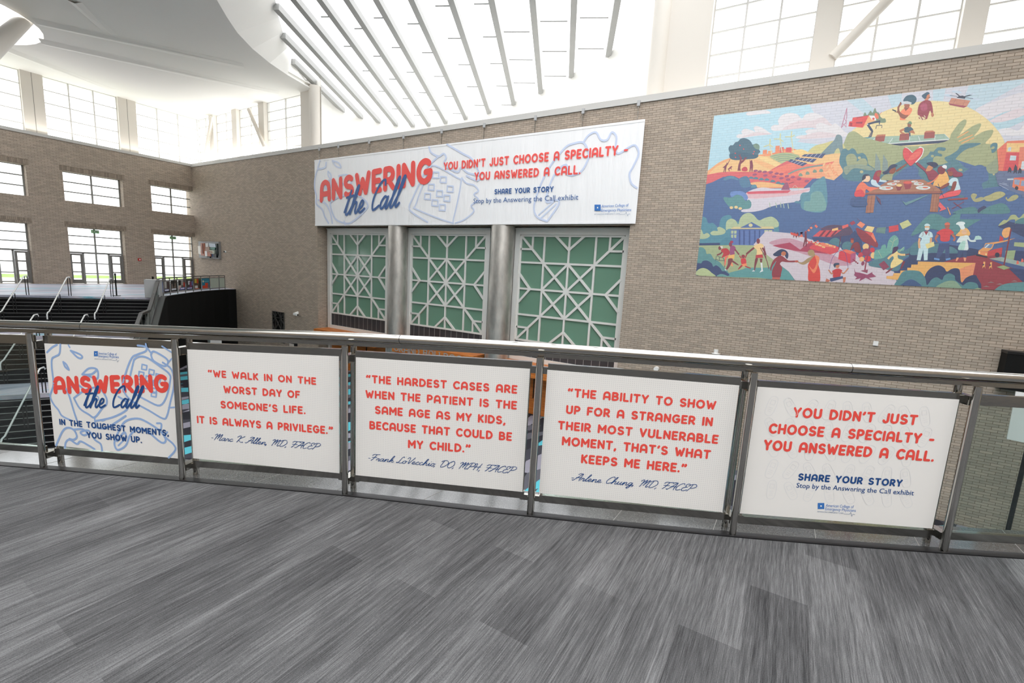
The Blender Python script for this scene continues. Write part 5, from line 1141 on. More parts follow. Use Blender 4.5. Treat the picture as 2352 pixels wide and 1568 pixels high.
P('h', (222, 56, 66), 880, 740, 960, 735, 970, 820, 890, 835); E_('h', (150, 44, 60), 918, 695, 34, 32); LN('h', (176, 50, 60), 20, 885, 730, 850, 680); LN('h', (176, 50, 60), 20, 955, 725, 980, 660); P('h', (250, 150, 100), 890, 835, 980, 820, 985, 860, 910, 880, s=False); P('h', (176, 48, 60), 880, 850, 905, 870, 850, 920, 820, 930); P('h', (176, 48, 60), 960, 865, 1050, 900, 1045, 915, 960, 885)
P('h', (250, 212, 150), 1105, 520, 1180, 470, 1240, 465, 1285, 500, 1270, 560, 1260, 650, 1200, 680, 1160, 670, 1160, 580); E_('h', SK, 1188, 420, 32, 48); LN('h', SK, 34, 1115, 540, 1050, 590, 975, 655); P('h', RR, 1145, 670, 1265, 660, 1280, 720, 1140, 725, s=False); P('h', SK, 1140, 730, 1185, 735, 1150, 860, 1130, 940, 1115, 935, 1120, 830); P('h', SK, 1215, 735, 1265, 735, 1255, 805, 1225, 800, s=False); P('h', (234, 236, 236), 1230, 810, 1262, 810, 1270, 940, 1280, 960, 1210, 985, 1245, 940, s=False); P('h', (240, 240, 240), 1070, 965, 1110, 940, 1130, 965, s=False); LN('h', SK, 36, 1265, 540, 1300, 600, 1320, 670); LN('h', (128, 40, 60), 13, 1225, 540, 1330, 740, 1380, 920); LN('h', (128, 40, 60), 13, 1298, 515, 1330, 740)
P('h', (40, 54, 92), 1455, 660, 1500, 620, 1560, 580, 1620, 565, 1690, 590, 1730, 650, 1720, 730, 1690, 725, 1640, 640, 1580, 690, 1490, 690); E_('h', (206, 120, 80), 1645, 645, 44, 40, 14, -20); P('h', (150, 48, 62), 1520, 710, 1600, 680, 1690, 740, 1740, 770, 1860, 770, 1860, 800, 1700, 800, 1620, 790, 1580, 830, 1620, 900, 1600, 1000, 1580, 1070, 1450, 1070, 1440, 950, 1490, 840, 1510, 780, 1440, 880, 1420, 960, 1405, 900, 1450, 780); P('h', (200, 100, 84), 1440, 1070, 1580, 1070, 1580, 1112, 1440, 1105, s=False); E_('h', (196, 84, 66), 1880, 785, 34, 20)
P('h', (172, 142, 100), 1900, 790, 1980, 800, 2080, 730, 2160, 690, 2200, 640, 2210, 720, 2100, 800, 2000, 845, 1910, 810); E_('h', (176, 148, 104), 2140, 630, 62, 58); P('h', (224, 66, 56), 2090, 830, 2210, 680, 2280, 720, 2270, 840, 2300, 960, 2285, 1160, 2100, 1145, 2090, 960); P('h', (246, 136, 92), 2210, 680, 2285, 710, 2270, 840, 2190, 1000, 2100, 860, 2180, 930, 2240, 800)
# --- market street
P('i', (92, 72, 100), 300, 330, 380, 250, 520, 220, 700, 230, 850, 250, 920, 380, 860, 470, 460, 500); P('i', DB, 120, 460, 500, 460, 860, 420, 950, 330, 1080, 480, 1100, 700, 700, 700, 640, 540, 160, 540, s=False)
P('i', TE, 460, 560, 510, 490, 590, 470, 660, 510, 690, 580, 600, 620); P('i', TE, 700, 640, 740, 560, 830, 540, 900, 580, 880, 680, 760, 720)
P('i', (222, 84, 90), 140, 445, 280, 330, 700, 315, 500, 455, s=False)
for k in range(3): P('i', (120, 50, 74), 255 + k * 110, 448, 300 + k * 110, 448, 400 + k * 110, 330, 355 + k * 110, 330, s=False)
P('i', (226, 74, 84), 80, 640, 200, 580, 560, 620, 640, 650, 630, 740, 480, 790, 380, 760, 90, 680, s=False); P('i', (244, 130, 100), 200, 585, 330, 560, 590, 625, 560, 660, 180, 620, s=False)
for k in range(12): E_('i', (246, 206, 140), 160 + (k * 67) % 430, 565 + (k * 29) % 90, 20, 14, 7)
for k in range(8): E_('i', (226, 80, 70), 30 + (k * 41) % 250, 530 + (k * 37) % 60, 22, 16, 7)
LN('i', (116, 40, 56), 14, 680, 440, 640, 700)
LN('i', (150, 60, 80), 6, -60, 420, 60, 300, 170, 180, 240, 260, 400, 300, 600, 280, 760, 250, 920, 180); LN('i', (120, 50, 70), 6, 1000, 100, 1150, 220, 1350, 270, 1600, 270, 1800, 210, 1900, 150)
for q, c_ in (((170, 240, 200, 215, 240, 250, 215, 285), (240, 120, 100)), ((80, 280, 110, 255, 140, 275, 115, 305), (246, 146, 110)), ((35, 325, 65, 300, 92, 325, 65, 350), (246, 146, 110)), ((-20, 360, 10, 335, 30, 350, 0, 385), (220, 90, 90)), ((515, 300, 625, 272, 630, 320, 510, 340), (250, 200, 130)), ((705, 240, 820, 205, 828, 255, 712, 298), (236, 104, 98)), ((850, 180, 930, 140, 965, 190, 890, 232), (170, 60, 84)),
              ((1055, 155, 1150, 210, 1085, 285, 988, 220), (246, 146, 110)), ((1190, 240, 1330, 265, 1280, 370, 1130, 325), (248, 216, 148)), ((1380, 275, 1550, 265, 1530, 390, 1350, 365), (112, 146, 138)), ((1605, 250, 1785, 220, 1795, 330, 1605, 370), (218, 70, 80)), ((1810, 195, 1970, 122, 2045, 218, 1870, 305), (206, 208, 146))): P('i', c_, *q, s=False)
for x, y, h_ in ((-215, 360, 120), (-160, 360, 130), (60 - 150, 360, 10)): P('i', (124, 40, 58), x - 20, y + h_, x - 14, y + 20, x + 10, y, x + 30, y + 30, x + 40, y + h_ - 10, x + 10, y + 60, s=False)
P('i', (124, 40, 58), -20, 500, -10, 350, 20, 350, 30, 520, 20, 640, 5, 640, 0, 540, -30, 640, -50, 640, s=False); P('i', (222, 80, 70), -290, 360, -150, 400, -150, 440, -280, 410, s=False); P('i', (240, 110, 80), -130, 450, -70, 400, -40, 455, s=False)
P('i', (150, 52, 66), 965, 290, 1000, 275, 1130, 340, 1290, 370, 1400, 590, 1390, 650, 1340, 650, 1100, 540, 1000, 400, s=False); P('i', (226, 82, 76), 1140, 345, 1290, 372, 1340, 460, 1240, 430, s=False); P('i', (244, 130, 100), 1260, 440, 1300, 370, 1360, 520, 1350, 560, s=False)
P('i', (134, 48, 60), 900, 600, 960, 555, 1020, 560, 1055, 640, 1070, 740, 1050, 770, 1000, 750, 950, 730, 930, 660, 860, 720, 880, 640); E_('i', (196, 100, 66), 900, 535, 30, 40); E_('i', (150, 40, 56), 900, 495, 36, 18)
P('i', (224, 62, 76), 650, 740, 760, 690, 970, 750, 960, 900, 860, 960, 630, 880, s=False); P('i', (240, 116, 90), 700, 730, 790, 692, 970, 750, 860, 780, s=False); P('i', (182, 84, 122), 870, 780, 972, 752, 960, 910, 865, 960, s=False)
for k in range(12): E_('i', (150, 40, 64), 920 + (k * 29) % 90, 890 + (k * 23) % 70, 15, 14, 7)
for x, y, rx, ry, c_, a in ((1160, 640, 58, 62, (248, 206, 140), 40), (1288, 705, 45, 50, (218, 48, 66), 0), (1062, 800, 58, 44, (206, 60, 76), -50), (1170, 750, 80, 76, (152, 58, 92), 0), (1305, 808, 52, 62, (248, 206, 140), 10), (1085, 880, 50, 46, (246, 190, 130), -30), (1200, 870, 62, 60, (216, 46, 60), 0), (1105, 962, 30, 44, (150, 60, 92), 20), (1280, 926, 18, 22, (170, 60, 80), 0)): E_('i', c_, x, y, rx, ry, 16, a)
LN('i', (156, 56, 84), 26, 1245, 560, 1220, 740, 1175, 900, 1140, 1110); P('i', (156, 70, 96), 1060, 1100, 1205, 1080, 1190, 1150, s=False)
LN('i', (84, 84, 150), 8, 460, 1070, 500, 900, 570, 780, 650, 720, 730, 730, 780, 800, 820, 1050)
P('i', (206, 50, 56), 515, 1110, 580, 1070, 650, 1065, 710, 1100, 690, 1130, 660, 1230, 580, 1250, 530, 1225, 530, 1150); E_('i', (206, 130, 92), 615, 1010, 38, 44); P('i', (40, 64, 92), 540, 1000, 560, 960, 640, 955, 650, 985, 590, 1000, 570, 1045); LN('i', (206, 130, 92), 24, 530, 1140, 500, 1160, 445, 1085); LN('i', (206, 130, 92), 24, 690, 1130, 740, 1150, 825, 1055); P('i', (54, 74, 120), 470, 1250, 720, 1205, 725, 1250, 500, 1312, 475, 1300, s=False); P('i', (206, 120, 86), 720, 1230, 780, 1225, 765, 1320, 725, 1335, s=False); P('i', (196, 108, 82), 385, 1310, 400, 1250, 480, 1290, 440, 1320, s=False)
P('i', (158, 66, 104), 935, 1050, 960, 1130, 1040, 1140, 1190, 1180, 1285, 1130, 1290, 1160, 1360, 1215, 1280, 1230, 1220, 1240, 1285, 1285, 1270, 1290, 1160, 1240, 1030, 1308, 1060, 1250, 950, 1272, 990, 1230, 935, 1190, 950, 1150, s=False)
P('i', (112, 172, 160), 1330, 900, 1340, 720, 1440, 690, 1470, 620, 1540, 600, 1560, 680, 1600, 520, 1700, 420, 1780, 470, 1790, 580, 1740, 680, 1820, 690, 1900, 640, 1890, 720, 1760, 860, 1600, 960, 1500, 1000); P('i', TE, 1220, 1000, 1300, 900, 1500, 860, 1650, 760, 1950, 700, 2100, 560, 2200, 560, 2200, 760, 1900, 860, 1780, 1100, 1500, 1060)
for q in ((1720, 460, 1640, 720), (1680, 560, 1620, 520), (1700, 530, 1770, 480), (1400, 720, 1470, 850), (1890, 650, 1810, 740)): LN('i', (196, 204, 160), 7, *q)
P('i', (52, 66, 110), 1800, 1100, 1900, 900, 2100, 790, 2250, 760, 2250, 920, 2050, 1040, 1800, 1140, 1700, 1110)
P('i', (246, 220, 148), 1670, 800, 1720, 740, 1780, 740, 1780, 860, 1880, 910, 1780, 1000, 1650, 1055, 1645, 960, 1700, 860); LN('i', (248, 206, 140), 40, 1690, 790, 1620, 840, 1590, 880); LN('i', (248, 206, 140), 40, 1770, 770, 1840, 795, 1920, 795); P('i', (120, 44, 60), 1920, 790, 2000, 770, 1990, 795, 1930, 805, s=False); P('i', (70, 44, 84), 1680, 700, 1700, 650, 1780, 640, 1780, 690, 1740, 740, 1670, 780); P('i', (150, 62, 90), 1410, 980, 1510, 910, 1615, 1030, 1500, 1095, s=False); P('i', (132, 44, 60), 1640, 1060, 1700, 1050, 1600, 1130, 1550, 1160, 1540, 1140, s=False); P('i', (132, 44, 60), 1880, 910, 1920, 930, 1850, 1070, 1825, 1060, s=False)
# --- steps with the three workers
P('j', (48, 62, 104), -20, 1100, -20, 700, 200, 560, 700, 600, 1300, 700, 1400, 800, 1000, 960, 100, 960); P('j', TE, 0, 800, 20, 620, 120, 550, 300, 600, 560, 580, 640, 640, 780, 640, 900, 720, 880, 770, 400, 760); P('j', (88, 140, 142), 0, 430, 300, 60, 500, 10, 700, 100, 900, 0, 1500, 0, 1200, 200, 800, 420, 400, 300); P('j', BL, 1100, 300, 1500, 60, 1900, 20, 2180, 100, 2300, 400, 1900, 560, 1300, 600)
P('j', (156, 54, 66), 580, 950, 900, 860, 1250, 800, 1500, 820, 2180, 700, 2400, 900, 2400, 1600, 1200, 1600, 1100, 1200, s=False)
P('j', (244, 184, 104), -470, 1255, -470, 1205, -350, 1205, -330, 1150, -210, 1150, -200, 1100, -70, 1100, -70, 1045, 0, 1045, 10, 985, 130, 985, 135, 925, 1245, 955, 1195, 1185, 990, 1335, 900, 1250, 200, 1300, -100, 1300, s=False); P('j', (240, 152, 108), 930, 1070, 1245, 955, 1195, 1185, 1060, 1260, 990, 1335, s=False)
P('j', (44, 58, 100), 265, 1210, 330, 1100, 420, 1030, 540, 1000, 640, 1050, 690, 1120, 780, 1070, 870, 1055, 940, 1100, 970, 1330, 1060, 1240, 1200, 1185, 1275, 1230, 1275, 1480, 200, 1440); P('j', (84, 136, 142), -300, 1440, -240, 1250, -150, 1120, 0, 1095, 150, 1110, 220, 1160, 280, 1260, 310, 1380, 400, 1270, 500, 1230, 600, 1280, 640, 1200, 740, 1155, 840, 1200, 860, 1290, 1000, 1440, 300, 1440); P('j', (56, 84, 130), -220, 1440, -120, 1320, 0, 1270, 120, 1320, 190, 1420); P('j', (140, 168, 140), 500, 1430, 600, 1340, 740, 1295, 860, 1310, 950, 1400, 1000, 1450); P('j', (84, 136, 140), 980, 1450, 1050, 1350, 1150, 1320, 1275, 1360, 1270, 1480)
WH = (206, 232, 236); SKN = (230, 176, 128)
P('j', WH, 150, 455, 200, 370, 260, 345, 340, 345, 405, 375, 420, 455, 370, 475, 340, 610, 170, 600, 210, 480); P('j', WH, 165, 600, 335, 605, 320, 900, 250, 905, 240, 690, 185, 905, 110, 900, s=False); E_('j', SKN, 312, 275, 48, 56); P('j', WH, 262, 240, 280, 205, 330, 198, 372, 240); P('j', (220, 238, 240), 266, 280, 352, 275, 345, 315, 270, 315, s=False); P('j', (156, 48, 60), 250, 345, 340, 345, 295, 420, s=False); LN('j', SKN, 40, 170, 480, 155, 560, 165, 670); LN('j', SKN, 40, 385, 470, 380, 600, 360, 650); P('j', (240, 224, 150), 275, 595, 440, 545, 455, 630, 310, 680, s=False); LN('j', (110, 60, 60), 8, 235, 360, 230, 430, 200, 440); LN('j', (110, 60, 60), 8, 345, 360, 345, 430)
P('j', (222, 66, 72), 490, 385, 560, 325, 640, 295, 740, 300, 825, 370, 760, 420, 735, 530, 575, 530, 560, 420); E_('j', (176, 92, 72), 700, 245, 48, 56); P('j', (226, 110, 84), 645, 215, 670, 180, 720, 172, 755, 210, 700, 222); LN('j', (186, 104, 76), 46, 520, 410, 480, 480, 520, 540); LN('j', (186, 104, 76), 46, 795, 400, 840, 470, 820, 530); LN('j', (70, 108, 166), 52, 505, 480, 560, 555, 650, 570, 740, 555, 810, 460); P('j', (62, 78, 124), 540, 580, 740, 575, 740, 880, 660, 880, 660, 680, 540, 870, 480, 860, s=False); LN('j', (104, 152, 206), 34, 445, 870, 550, 890); LN('j', (104, 152, 206), 34, 670, 890, 760, 870)
P('j', (228, 240, 236), 880, 540, 940, 450, 1000, 400, 1060, 400, 1110, 440, 1150, 510, 1240, 515, 1240, 545, 1140, 545, 1085, 500, 1100, 600, 1100, 700, 1000, 715, 905, 690, 960, 570, 890, 560); P('j', (180, 222, 208), 960, 560, 1050, 540, 1010, 715, 905, 690); P('j', (244, 188, 112), 860, 430, 900, 380, 940, 340, 960, 300, 1060, 282, 1110, 320, 1140, 380, 1120, 430, 1060, 420, 960, 440); E_('j', (238, 190, 150), 1025, 360, 52, 46); P('j', (236, 246, 244), 865, 210, 900, 170, 960, 158, 1030, 170, 1040, 205, 1020, 220, 1040, 290, 970, 310, 920, 230); P('j', (56, 74, 116), 905, 705, 1080, 710, 1070, 850, 1010, 840, 1000, 720, 950, 840, 890, 840, s=False); P('j', (240, 160, 124), 880, 850, 925, 850, 885, 920, 860, 915, s=False); P('j', (240, 160, 124), 1010, 850, 1065, 852, 1050, 925, 1025, 920, s=False)
P('j', (186, 224, 214), 1220, 500, 1240, 440, 1300, 428, 1350, 450, 1360, 495, s=False); LN('j', (206, 232, 228), 12, 1210, 505, 1365, 495)
# --- right side street
P('g', (104, 118, 152), 1700, 700, 1780, 610, 2400, 590, 2700, 640, 2700, 1300, 2300, 1200, 1900, 1000, 1760, 930, s=False); P('g', BL, 1000, 1180, 1500, 1000, 1800, 960, 2300, 1160, 2500, 1700, 900, 1700, s=False)
P('d', (238, 128, 92), 1770, 1630, 1990, 1440, 2400, 1420, 2700, 1420, 2700, 2000, 1800, 2000, s=False); P('g', (244, 200, 130), 1960, -10, 2500, -10, 2700, 190, 1920, 190, s=False); P('g', (222, 76, 82), 1950, 195, 2250, 200, 2210, 600, 1870, 618, s=False); P('g', (236, 132, 104), 2250, 80, 2700, 60, 2700, 600, 2210, 600, s=False); P('g', (236, 116, 92), 1790, 100, 1960, -20, 1950, 195, 1870, 618, 1770, 610, s=False); P('g', (206, 220, 226), 2040, 265, 2175, 275, 2160, 380, 2020, 378, s=False); P('g', (206, 220, 226), 1990, 90, 2060, 75, 2050, 170, 1980, 170, s=False); P('g', (214, 222, 226), 2300, 400, 2420, 390, 2420, 580, 2270, 580, s=False)
for x, y, h_ in ((2020, 520, 140), (2150, 460, 225), (2250, 540, 140)): P('g', (44, 48, 72), x - 45, y + h_, x - 30, y + h_ * .4, x, y, x + 40, y + h_ * .3, x + 45, y + h_ * .6, x + 30, y + h_, x, y + h_ * .8, s=False)
P('g', (238, 128, 90), 2080, 970, 2120, 770, 2700, 800, 2700, 1160, 2200, 1040, s=False); P('g', (220, 70, 74), 2120, 770, 2400, 750, 2700, 760, 2700, 830, s=False); P('g', (150, 164, 192), 2130, 800, 2260, 820, 2230, 940, 2130, 910, s=False); P('g', (150, 164, 192), 2290, 830, 2600, 860, 2600, 980, 2270, 950, s=False); E_('g', (40, 44, 60), 2180, 1000, 40, 44, 14); LN('g', (206, 218, 226), 34, 1970, 805, 2110, 800)
for q in ((1790, 890, 2000, 950), (1790, 930, 2000, 1040), (1860, 880, 1960, 910)): LN('g', (186, 198, 220), 8, *q)
P('g', (184, 178, 124), 1440, 1210, 1580, 1150, 1720, 1085, 1860, 1085, 1925, 1150, 1780, 1240, 1600, 1295, 1480, 1280); P('g', (176, 172, 124), 1150, 1180, 1200, 1120, 1290, 1150, 1250, 1240, 1380, 1200, 1460, 1240, 1340, 1305, 1220, 1300); P('g', (178, 174, 124), 1930, 1230, 1960, 1200, 1980, 1250, 2080, 1170, 2180, 1150, 2220, 1200, 2140, 1270, 2000, 1300)
P('g', (86, 136, 138), 760, 1568, 900, 1480, 1160, 1420, 1280, 1460, 1310, 1568); P('g', (86, 136, 138), 1320, 1568, 1500, 1440, 1720, 1360, 1860, 1340, 1980, 1420, 1990, 1568); P('g', (60, 64, 104), 1310, 1480, 1440, 1400, 1500, 1440, 1400, 1500, 1320, 1560)
P('j', (56, 68, 108), 1680, 260, 1760, 190, 1880, 155, 1990, 180, 2300, 200, 2300, 480, 2180, 460, 1900, 330); P('j', (178, 186, 134), 1680, 240, 1780, 130, 1850, 130, 1920, 40, 2010, 30, 2080, 90, 2180, 0, 2300, 0, 2300, 120, 2180, 100, 2060, 120, 2000, 200, 2000, 120, 1900, 130, 1820, 190); P('j', (86, 136, 140), 2010, 190, 2080, 110, 2200, 80, 2400, 100, 2400, 200)
P('j', (244, 176, 108), 1750, 400, 1770, 320, 1830, 280, 1915, 280, 1880, 440, 1800, 470); P('j', (206, 56, 66), 1695, 540, 1710, 425, 1780, 470, 1770, 530, s=False); P('j', (240, 166, 96), 1430, 575, 1700, 540, 1900, 500, 2010, 475, 1900, 525, 1600, 590, 1560, 680, 1480, 730, 1300, 720, 1400, 650, s=False); P('j', (206, 66, 70), 1480, 730, 1600, 690, 1760, 655, 1760, 780, 1470, 830, s=False); P('j', (242, 150, 96), 1300, 720, 1480, 735, 1470, 830, 1290, 780, s=False); P('j', (112, 140, 180), 1440, 590, 1580, 590, 1540, 670, 1400, 660, s=False); P('j', (214, 230, 234), 1490, 590, 1520, 590, 1440, 665, 1410, 662, s=False); E_('j', (36, 42, 66), 1660, 800, 46, 48, 14); LN('j', (34, 40, 60), 32, 1255, 800, 1470, 840); E_('j', (250, 220, 150), 1318, 757, 16, 20, 10); E_('j', (250, 220, 150), 1445, 787, 16, 20, 10)
P('j', (76, 96, 142), 1770, 560, 2000, 480, 2500, 560, 2500, 900, 2000, 860, 1740, 860, s=False); P('j', (48, 62, 108), 2010, 720, 2500, 740, 2500, 1040, 1980, 920, s=False); P('j', (172, 184, 136), 1990, 555, 2500, 580, 2500, 690, 1980, 630, s=False); P('j', (160, 178, 134), 1820, 720, 2015, 710, 1970, 920, 1800, 920, s=False); P('j', (160, 178, 168), 1500, 870, 1740, 840, 2500, 1020, 2500, 1110, 1900, 960, s=False); P('j', (70, 92, 140), 1490, 880, 1900, 960, 2500, 1100, 2500, 1240, 1800, 1000, s=False); P('j', (50, 64, 110), 1870, 1050, 2180, 1080, 2400, 1200, 2400, 1320, 2150, 1320, s=False)
LN('j', (134, 44, 52), 28, 1925, 300, 1780, 1040); P('j', (158, 176, 122), 1650, 1030, 1780, 1000, 1910, 1050, 1790, 1085, s=False)
for x, y in ((1410, 930), (1540, 940)): P('j', (244, 178, 104), x - 40, y + 130, x - 20, y + 50, x - 15, y, x + 20, y, x + 15, y + 60, x + 20, y + 135, x, y + 90, s=False); P('j', (44, 50, 84), x - 35, y + 70, x - 20, y + 35, x, y + 50, x - 15, y + 75, s=False)
for x, y in ((2050, 910), (2140, 870)): P('j', (236, 110, 90), x - 25, y + 70, x - 10, y, x + 15, y, x + 30, y + 60, s=False)
P('j', (96, 146, 148), 1600, 1480, 1720, 1390, 1900, 1340, 2200, 1320, 2600, 1300, 2600, 1600, 1550, 1560); P('j', (160, 176, 136), 1210, 1465, 1260, 1440, 1320, 1440, 1370, 1475)
for x, y in ((1540, 1325), (1450, 1405), (1710, 1360), (1990, 1300)): P('j', (150, 120, 120), x - 70, y + 10, x, y - 16, x + 70, y + 12, s=False)
# --- table scene and heart
WD_ = (176, 118, 92)
P('f', WD_, 820, 995, 1280, 735, 1880, 722, 2190, 900, 2240, 950, 2180, 975, s=False); P('f', (158, 92, 76), 820, 995, 850, 965, 2200, 930, 2250, 945, 2190, 975, s=False); P('f', WD_, 885, 1010, 1025, 1005, 985, 1320, 845, 1325, s=False); P('f', WD_, 2040, 985, 2185, 985, 2145, 1310, 2000, 1305, s=False)
for q in ((905, 1015, 870, 1320), (960, 1012, 930, 1320), (2080, 990, 2040, 1305), (2130, 990, 2100, 1305), (2160, 985, 2130, 1300)): LN('f', (130, 70, 60), 6, *q)
for x, y, rx in ((1215, 878, 128), (1880, 872, 132), (1320, 805, 90), (1800, 803, 92), (1405, 757, 56), (1725, 762, 60)): E_('f', (226, 232, 232), x, y, rx, rx * .28, 18); E_('f', (226, 120, 90), x + rx * .3, y - 3, rx * .4, rx * .12, 10); E_('f', (200, 206, 190), x - rx * .35, y, rx * .3, rx * .12, 10)
P('f', (140, 52, 60), 1390, 850, 1505, 845, 1470, 920, 1420, 925, s=False); E_('f', (246, 206, 140), 1450, 828, 52, 26); P('f', (158, 56, 72), 1530, 800, 1680, 795, 1650, 890, 1560, 900, s=False); E_('f', (226, 96, 80), 1600, 780, 80, 26)
P('f', (244, 124, 92), 660, 960, 690, 860, 770, 770, 830, 790, 900, 850, 990, 860, 1080, 880, 1000, 905, 920, 940, 850, 900, 820, 1030, 660, 1032); P('f', (228, 72, 80), 660, 940, 760, 900, 820, 960, 820, 1030, 660, 1032); P('f', (246, 206, 170), 780, 760, 850, 700, 850, 665, 915, 660, 930, 715, 895, 765, 840, 765); P('f', (42, 48, 80), 785, 730, 800, 650, 860, 628, 925, 650, 850, 668, 840, 710); P('f', (66, 92, 138), 580, 1080, 660, 1040, 800, 1040, 860, 1100, 860, 1200, 600, 1200)
P('f', (206, 226, 236), 945, 740, 1020, 710, 1110, 710, 1225, 750, 1200, 775, 1080, 765, 1060, 800, 1120, 850, 1060, 855, 960, 820); P('f', (166, 40, 72), 980, 720, 1010, 610, 1060, 565, 1130, 570, 1100, 680, 1105, 720, 1060, 790, 1030, 740); E_('f', (160, 84, 60), 1080, 630, 34, 46)
P('f', (166, 168, 128), 1120, 720, 1190, 640, 1320, 620, 1420, 560, 1340, 640, 1320, 730, 1250, 740, 1140, 735); E_('f', (150, 76, 54), 1325, 555, 62, 72, 18, 30); P('f', (40, 52, 90), 1150, 590, 1230, 560, 1280, 480, 1360, 448, 1420, 480, 1300, 540, 1260, 600, 1190, 630); P('f', (150, 76, 54), 1400, 555, 1540, 460, 1590, 430, 1570, 470, 1420, 580)
P('f', (240, 240, 238), 1800, 155, 1870, 150, 1896, 190, 1860, 300, 1780, 400, 1740, 410); P('f', (240, 240, 238), 1560, 150, 1600, 155, 1690, 235, 1660, 240)
P('f', (226, 72, 78), 1650, 478, 1590, 420, 1530, 330, 1518, 220, 1545, 160, 1590, 160, 1640, 200, 1690, 245, 1740, 200, 1810, 160, 1860, 160, 1878, 200, 1850, 290, 1780, 370, 1700, 450); P('f', (238, 104, 92), 1600, 380, 1700, 260, 1830, 190, 1840, 260, 1720, 360)
P('f', (150, 48, 72), 1750, 430, 1790, 420, 1900, 510, 1960, 540, 2060, 545, 2150, 620, 2160, 680, 2000, 740, 1950, 640, 1900, 570, 1800, 490); P('f', (214, 140, 92), 1930, 570, 1970, 480, 2030, 470, 2060, 510, 2020, 560, 1980, 575); P('f', (40, 46, 84), 1945, 430, 2020, 410, 2110, 420, 2150, 470, 2090, 510, 2050, 500, 1990, 465)
P('f', (246, 184, 106), 2060, 830, 2100, 720, 2160, 640, 2270, 575, 2330, 660, 2340, 780, 2200, 860, 2120, 840); P('f', (240, 130, 90), 1950, 790, 2060, 740, 2160, 640, 2120, 720, 2000, 800); E_('f', (132, 42, 58), 2210, 555, 70, 76); P('f', (240, 240, 240), 2220, 490, 2260, 462, 2305, 480, 2300, 530, 2250, 520)
P('g', (206, 230, 238), 635, 880, 700, 790, 780, 765, 850, 790, 880, 900, 910, 1030, 770, 1060, 820, 860, 730, 950, 650, 930); P('g', (144, 66, 58), 480, 970, 640, 880, 660, 930, 520, 1010, 440, 1030); P('g', (144, 66, 58), 750, 870, 830, 860, 800, 1000, 740, 1090, 620, 1150, 520, 1210, 490, 1180, 620, 1080, 700, 1030); E_('g', (160, 80, 60), 690, 660, 60, 76, 14, -20); P('g', (150, 52, 80), 600, 620, 660, 560, 760, 540, 850, 630, 940, 650, 970, 710, 900, 745, 760, 740, 740, 640, 640, 620); P('g', (240, 90, 96), 450, 1240, 470, 1170, 620, 1100, 780, 1060, 915, 1040, 920, 1090, 860, 1160, 620, 1210); P('g', (240, 100, 104), 450, 1310, 600, 1470, 430, 1530, 480, 1470, 420, 1400, s=False); P('g', (166, 70, 66), 630, 1245, 1080, 1210, 1080, 1255, 640, 1275, s=False); LN('g', (160, 52, 62), 12, 720, 1470, 1000, 1305); LN('g', (160, 52, 62), 12, 760, 1320, 940, 1450); LN('g', (60, 66, 84), 14, 410, 900, 540, 1210); LN('g', (240, 160, 100), 22, 625, 1430, 690, 1600)
P('f', (108, 150, 156), 1500, 1110, 1560, 1140, 2010, 980, 1900, 1040, 1570, 1190, s=False); P('f', (110, 70, 96), 1030, 1010, 1110, 1080, 1130, 1190, 1060, 1100, s=False)
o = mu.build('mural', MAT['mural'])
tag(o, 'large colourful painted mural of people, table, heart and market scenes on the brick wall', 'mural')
MAT['pewter'] = mat('pewter_metal', (120, 120, 120), .35, .8)
# ================================================================== WIDE STAIR FROM THE PLAZA TO THE LOWER HALL
mm = mat('stair_carpet', (26, 26, 28), .9, spec=.1); N, L, b = nodes(mm)
L.new(ramp(N, L, noise(N, L, coord(N), 60, 3), [(.35, lin((16, 16, 18))), (.7, lin((40, 40, 42)))]), b.inputs['Base Color']); MAT['stair'] = mm
MAT['nosing'] = mat('stair_nosing', (150, 152, 152), .5)
stair = thing('staircase', 'wide black carpeted staircase with pale nosings below the entrance plaza', 'stairs', T1 + V((0, 0, ZL - ZP)))
WL = 17.0
A0 = T1 - te * WL; A1 = T1 + te * .40
z = ZP
def slab(p0, depth, ztop, thick, name, matl):
    m = M(); a = A0 + p0; b_ = A1 + p0; c = b_ + sd * depth; d = a + sd * depth
    f = lambda p, zz: V((p.x, p.y, zz))
    m.hexa(f(a, ztop - thick), f(d, ztop - thick), f(c, ztop - thick), f(b_, ztop - thick), f(a, ztop), f(d, ztop), f(c, ztop), f(b_, ztop)); return m.build(name, matl, stair)
def nosing(p0, ztop, par):
    m = M(); a = A0 + p0; b_ = A1 + p0; f = lambda p, zz: V((p.x, p.y, zz)); w = sd * .075
    o = V((0, 0, 0)); m.hexa(f(a - w, ztop + .001), f(a + sd * .004, ztop + .001), f(b_ + sd * .004, ztop + .001), f(b_ - w, ztop + .001), f(a - w, ztop + .004), f(a + sd * .004, ztop + .004), f(b_ + sd * .004, ztop + .004), f(b_ - w, ztop + .004)); m.build('nosing', MAT['nosing'], par)
d = 0.0; FL = []; flights = ((10, .285, 1.65, -2.75), (10, .34, 2.1, -4.3), (11, .30, 0, ZL))   # risers, tread, landing, level reached
PROF = [(-.4, ZP), (0, ZP)]
for fi, (n, tr, land, z1) in enumerate(flights):
    ri = (z - z1) / n; FL.append([sd * d, z])
    for k in range(n):
        z -= ri; last = k == n - 1
        if last and not land: break
        dep = land if last else tr
        st_ = slab(sd * d, dep, z, .55, 'landing' if last else 'step', MAT['plaza'] if last else MAT['stair'])
        d += dep; nosing(sd * d, z, st_)
    z = z1; FL[-1] += [sd * (d - land), z]
    PROF.append((d - land, z + (.1 if land else 0)))
    if land: PROF.append((d, z + .1))
ck0 = T1 + te * .41; e = te * .5
PR = [(a, zz + .02) for a, zz in PROF]
m = M(); f = lambda p, zz: V((p.x, p.y, zz))
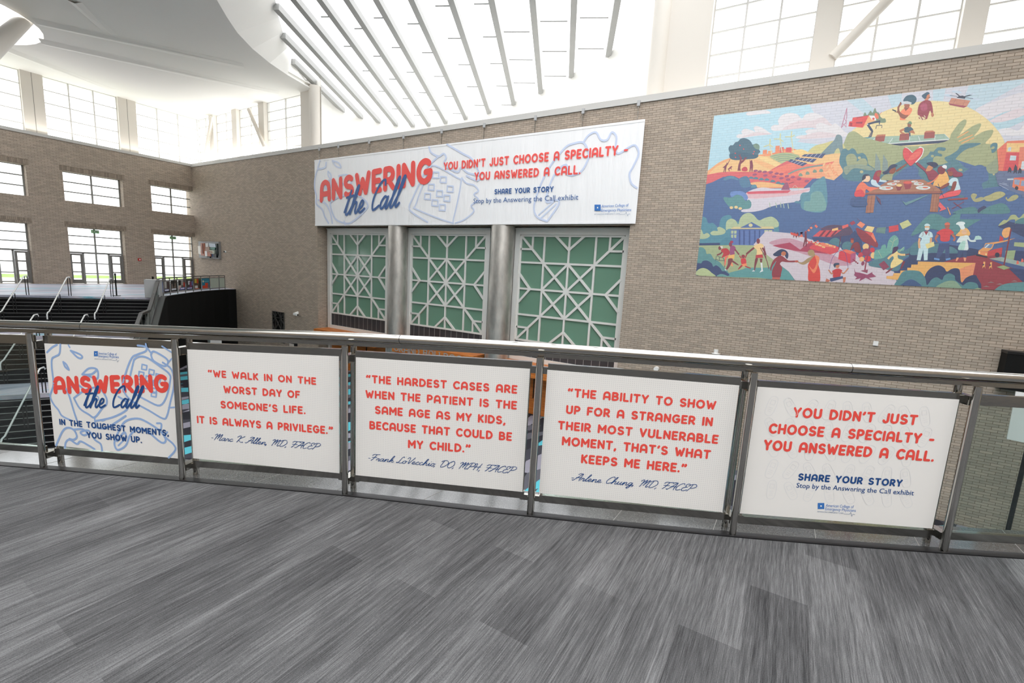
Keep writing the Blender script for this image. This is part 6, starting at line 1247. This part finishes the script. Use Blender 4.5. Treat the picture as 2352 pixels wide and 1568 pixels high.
m.prism([V((ck0.x + sd.x * a, ck0.y + sd.y * a, zz)) for a, zz in PR + [(PR[-1][0] + .2, ZL), (-.4, ZL)]], e); m.build('cheek_wall', MAT['black'], stair)
m = M()
for (a, zz), (a2, zz2) in zip(PR[:-1], PR[1:]): m.bar(ck0 + sd * a + V((0, 0, zz - ck0.z + .04)) + te * .25, ck0 + sd * a2 + V((0, 0, zz2 - ck0.z + .04)) + te * .25, .54, .08)
m.build('stringer_cap', MAT['pewter'], stair)
# handrails, one per flight and row
def stair_rail(p_top, zt, p_bot, zb_, label, off=V((0, 0, 0))):
    t = thing('stair_handrail', label, 'handrail', (p_bot.x, p_bot.y, zb_), 'white stair handrails')
    up = V((0, 0, 1.02)); a = f(p_top, zt) + up; b_ = f(p_bot, zb_) + up
    pts = [a - sd * .42 + V((0, 0, -.10)), a - sd * .34, a - sd * .1, a, b_, b_ + sd * .2 + V((0, 0, -.03)), b_ + sd * .3 + V((0, 0, -.12)), b_ + sd * .3 + V((0, 0, -.36))]
    m = M(); m.tube(pts, .03, 10); m.build('rail', MAT['railwhite'], t)
    for q, zq in ((a - sd * .2, zt), ((a + b_) / 2, (zt + zb_) / 2 - .05), (b_, zb_)):
        m = M()
        for s in (-.05, .05): m.tube([V((q.x, q.y, zq)) + te * s, V((q.x, q.y, q.z - .03)) + te * s], .018, 8)
        m.build('post', MAT['dark'], t)
MAT['railwhite'] = mat('bright_rail', (232, 234, 234), .25, .2)
tops = [at_z(x, y, ZP) for x, y in ((60, 678), (165, 678.5), (262, 680))]
rows = [(p - T1).dot(te) for p in tops]
rowname = ('third row out from the black cheek wall', 'second row out from the black cheek wall', 'first row beside the black cheek wall'); fln = ('upper', 'middle', 'lowest')
for ri_, u in enumerate(rows):
    for fi, (p0, z0, p1, z1) in enumerate(FL):
        b0 = T1 + te * u
        stair_rail(b0 + p0, z0, b0 + p1, z1, 'white handrail on the %s stair flight, %s' % (fln[fi], rowname[ri_]))

# -- side balustrade down the stair, on the cheek wall
MAT['pewter'] = mat('pewter_metal', (120, 120, 120), .35, .8)
sb = thing('stair_balustrade', 'grey metal balustrade running down the cheek wall at the stair\u2019s side', 'railing', T1 + te * .62)
c0 = T1 + te * .62
pp = [(a, z + .08) for a, z in PROF[1:5]]; Q = lambda a, z: V((c0.x + sd.x * a, c0.y + sd.y * a, z))
m = M()
for (a, z), (a2, z2) in zip(pp[:-1], pp[1:]): m.bar(Q(a, z + .92), Q(a2, z2 + .92), .16, .12)
m.build('handrail', MAT['pewter'], sb)
m = M()
for (a, z), (a2, z2) in zip(pp[:-1], pp[1:]): m.bar(Q(a, z + .12), Q(a2, z2 + .12), .06, .06)
m.build('bottom_rail', MAT['pewter'], sb)
for (a, z), (a2, z2) in zip(pp[:-1], pp[1:]):
    nn = max(2, int((a2 - a) / 1.3))
    for k in range(nn + 1):
        tq = k / nn
        if k == nn and a2 != pp[-1][0]: continue
        m = M(); m.tube([Q(a + (a2 - a) * tq, z + (z2 - z) * tq - .2), Q(a + (a2 - a) * tq, z + (z2 - z) * tq + 1.0)], .028, 8); m.build('post', MAT['pewter'], sb)
    m = M(); m.prism([Q(a, z + .2), Q(a2, z2 + .2), Q(a2, z2 + .9), Q(a, z + .9)], te * .015); m.build('glass_pane', MAT['rail_glass'], sb)

# -- curved plaza balustrade with photo panels
pb = thing('plaza_balustrade', 'curved grey balustrade along the plaza edge above the black wall', 'railing', CUR[4])
cur2 = [p + (V((LX, 5, ZP)) - p).normalized() * .12 for p in CUR[:-1]]
cs = smooth([tuple(p) for p in cur2], 5); cs = [V(p) for p in cs]
m = M(); m.tube([p + V((0, 0, 1.07)) for p in cs] + [cs[-1] + V((0, 0, .98))], .035, 10); m.build('handrail', MAT['pewter'], pb)
for zz, nm in ((.93, 'top_rail'), (.12, 'bottom_rail')):
    m = M()
    for a, b_ in zip(cs[:-1], cs[1:]): m.bar(a + V((0, 0, zz)), b_ + V((0, 0, zz)), .04, .05)
    m.build(nm, MAT['pewter'], pb)
for p in cur2:
    m = M(); m.tube([p, p + V((0, 0, 1.05))], .03, 8); m.build('post', MAT['pewter'], pb)
MAT['frost'] = glass_mat('frosted_panel', (.72, .78, .74), .8)
frost2 = mat('pale_panel', (186, 198, 186), .5)
pan = ('photo panel of a figure in a bright blue gown, first from the stair', 'photo panel of grey figures above a white and blue caption, second from the stair', 'photo panel of a dark crowd scene, third from the stair', 'photo panel with a grey shape and a red figure at its edge', 'photo panel of a person in a purple top over a blue caption', 'photo panel with red and yellow streaks above diners', 'turquoise panel with an orange mountain, last beside the plain panels')
def pblock(m_name, mt_, p, q, u0, u1, v0, v1, par, dz=.012):
    t_ = (q - p); n_ = V((t_.y, -t_.x, 0)).normalized(); m = M()
    A = lambda u, v: p + t_ * u + V((0, 0, .16 + .74 * v)) + n_ * dz
    m.face([A(u0, v0), A(u1, v0), A(u1, v1), A(u0, v1)]); return m
COLS = [[((74, 70, 66), 0, 1, 0, 1), ((140, 130, 110), .05, .5, .2, .9), ((70, 110, 200), .5, .95, .1, .95), ((90, 120, 210), .35, .8, .1, .5), ((222, 226, 236), .1, .75, .06, .18)],
        [((110, 108, 106), 0, 1, 0, 1), ((190, 188, 184), .15, .45, .4, .95), ((70, 56, 54), .55, .9, .3, .9), ((40, 40, 44), 0, 1, 0, .2), ((90, 110, 190), .1, .8, .14, .3), ((236, 238, 242), .15, .75, .17, .27)],
        [((52, 50, 48), 0, 1, 0, 1), ((120, 110, 104), .1, .35, .3, .7), ((150, 130, 116), .55, .75, .35, .75), ((20, 20, 22), .3, .6, .5, .95), ((226, 230, 240), .1, .8, .16, .3)],
        [((96, 92, 90), 0, 1, 0, 1), ((160, 158, 154), .35, .75, .5, 1), ((196, 60, 40), .75, .98, .35, .75), ((30, 30, 32), .05, .4, .55, .95), ((214, 190, 180), .02, .4, .15, .5), ((80, 90, 180), .2, .95, .1, .3), ((230, 230, 240), .3, .85, .16, .26)],
        [((60, 58, 60), 0, 1, 0, 1), ((210, 212, 218), .3, .6, .5, .85), ((120, 56, 96), .5, .85, .2, .75), ((90, 120, 180), .8, .98, .4, .8), ((70, 84, 170), .1, .85, .08, .24), ((234, 236, 244), .15, .8, .13, .2)],
        [((90, 70, 60), 0, 1, 0, 1), ((196, 70, 36), .4, .65, .55, 1), ((196, 180, 70), .1, .4, .6, 1), ((70, 96, 60), .7, 1, .4, 1), ((24, 24, 24), .75, .98, .05, .8), ((232, 232, 232), .1, .5, .1, .35), ((210, 90, 60), .1, .7, .02, .1)],
        [((38, 128, 158), 0, 1, 0, 1), ((214, 74, 46), .05, .95, 0, .3), ((214, 74, 46), .4, .8, .3, .55), ((120, 100, 110), .72, .98, .02, .35), ((226, 220, 190), .08, .25, .62, .8), ((120, 190, 204), .3, .9, .68, .74)]]
pmats = {}
def pm(c):
    if c not in pmats: pmats[c] = mat('print_%d' % len(pmats), c, .5)
    return pmats[c]
for i in range(7):
    p, q = cur2[i], cur2[i + 1]
    t_ = thing('photo_panel', pan[i], 'panel', (p + q) / 2 + V((0, 0, .16)), 'photo panels on the curved plaza balustrade')
    tv = q - p; n_ = V((tv.y, -tv.x, 0)).normalized()
    for k, (c, u0, u1, v0, v1) in enumerate(COLS[i]):
        u0 = .07 + u0 * .86; u1 = .07 + u1 * .86; m = M(); off = .02 + .002 * k
        A = lambda u, v: p + tv * u + V((0, 0, .16 + .74 * v)) + n_ * off
        th = n_ * (-.012 if k == 0 else -.0015); m.prism([A(u0, v0), A(u1, v0), A(u1, v1), A(u0, v1)], th)
        m.build('board' if k == 0 else 'printed_shape', pm(c), t_)
for i in (7, 8):
    p, q = cur2[i], cur2[i + 1]; m = M(); tv = q - p; n_ = V((tv.y, -tv.x, 0)).normalized()
    m.prism([p + tv * .07 + V((0, 0, .16)), p + tv * .93 + V((0, 0, .16)), p + tv * .93 + V((0, 0, .9)), p + tv * .07 + V((0, 0, .9))], n_ * .012); m.build('infill_panel', frost2, pb)

# -- plaza furniture
p = at_z(346, 683.5, ZP)
p = p - sd * .35 + te * .1
t = thing('pedestal', 'plain grey box pedestal standing on the plaza at the head of the stair', 'pedestal', (p.x, p.y, ZP))
m = M(); m.bar(V((p.x, p.y, ZP + .51)) - te * .36, V((p.x, p.y, ZP + .51)) + te * .36, .72, 1.02); m.build('box_body', MAT['grey_box'], t)
m = M(); m.bar(V((p.x, p.y, ZP + 1.03)) - te * .375, V((p.x, p.y, ZP + 1.03)) + te * .375, .75, .02); m.build('box_lid', MAT['grey_box'], t)
def stanchion(x, y, label, h=1.0):
    p = at_z(x, y, ZP); t = thing('stanchion', label, 'post', p, 'black barrier posts')
    m = M(); m.tube([p, p + V((0, 0, .03))], .19, 20); m.build('base', MAT['dark'], t)
    m = M(); m.tube([p + V((0, 0, .03)), p + V((0, 0, h))], .035, 12); m.build('pole', MAT['black'], t)
    m = M(); m.tube([p + V((0, 0, h)), p + V((0, 0, h + .12))], .05, 12); m.build('belt_head', MAT['black'], t)
stanchion(268, 679.2, 'black barrier post at the head of the stair by the third handrail', 1.18)
stanchion(353.5, 676, 'black barrier post showing above the grey pedestal')

# -- fittings on the brick walls
def wallbox(x, y): return at_y(x, y, BY)
a, b_ = at_y(460, 554, BY), at_y(508.5, 595, BY)
art = thing('wall_collage', 'square collage relief on a grey board beside the corner of the brick wall', 'artwork', ((a.x + b_.x) / 2, BY, b_.z))
m = M(); m.box(a.x, BY - .16, b_.z, b_.x, BY - .002, a.z); m.build('backing_board', mat('collage_board', (138, 138, 138), .5), art)
W_a, H_a = b_.x - a.x, a.z - b_.z
rr = random.Random(11)
for k, (u, v, w_, h_, c, dpt) in enumerate(((.18, .12, .06, .7, (26, 26, 30), .05), (.24, .12, .18, .74, (168, 96, 66), .18), (.30, .14, .05, .6, (120, 62, 44), .22), (.03, .3, .14, .5, (226, 222, 214), .1), (.20, .6, .22, .24, (196, 120, 92), .16), (.44, .12, .14, .3, (214, 216, 216), .14), (.47, .34, .2, .3, (150, 112, 92), .2), (.45, .58, .1, .3, (232, 232, 230), .22), (.55, .62, .16, .26, (178, 104, 78), .2), (.6, .1, .3, .26, (196, 208, 222), .12), (.62, .34, .3, .14, (70, 120, 108), .16), (.66, .5, .22, .22, (196, 204, 190), .2), (.7, .55, .1, .12, (170, 140, 120), .25), (.64, .6, .2, .3, (60, 90, 130), .12), (.88, .14, .1, .66, (24, 40, 40), .1), (.8, .74, .16, .18, (18, 18, 20), .15), (.46, .88, .16, .08, (30, 30, 32), .1))):
    m = M(); cxy = [(u * W_a, v * H_a), ((u + w_) * W_a, (v + rr.uniform(-.03, .03)) * H_a), ((u + w_ * rr.uniform(.85, 1.1)) * W_a, (v + h_) * H_a), ((u + w_ * rr.uniform(-.1, .15)) * W_a, (v + h_ * rr.uniform(.9, 1.05)) * H_a)]
    cxy = [(min(max(x_, .01), W_a - .01), min(max(y_, .01), H_a - .01)) for x_, y_ in cxy]
    m.prism([V((a.x + x_, BY - .161, a.z - y_)) for x_, y_ in cxy], (0, -dpt, 0)); m.build('collage_piece', pm(c), art)
def dome(x, y, label):
    p = at_y(x, y, BY); t = thing('security_camera', label, 'camera', (p.x, BY, p.z))
    m = M(); m.tube([(p.x, BY - .002, p.z), (p.x, BY - .12, p.z)], .09, 16); m.build('housing', MAT['plastic_white'], t)
    m = M(); m.tube([(p.x, BY - .12, p.z), (p.x, BY - .16, p.z), (p.x, BY - .19, p.z)], [.07, .055, .02], 16); m.build('lens_dome', MAT['lens'], t)
dome(519, 578, 'small round white camera beside the collage relief')
p = at_y(686, 720, BY); t = thing('security_camera', 'white bullet camera above the dark grille by the brick jamb', 'camera', (p.x, BY, p.z))
m = M(); m.tube([(p.x - .1, BY - .002, p.z + .04), (p.x - .1, BY - .22, p.z + .04)], .07, 12); m.tube([(p.x - .1, BY - .002, p.z + .04), (p.x - .1, BY - .05, p.z + .04)], .12, 16); m.build('bracket', MAT['plastic_white'], t)
m = M(); m.bar((p.x - .2, BY - .24, p.z - .02), (p.x + .25, BY - .24, p.z - .06), .14, .15); m.build('camera_body', MAT['plastic_white'], t)
m = M(); m.bar((p.x + .25, BY - .24, p.z - .06), (p.x + .27, BY - .24, p.z - .062), .1, .11); m.build('lens_face', MAT['lens'], t)
p = at_y(1646, 808, BY); t = thing('wall_beacon', 'white hat shaped fitting on the brick wall just above the handrail', 'fitting', (p.x, BY, p.z - .1))
m = M(); m.tube([(p.x, BY - .2, p.z - .02), (p.x, BY - .2, p.z + .12)], .085, 16); m.box(p.x - .04, BY - .2, p.z - .0, p.x + .04, BY - .002, p.z + .06); m.build('fitting_body', MAT['plastic_white'], t)
m = M(); m.tube([(p.x, BY - .2, p.z - .055), (p.x, BY - .2, p.z - .035), (p.x, BY - .2, p.z - .02)], [.15, .165, .1], 20); m.build('brim', MAT['plastic_white'], t)
p = at_y(1509, 846, BY); t = thing('wall_beacon', 'white domed fitting low on the brick wall, seen under the handrail', 'fitting', (p.x, BY, p.z - .1))
m = M(); m.tube([(p.x, BY - .002, p.z), (p.x, BY - .2, p.z)], .1, 16); m.build('fitting_body', MAT['plastic_white'], t)
p = at_y(2011, 788, BY); t = thing('wall_plate', 'small white square plate alone on the brick below the mural', 'plate', (p.x, BY, p.z))
m = M(); m.box(p.x - .07, BY - .05, p.z - .08, p.x + .07, BY - .002, p.z + .08); m.build('cover', MAT['plastic_white'], t)
p = at_x(320, 596, LX); t = thing('fire_alarm', 'small red fire alarm on the far brick wall between the glazed doors', 'alarm', (LX, p.y, p.z))
m = M(); m.box(LX + .002, p.y - .1, p.z - .1, LX + .09, p.y + .1, p.z + .1); m.build('alarm_box', MAT['red'], t)
m = M(); m.tube([(LX + .09, p.y, p.z), (LX + .12, p.y, p.z)], .05, 12); m.build('strobe', MAT['plastic_white'], t)
MAT['exit'] = mat('exit_green', (96, 176, 96), .4)
for i, lb in ((2, 'small green EXIT sign at the head of the middle glazed doors'), (3, 'small green EXIT sign at the head of the glazed doors by the room corner')):
    o_ = los[i]; ym = (o_[0] + o_[1]) / 2; z = o_[3] - .2
    t = thing('exit_sign', lb, 'sign', (WX + .2, ym, z - .12), 'green exit signs')
    m = M(); m.box(WX + .06, ym - .2, z - .12, WX + .14, ym + .26, z + .12); m.build('sign_box', MAT['exit'], t)
    m = M(); plx = Plane((WX + .146, ym - .17, 0), (0, 1, 0)); 
    GL['X'] = (.5, [[(0, 0), (.5, 1)], [(0, 1), (.5, 0)]]); m = M(); write_line(m, 'EXIT', .18, plx.to3(0), (.02, z - .07), (.4, z - .07), .14); m.build('lettering', MAT['plastic_white'], t)
# dark vent grille low on the wall by the jamb
g0, g1 = at_y(627, 714, BY), at_y(653, 719, BY)
gr_ = thing('wall_grille', 'tall dark lattice grille set in the brick near the recess', 'grille', (g0.x, BY, ZL + .8))
zt_, zb2_, w_ = g0.z, ZL + 1.2, g1.x - g0.x
m = M(); m.box(g0.x, BY - .02, zb2_, g1.x, BY - .002, zt_); m.build('grille_back', MAT['black'], gr_)
mg = mat('grille_metal', (92, 90, 86), .5, .4); m = M(); ce = w_
def gl2(x0, z0, x1, z1):
    p, q = V((x0, BY - .05, z0)), V((x1, BY - .05, z1)); tt2 = (q - p).normalized(); n = V((-tt2.z, 0, tt2.x)) * .022; y = V((0, .026, 0)); m.hexa(p - n - y, q - n - y, q - n + y, p - n + y, p + n - y, q + n - y, q + n + y, p + n + y)
zz = zt_; hc = w_ * 1.22
gl2(g0.x, zb2_, g0.x, zt_); gl2(g1.x, zb2_, g1.x, zt_); gl2(g0.x, zt_, g1.x, zt_)
while zz - hc > zb2_ - .01:
    xm = (g0.x + g1.x) / 2
    gl2(g0.x, zz - hc * .25, g1.x, zz - hc * .25)
    for sx, ex in ((g0.x, g1.x),): 
        gl2(g0.x + w_ * .25, zz, g0.x + w_ * .25, zz - hc); gl2(g0.x + w_ * .75, zz, g0.x + w_ * .75, zz - hc)
        gl2(g0.x, zz, g0.x + w_ * .25, zz - hc * .25); gl2(g0.x + w_ * .25, zz - hc * .25, g0.x + w_ * .75, zz - hc * .75); gl2(g0.x + w_ * .75, zz - hc * .25, g0.x + w_ * .25, zz - hc * .75); gl2(g0.x + w_ * .75, zz - hc * .25, g1.x, zz)
        gl2(g0.x, zz - hc * .5, g0.x + w_ * .25, zz - hc * .25); gl2(g1.x, zz - hc * .5, g0.x + w_ * .75, zz - hc * .25); gl2(g0.x + w_ * .25, zz - hc * .25, g0.x + w_ * .5, zz); gl2(g0.x + w_ * .75, zz - hc * .25, g0.x + w_ * .5, zz)
        gl2(g0.x, zz - hc * .5, g0.x + w_ * .25, zz - hc); gl2(g1.x, zz - hc * .5, g0.x + w_ * .75, zz - hc)
    zz -= hc
m.build('grille_lattice', mg, gr_)
p = at_y(668, 788, BY - .3); t = thing('wall_display', 'small black framed display under the wall camera, seen below the handrail', 'screen', (p.x, BY, p.z - .5))
m = M(); m.box(p.x - .35, BY - .25, p.z - .62, p.x + .35, BY - .002, p.z + .05); m.build('housing', MAT['dark'], t)
m = M(); m.box(p.x - .3, BY - .255, p.z - .55, p.x + .3, BY - .251, p.z - .04); m.build('screen_face', mat('display_face', (206, 196, 188), .3), t)
# vending machine and dark kiosk at the foot of the black fascia wall
def front_at(x, y, Y): return at_y(x, y, Y)
vy = 16.6
pv = at_y(457, 776, vy)
t = thing('vending_machine', 'red drinks machine with a white bottle outline at the foot of the black wall', 'vending machine', (pv.x, vy, ZL))
m = M(); vw = .5; zt2 = at_y(457, 765, vy).z + .15
m.box(pv.x - vw, vy, ZL, pv.x + vw, vy + .8, zt2); m.build('cabinet', MAT['red'], t)
bo = at_y(458.5, 774, vy); m = M(); plv = Plane((bo.x, vy - .004, 0), (1, 0, 0)); fz_ = plv.to3(.002)
m.face([fz_(x_, bo.z + z_) for x_, z_ in ((-.14, -1.1), (.14, -1.1), (.15, -.5), (.1, -.25), (.05, -.1), (.05, 0), (-.05, 0), (-.05, -.1), (-.1, -.25), (-.15, -.5))]); m.build('bottle_picture', MAT['plastic_white'], t)
m = M(); m.box(pv.x + vw - .12, vy - .05, ZL + .6, pv.x + vw - .02, vy - .001, zt2 - .3); m.build('coin_panel', MAT['dark'], t)
pv2 = at_y(478, 776, vy); t = thing('vending_machine', 'pale lit cooler beside the red drinks machine', 'vending machine', (pv2.x, vy, ZL))
m = M(); m.box(pv2.x - .17, vy + .05, ZL, pv2.x + .25, vy + .8, zt2); m.build('cabinet', MAT['plastic_white'], t)
m = M(); m.box(pv2.x - .14, vy + .02, ZL + .3, pv2.x + .22, vy + .049, zt2 - .1); m.build('cooler_door', mat('cooler_glass', (214, 232, 232), .2), t)
# dark screen and white board by the mural side
q0 = at_y(2316, 806, BY - .5); q1 = at_y(2297, 893, BY - .5)
t = thing('wall_screen', 'large black screen box on the brick at the picture\u2019s edge, below the mural', 'screen', (q0.x + 1.5, BY, q1.z))
m = M(); m.box(q0.x, BY - .5, q1.z, q0.x + 3.4, BY - .002, q0.z - .08); m.build('screen_housing', MAT['black'], t)
m = M(); m.box(q0.x - .01, BY - .52, q0.z - .08, q0.x + 3.42, BY - .002, q0.z); m.build('top_lip', MAT['dark'], t)
m = M(); m.tube([(q0.x + 1.0, BY - .2, q0.z), (q0.x + 1.0, BY - .2, q0.z + 2.2)], .06, 10); m.build('mounting_pole', MAT['dark'], t)
yb = 13.0; w0 = at_y(2331, 927, yb); w1 = at_y(2313, 1008, yb)
t = thing('display_board', 'blank white board standing on the hall floor below the black screen', 'board', (w0.x + .9, yb, ZL))
m = M(); wd = 2.0; m.hexa(V((w1.x, yb, w1.z)), V((w1.x + wd, yb - .55, w1.z)), V((w1.x + wd, yb - .52, w1.z)), V((w1.x, yb + .03, w1.z)), V((w0.x - .02, yb, w0.z + .25)), V((w0.x + wd, yb - .55, w0.z + .25)), V((w0.x + wd, yb - .52, w0.z + .25)), V((w0.x - .02, yb + .03, w0.z + .25))); m.build('board_face', MAT['plastic_white'], t)
for k in (.3, wd - .2):
    m = M(); m.tube([(w1.x + k, yb - k * .27 + .05, ZL), (w1.x + k, yb - k * .27 + .05, w0.z)], .04, 8); m.build('leg', MAT['dark'], t)
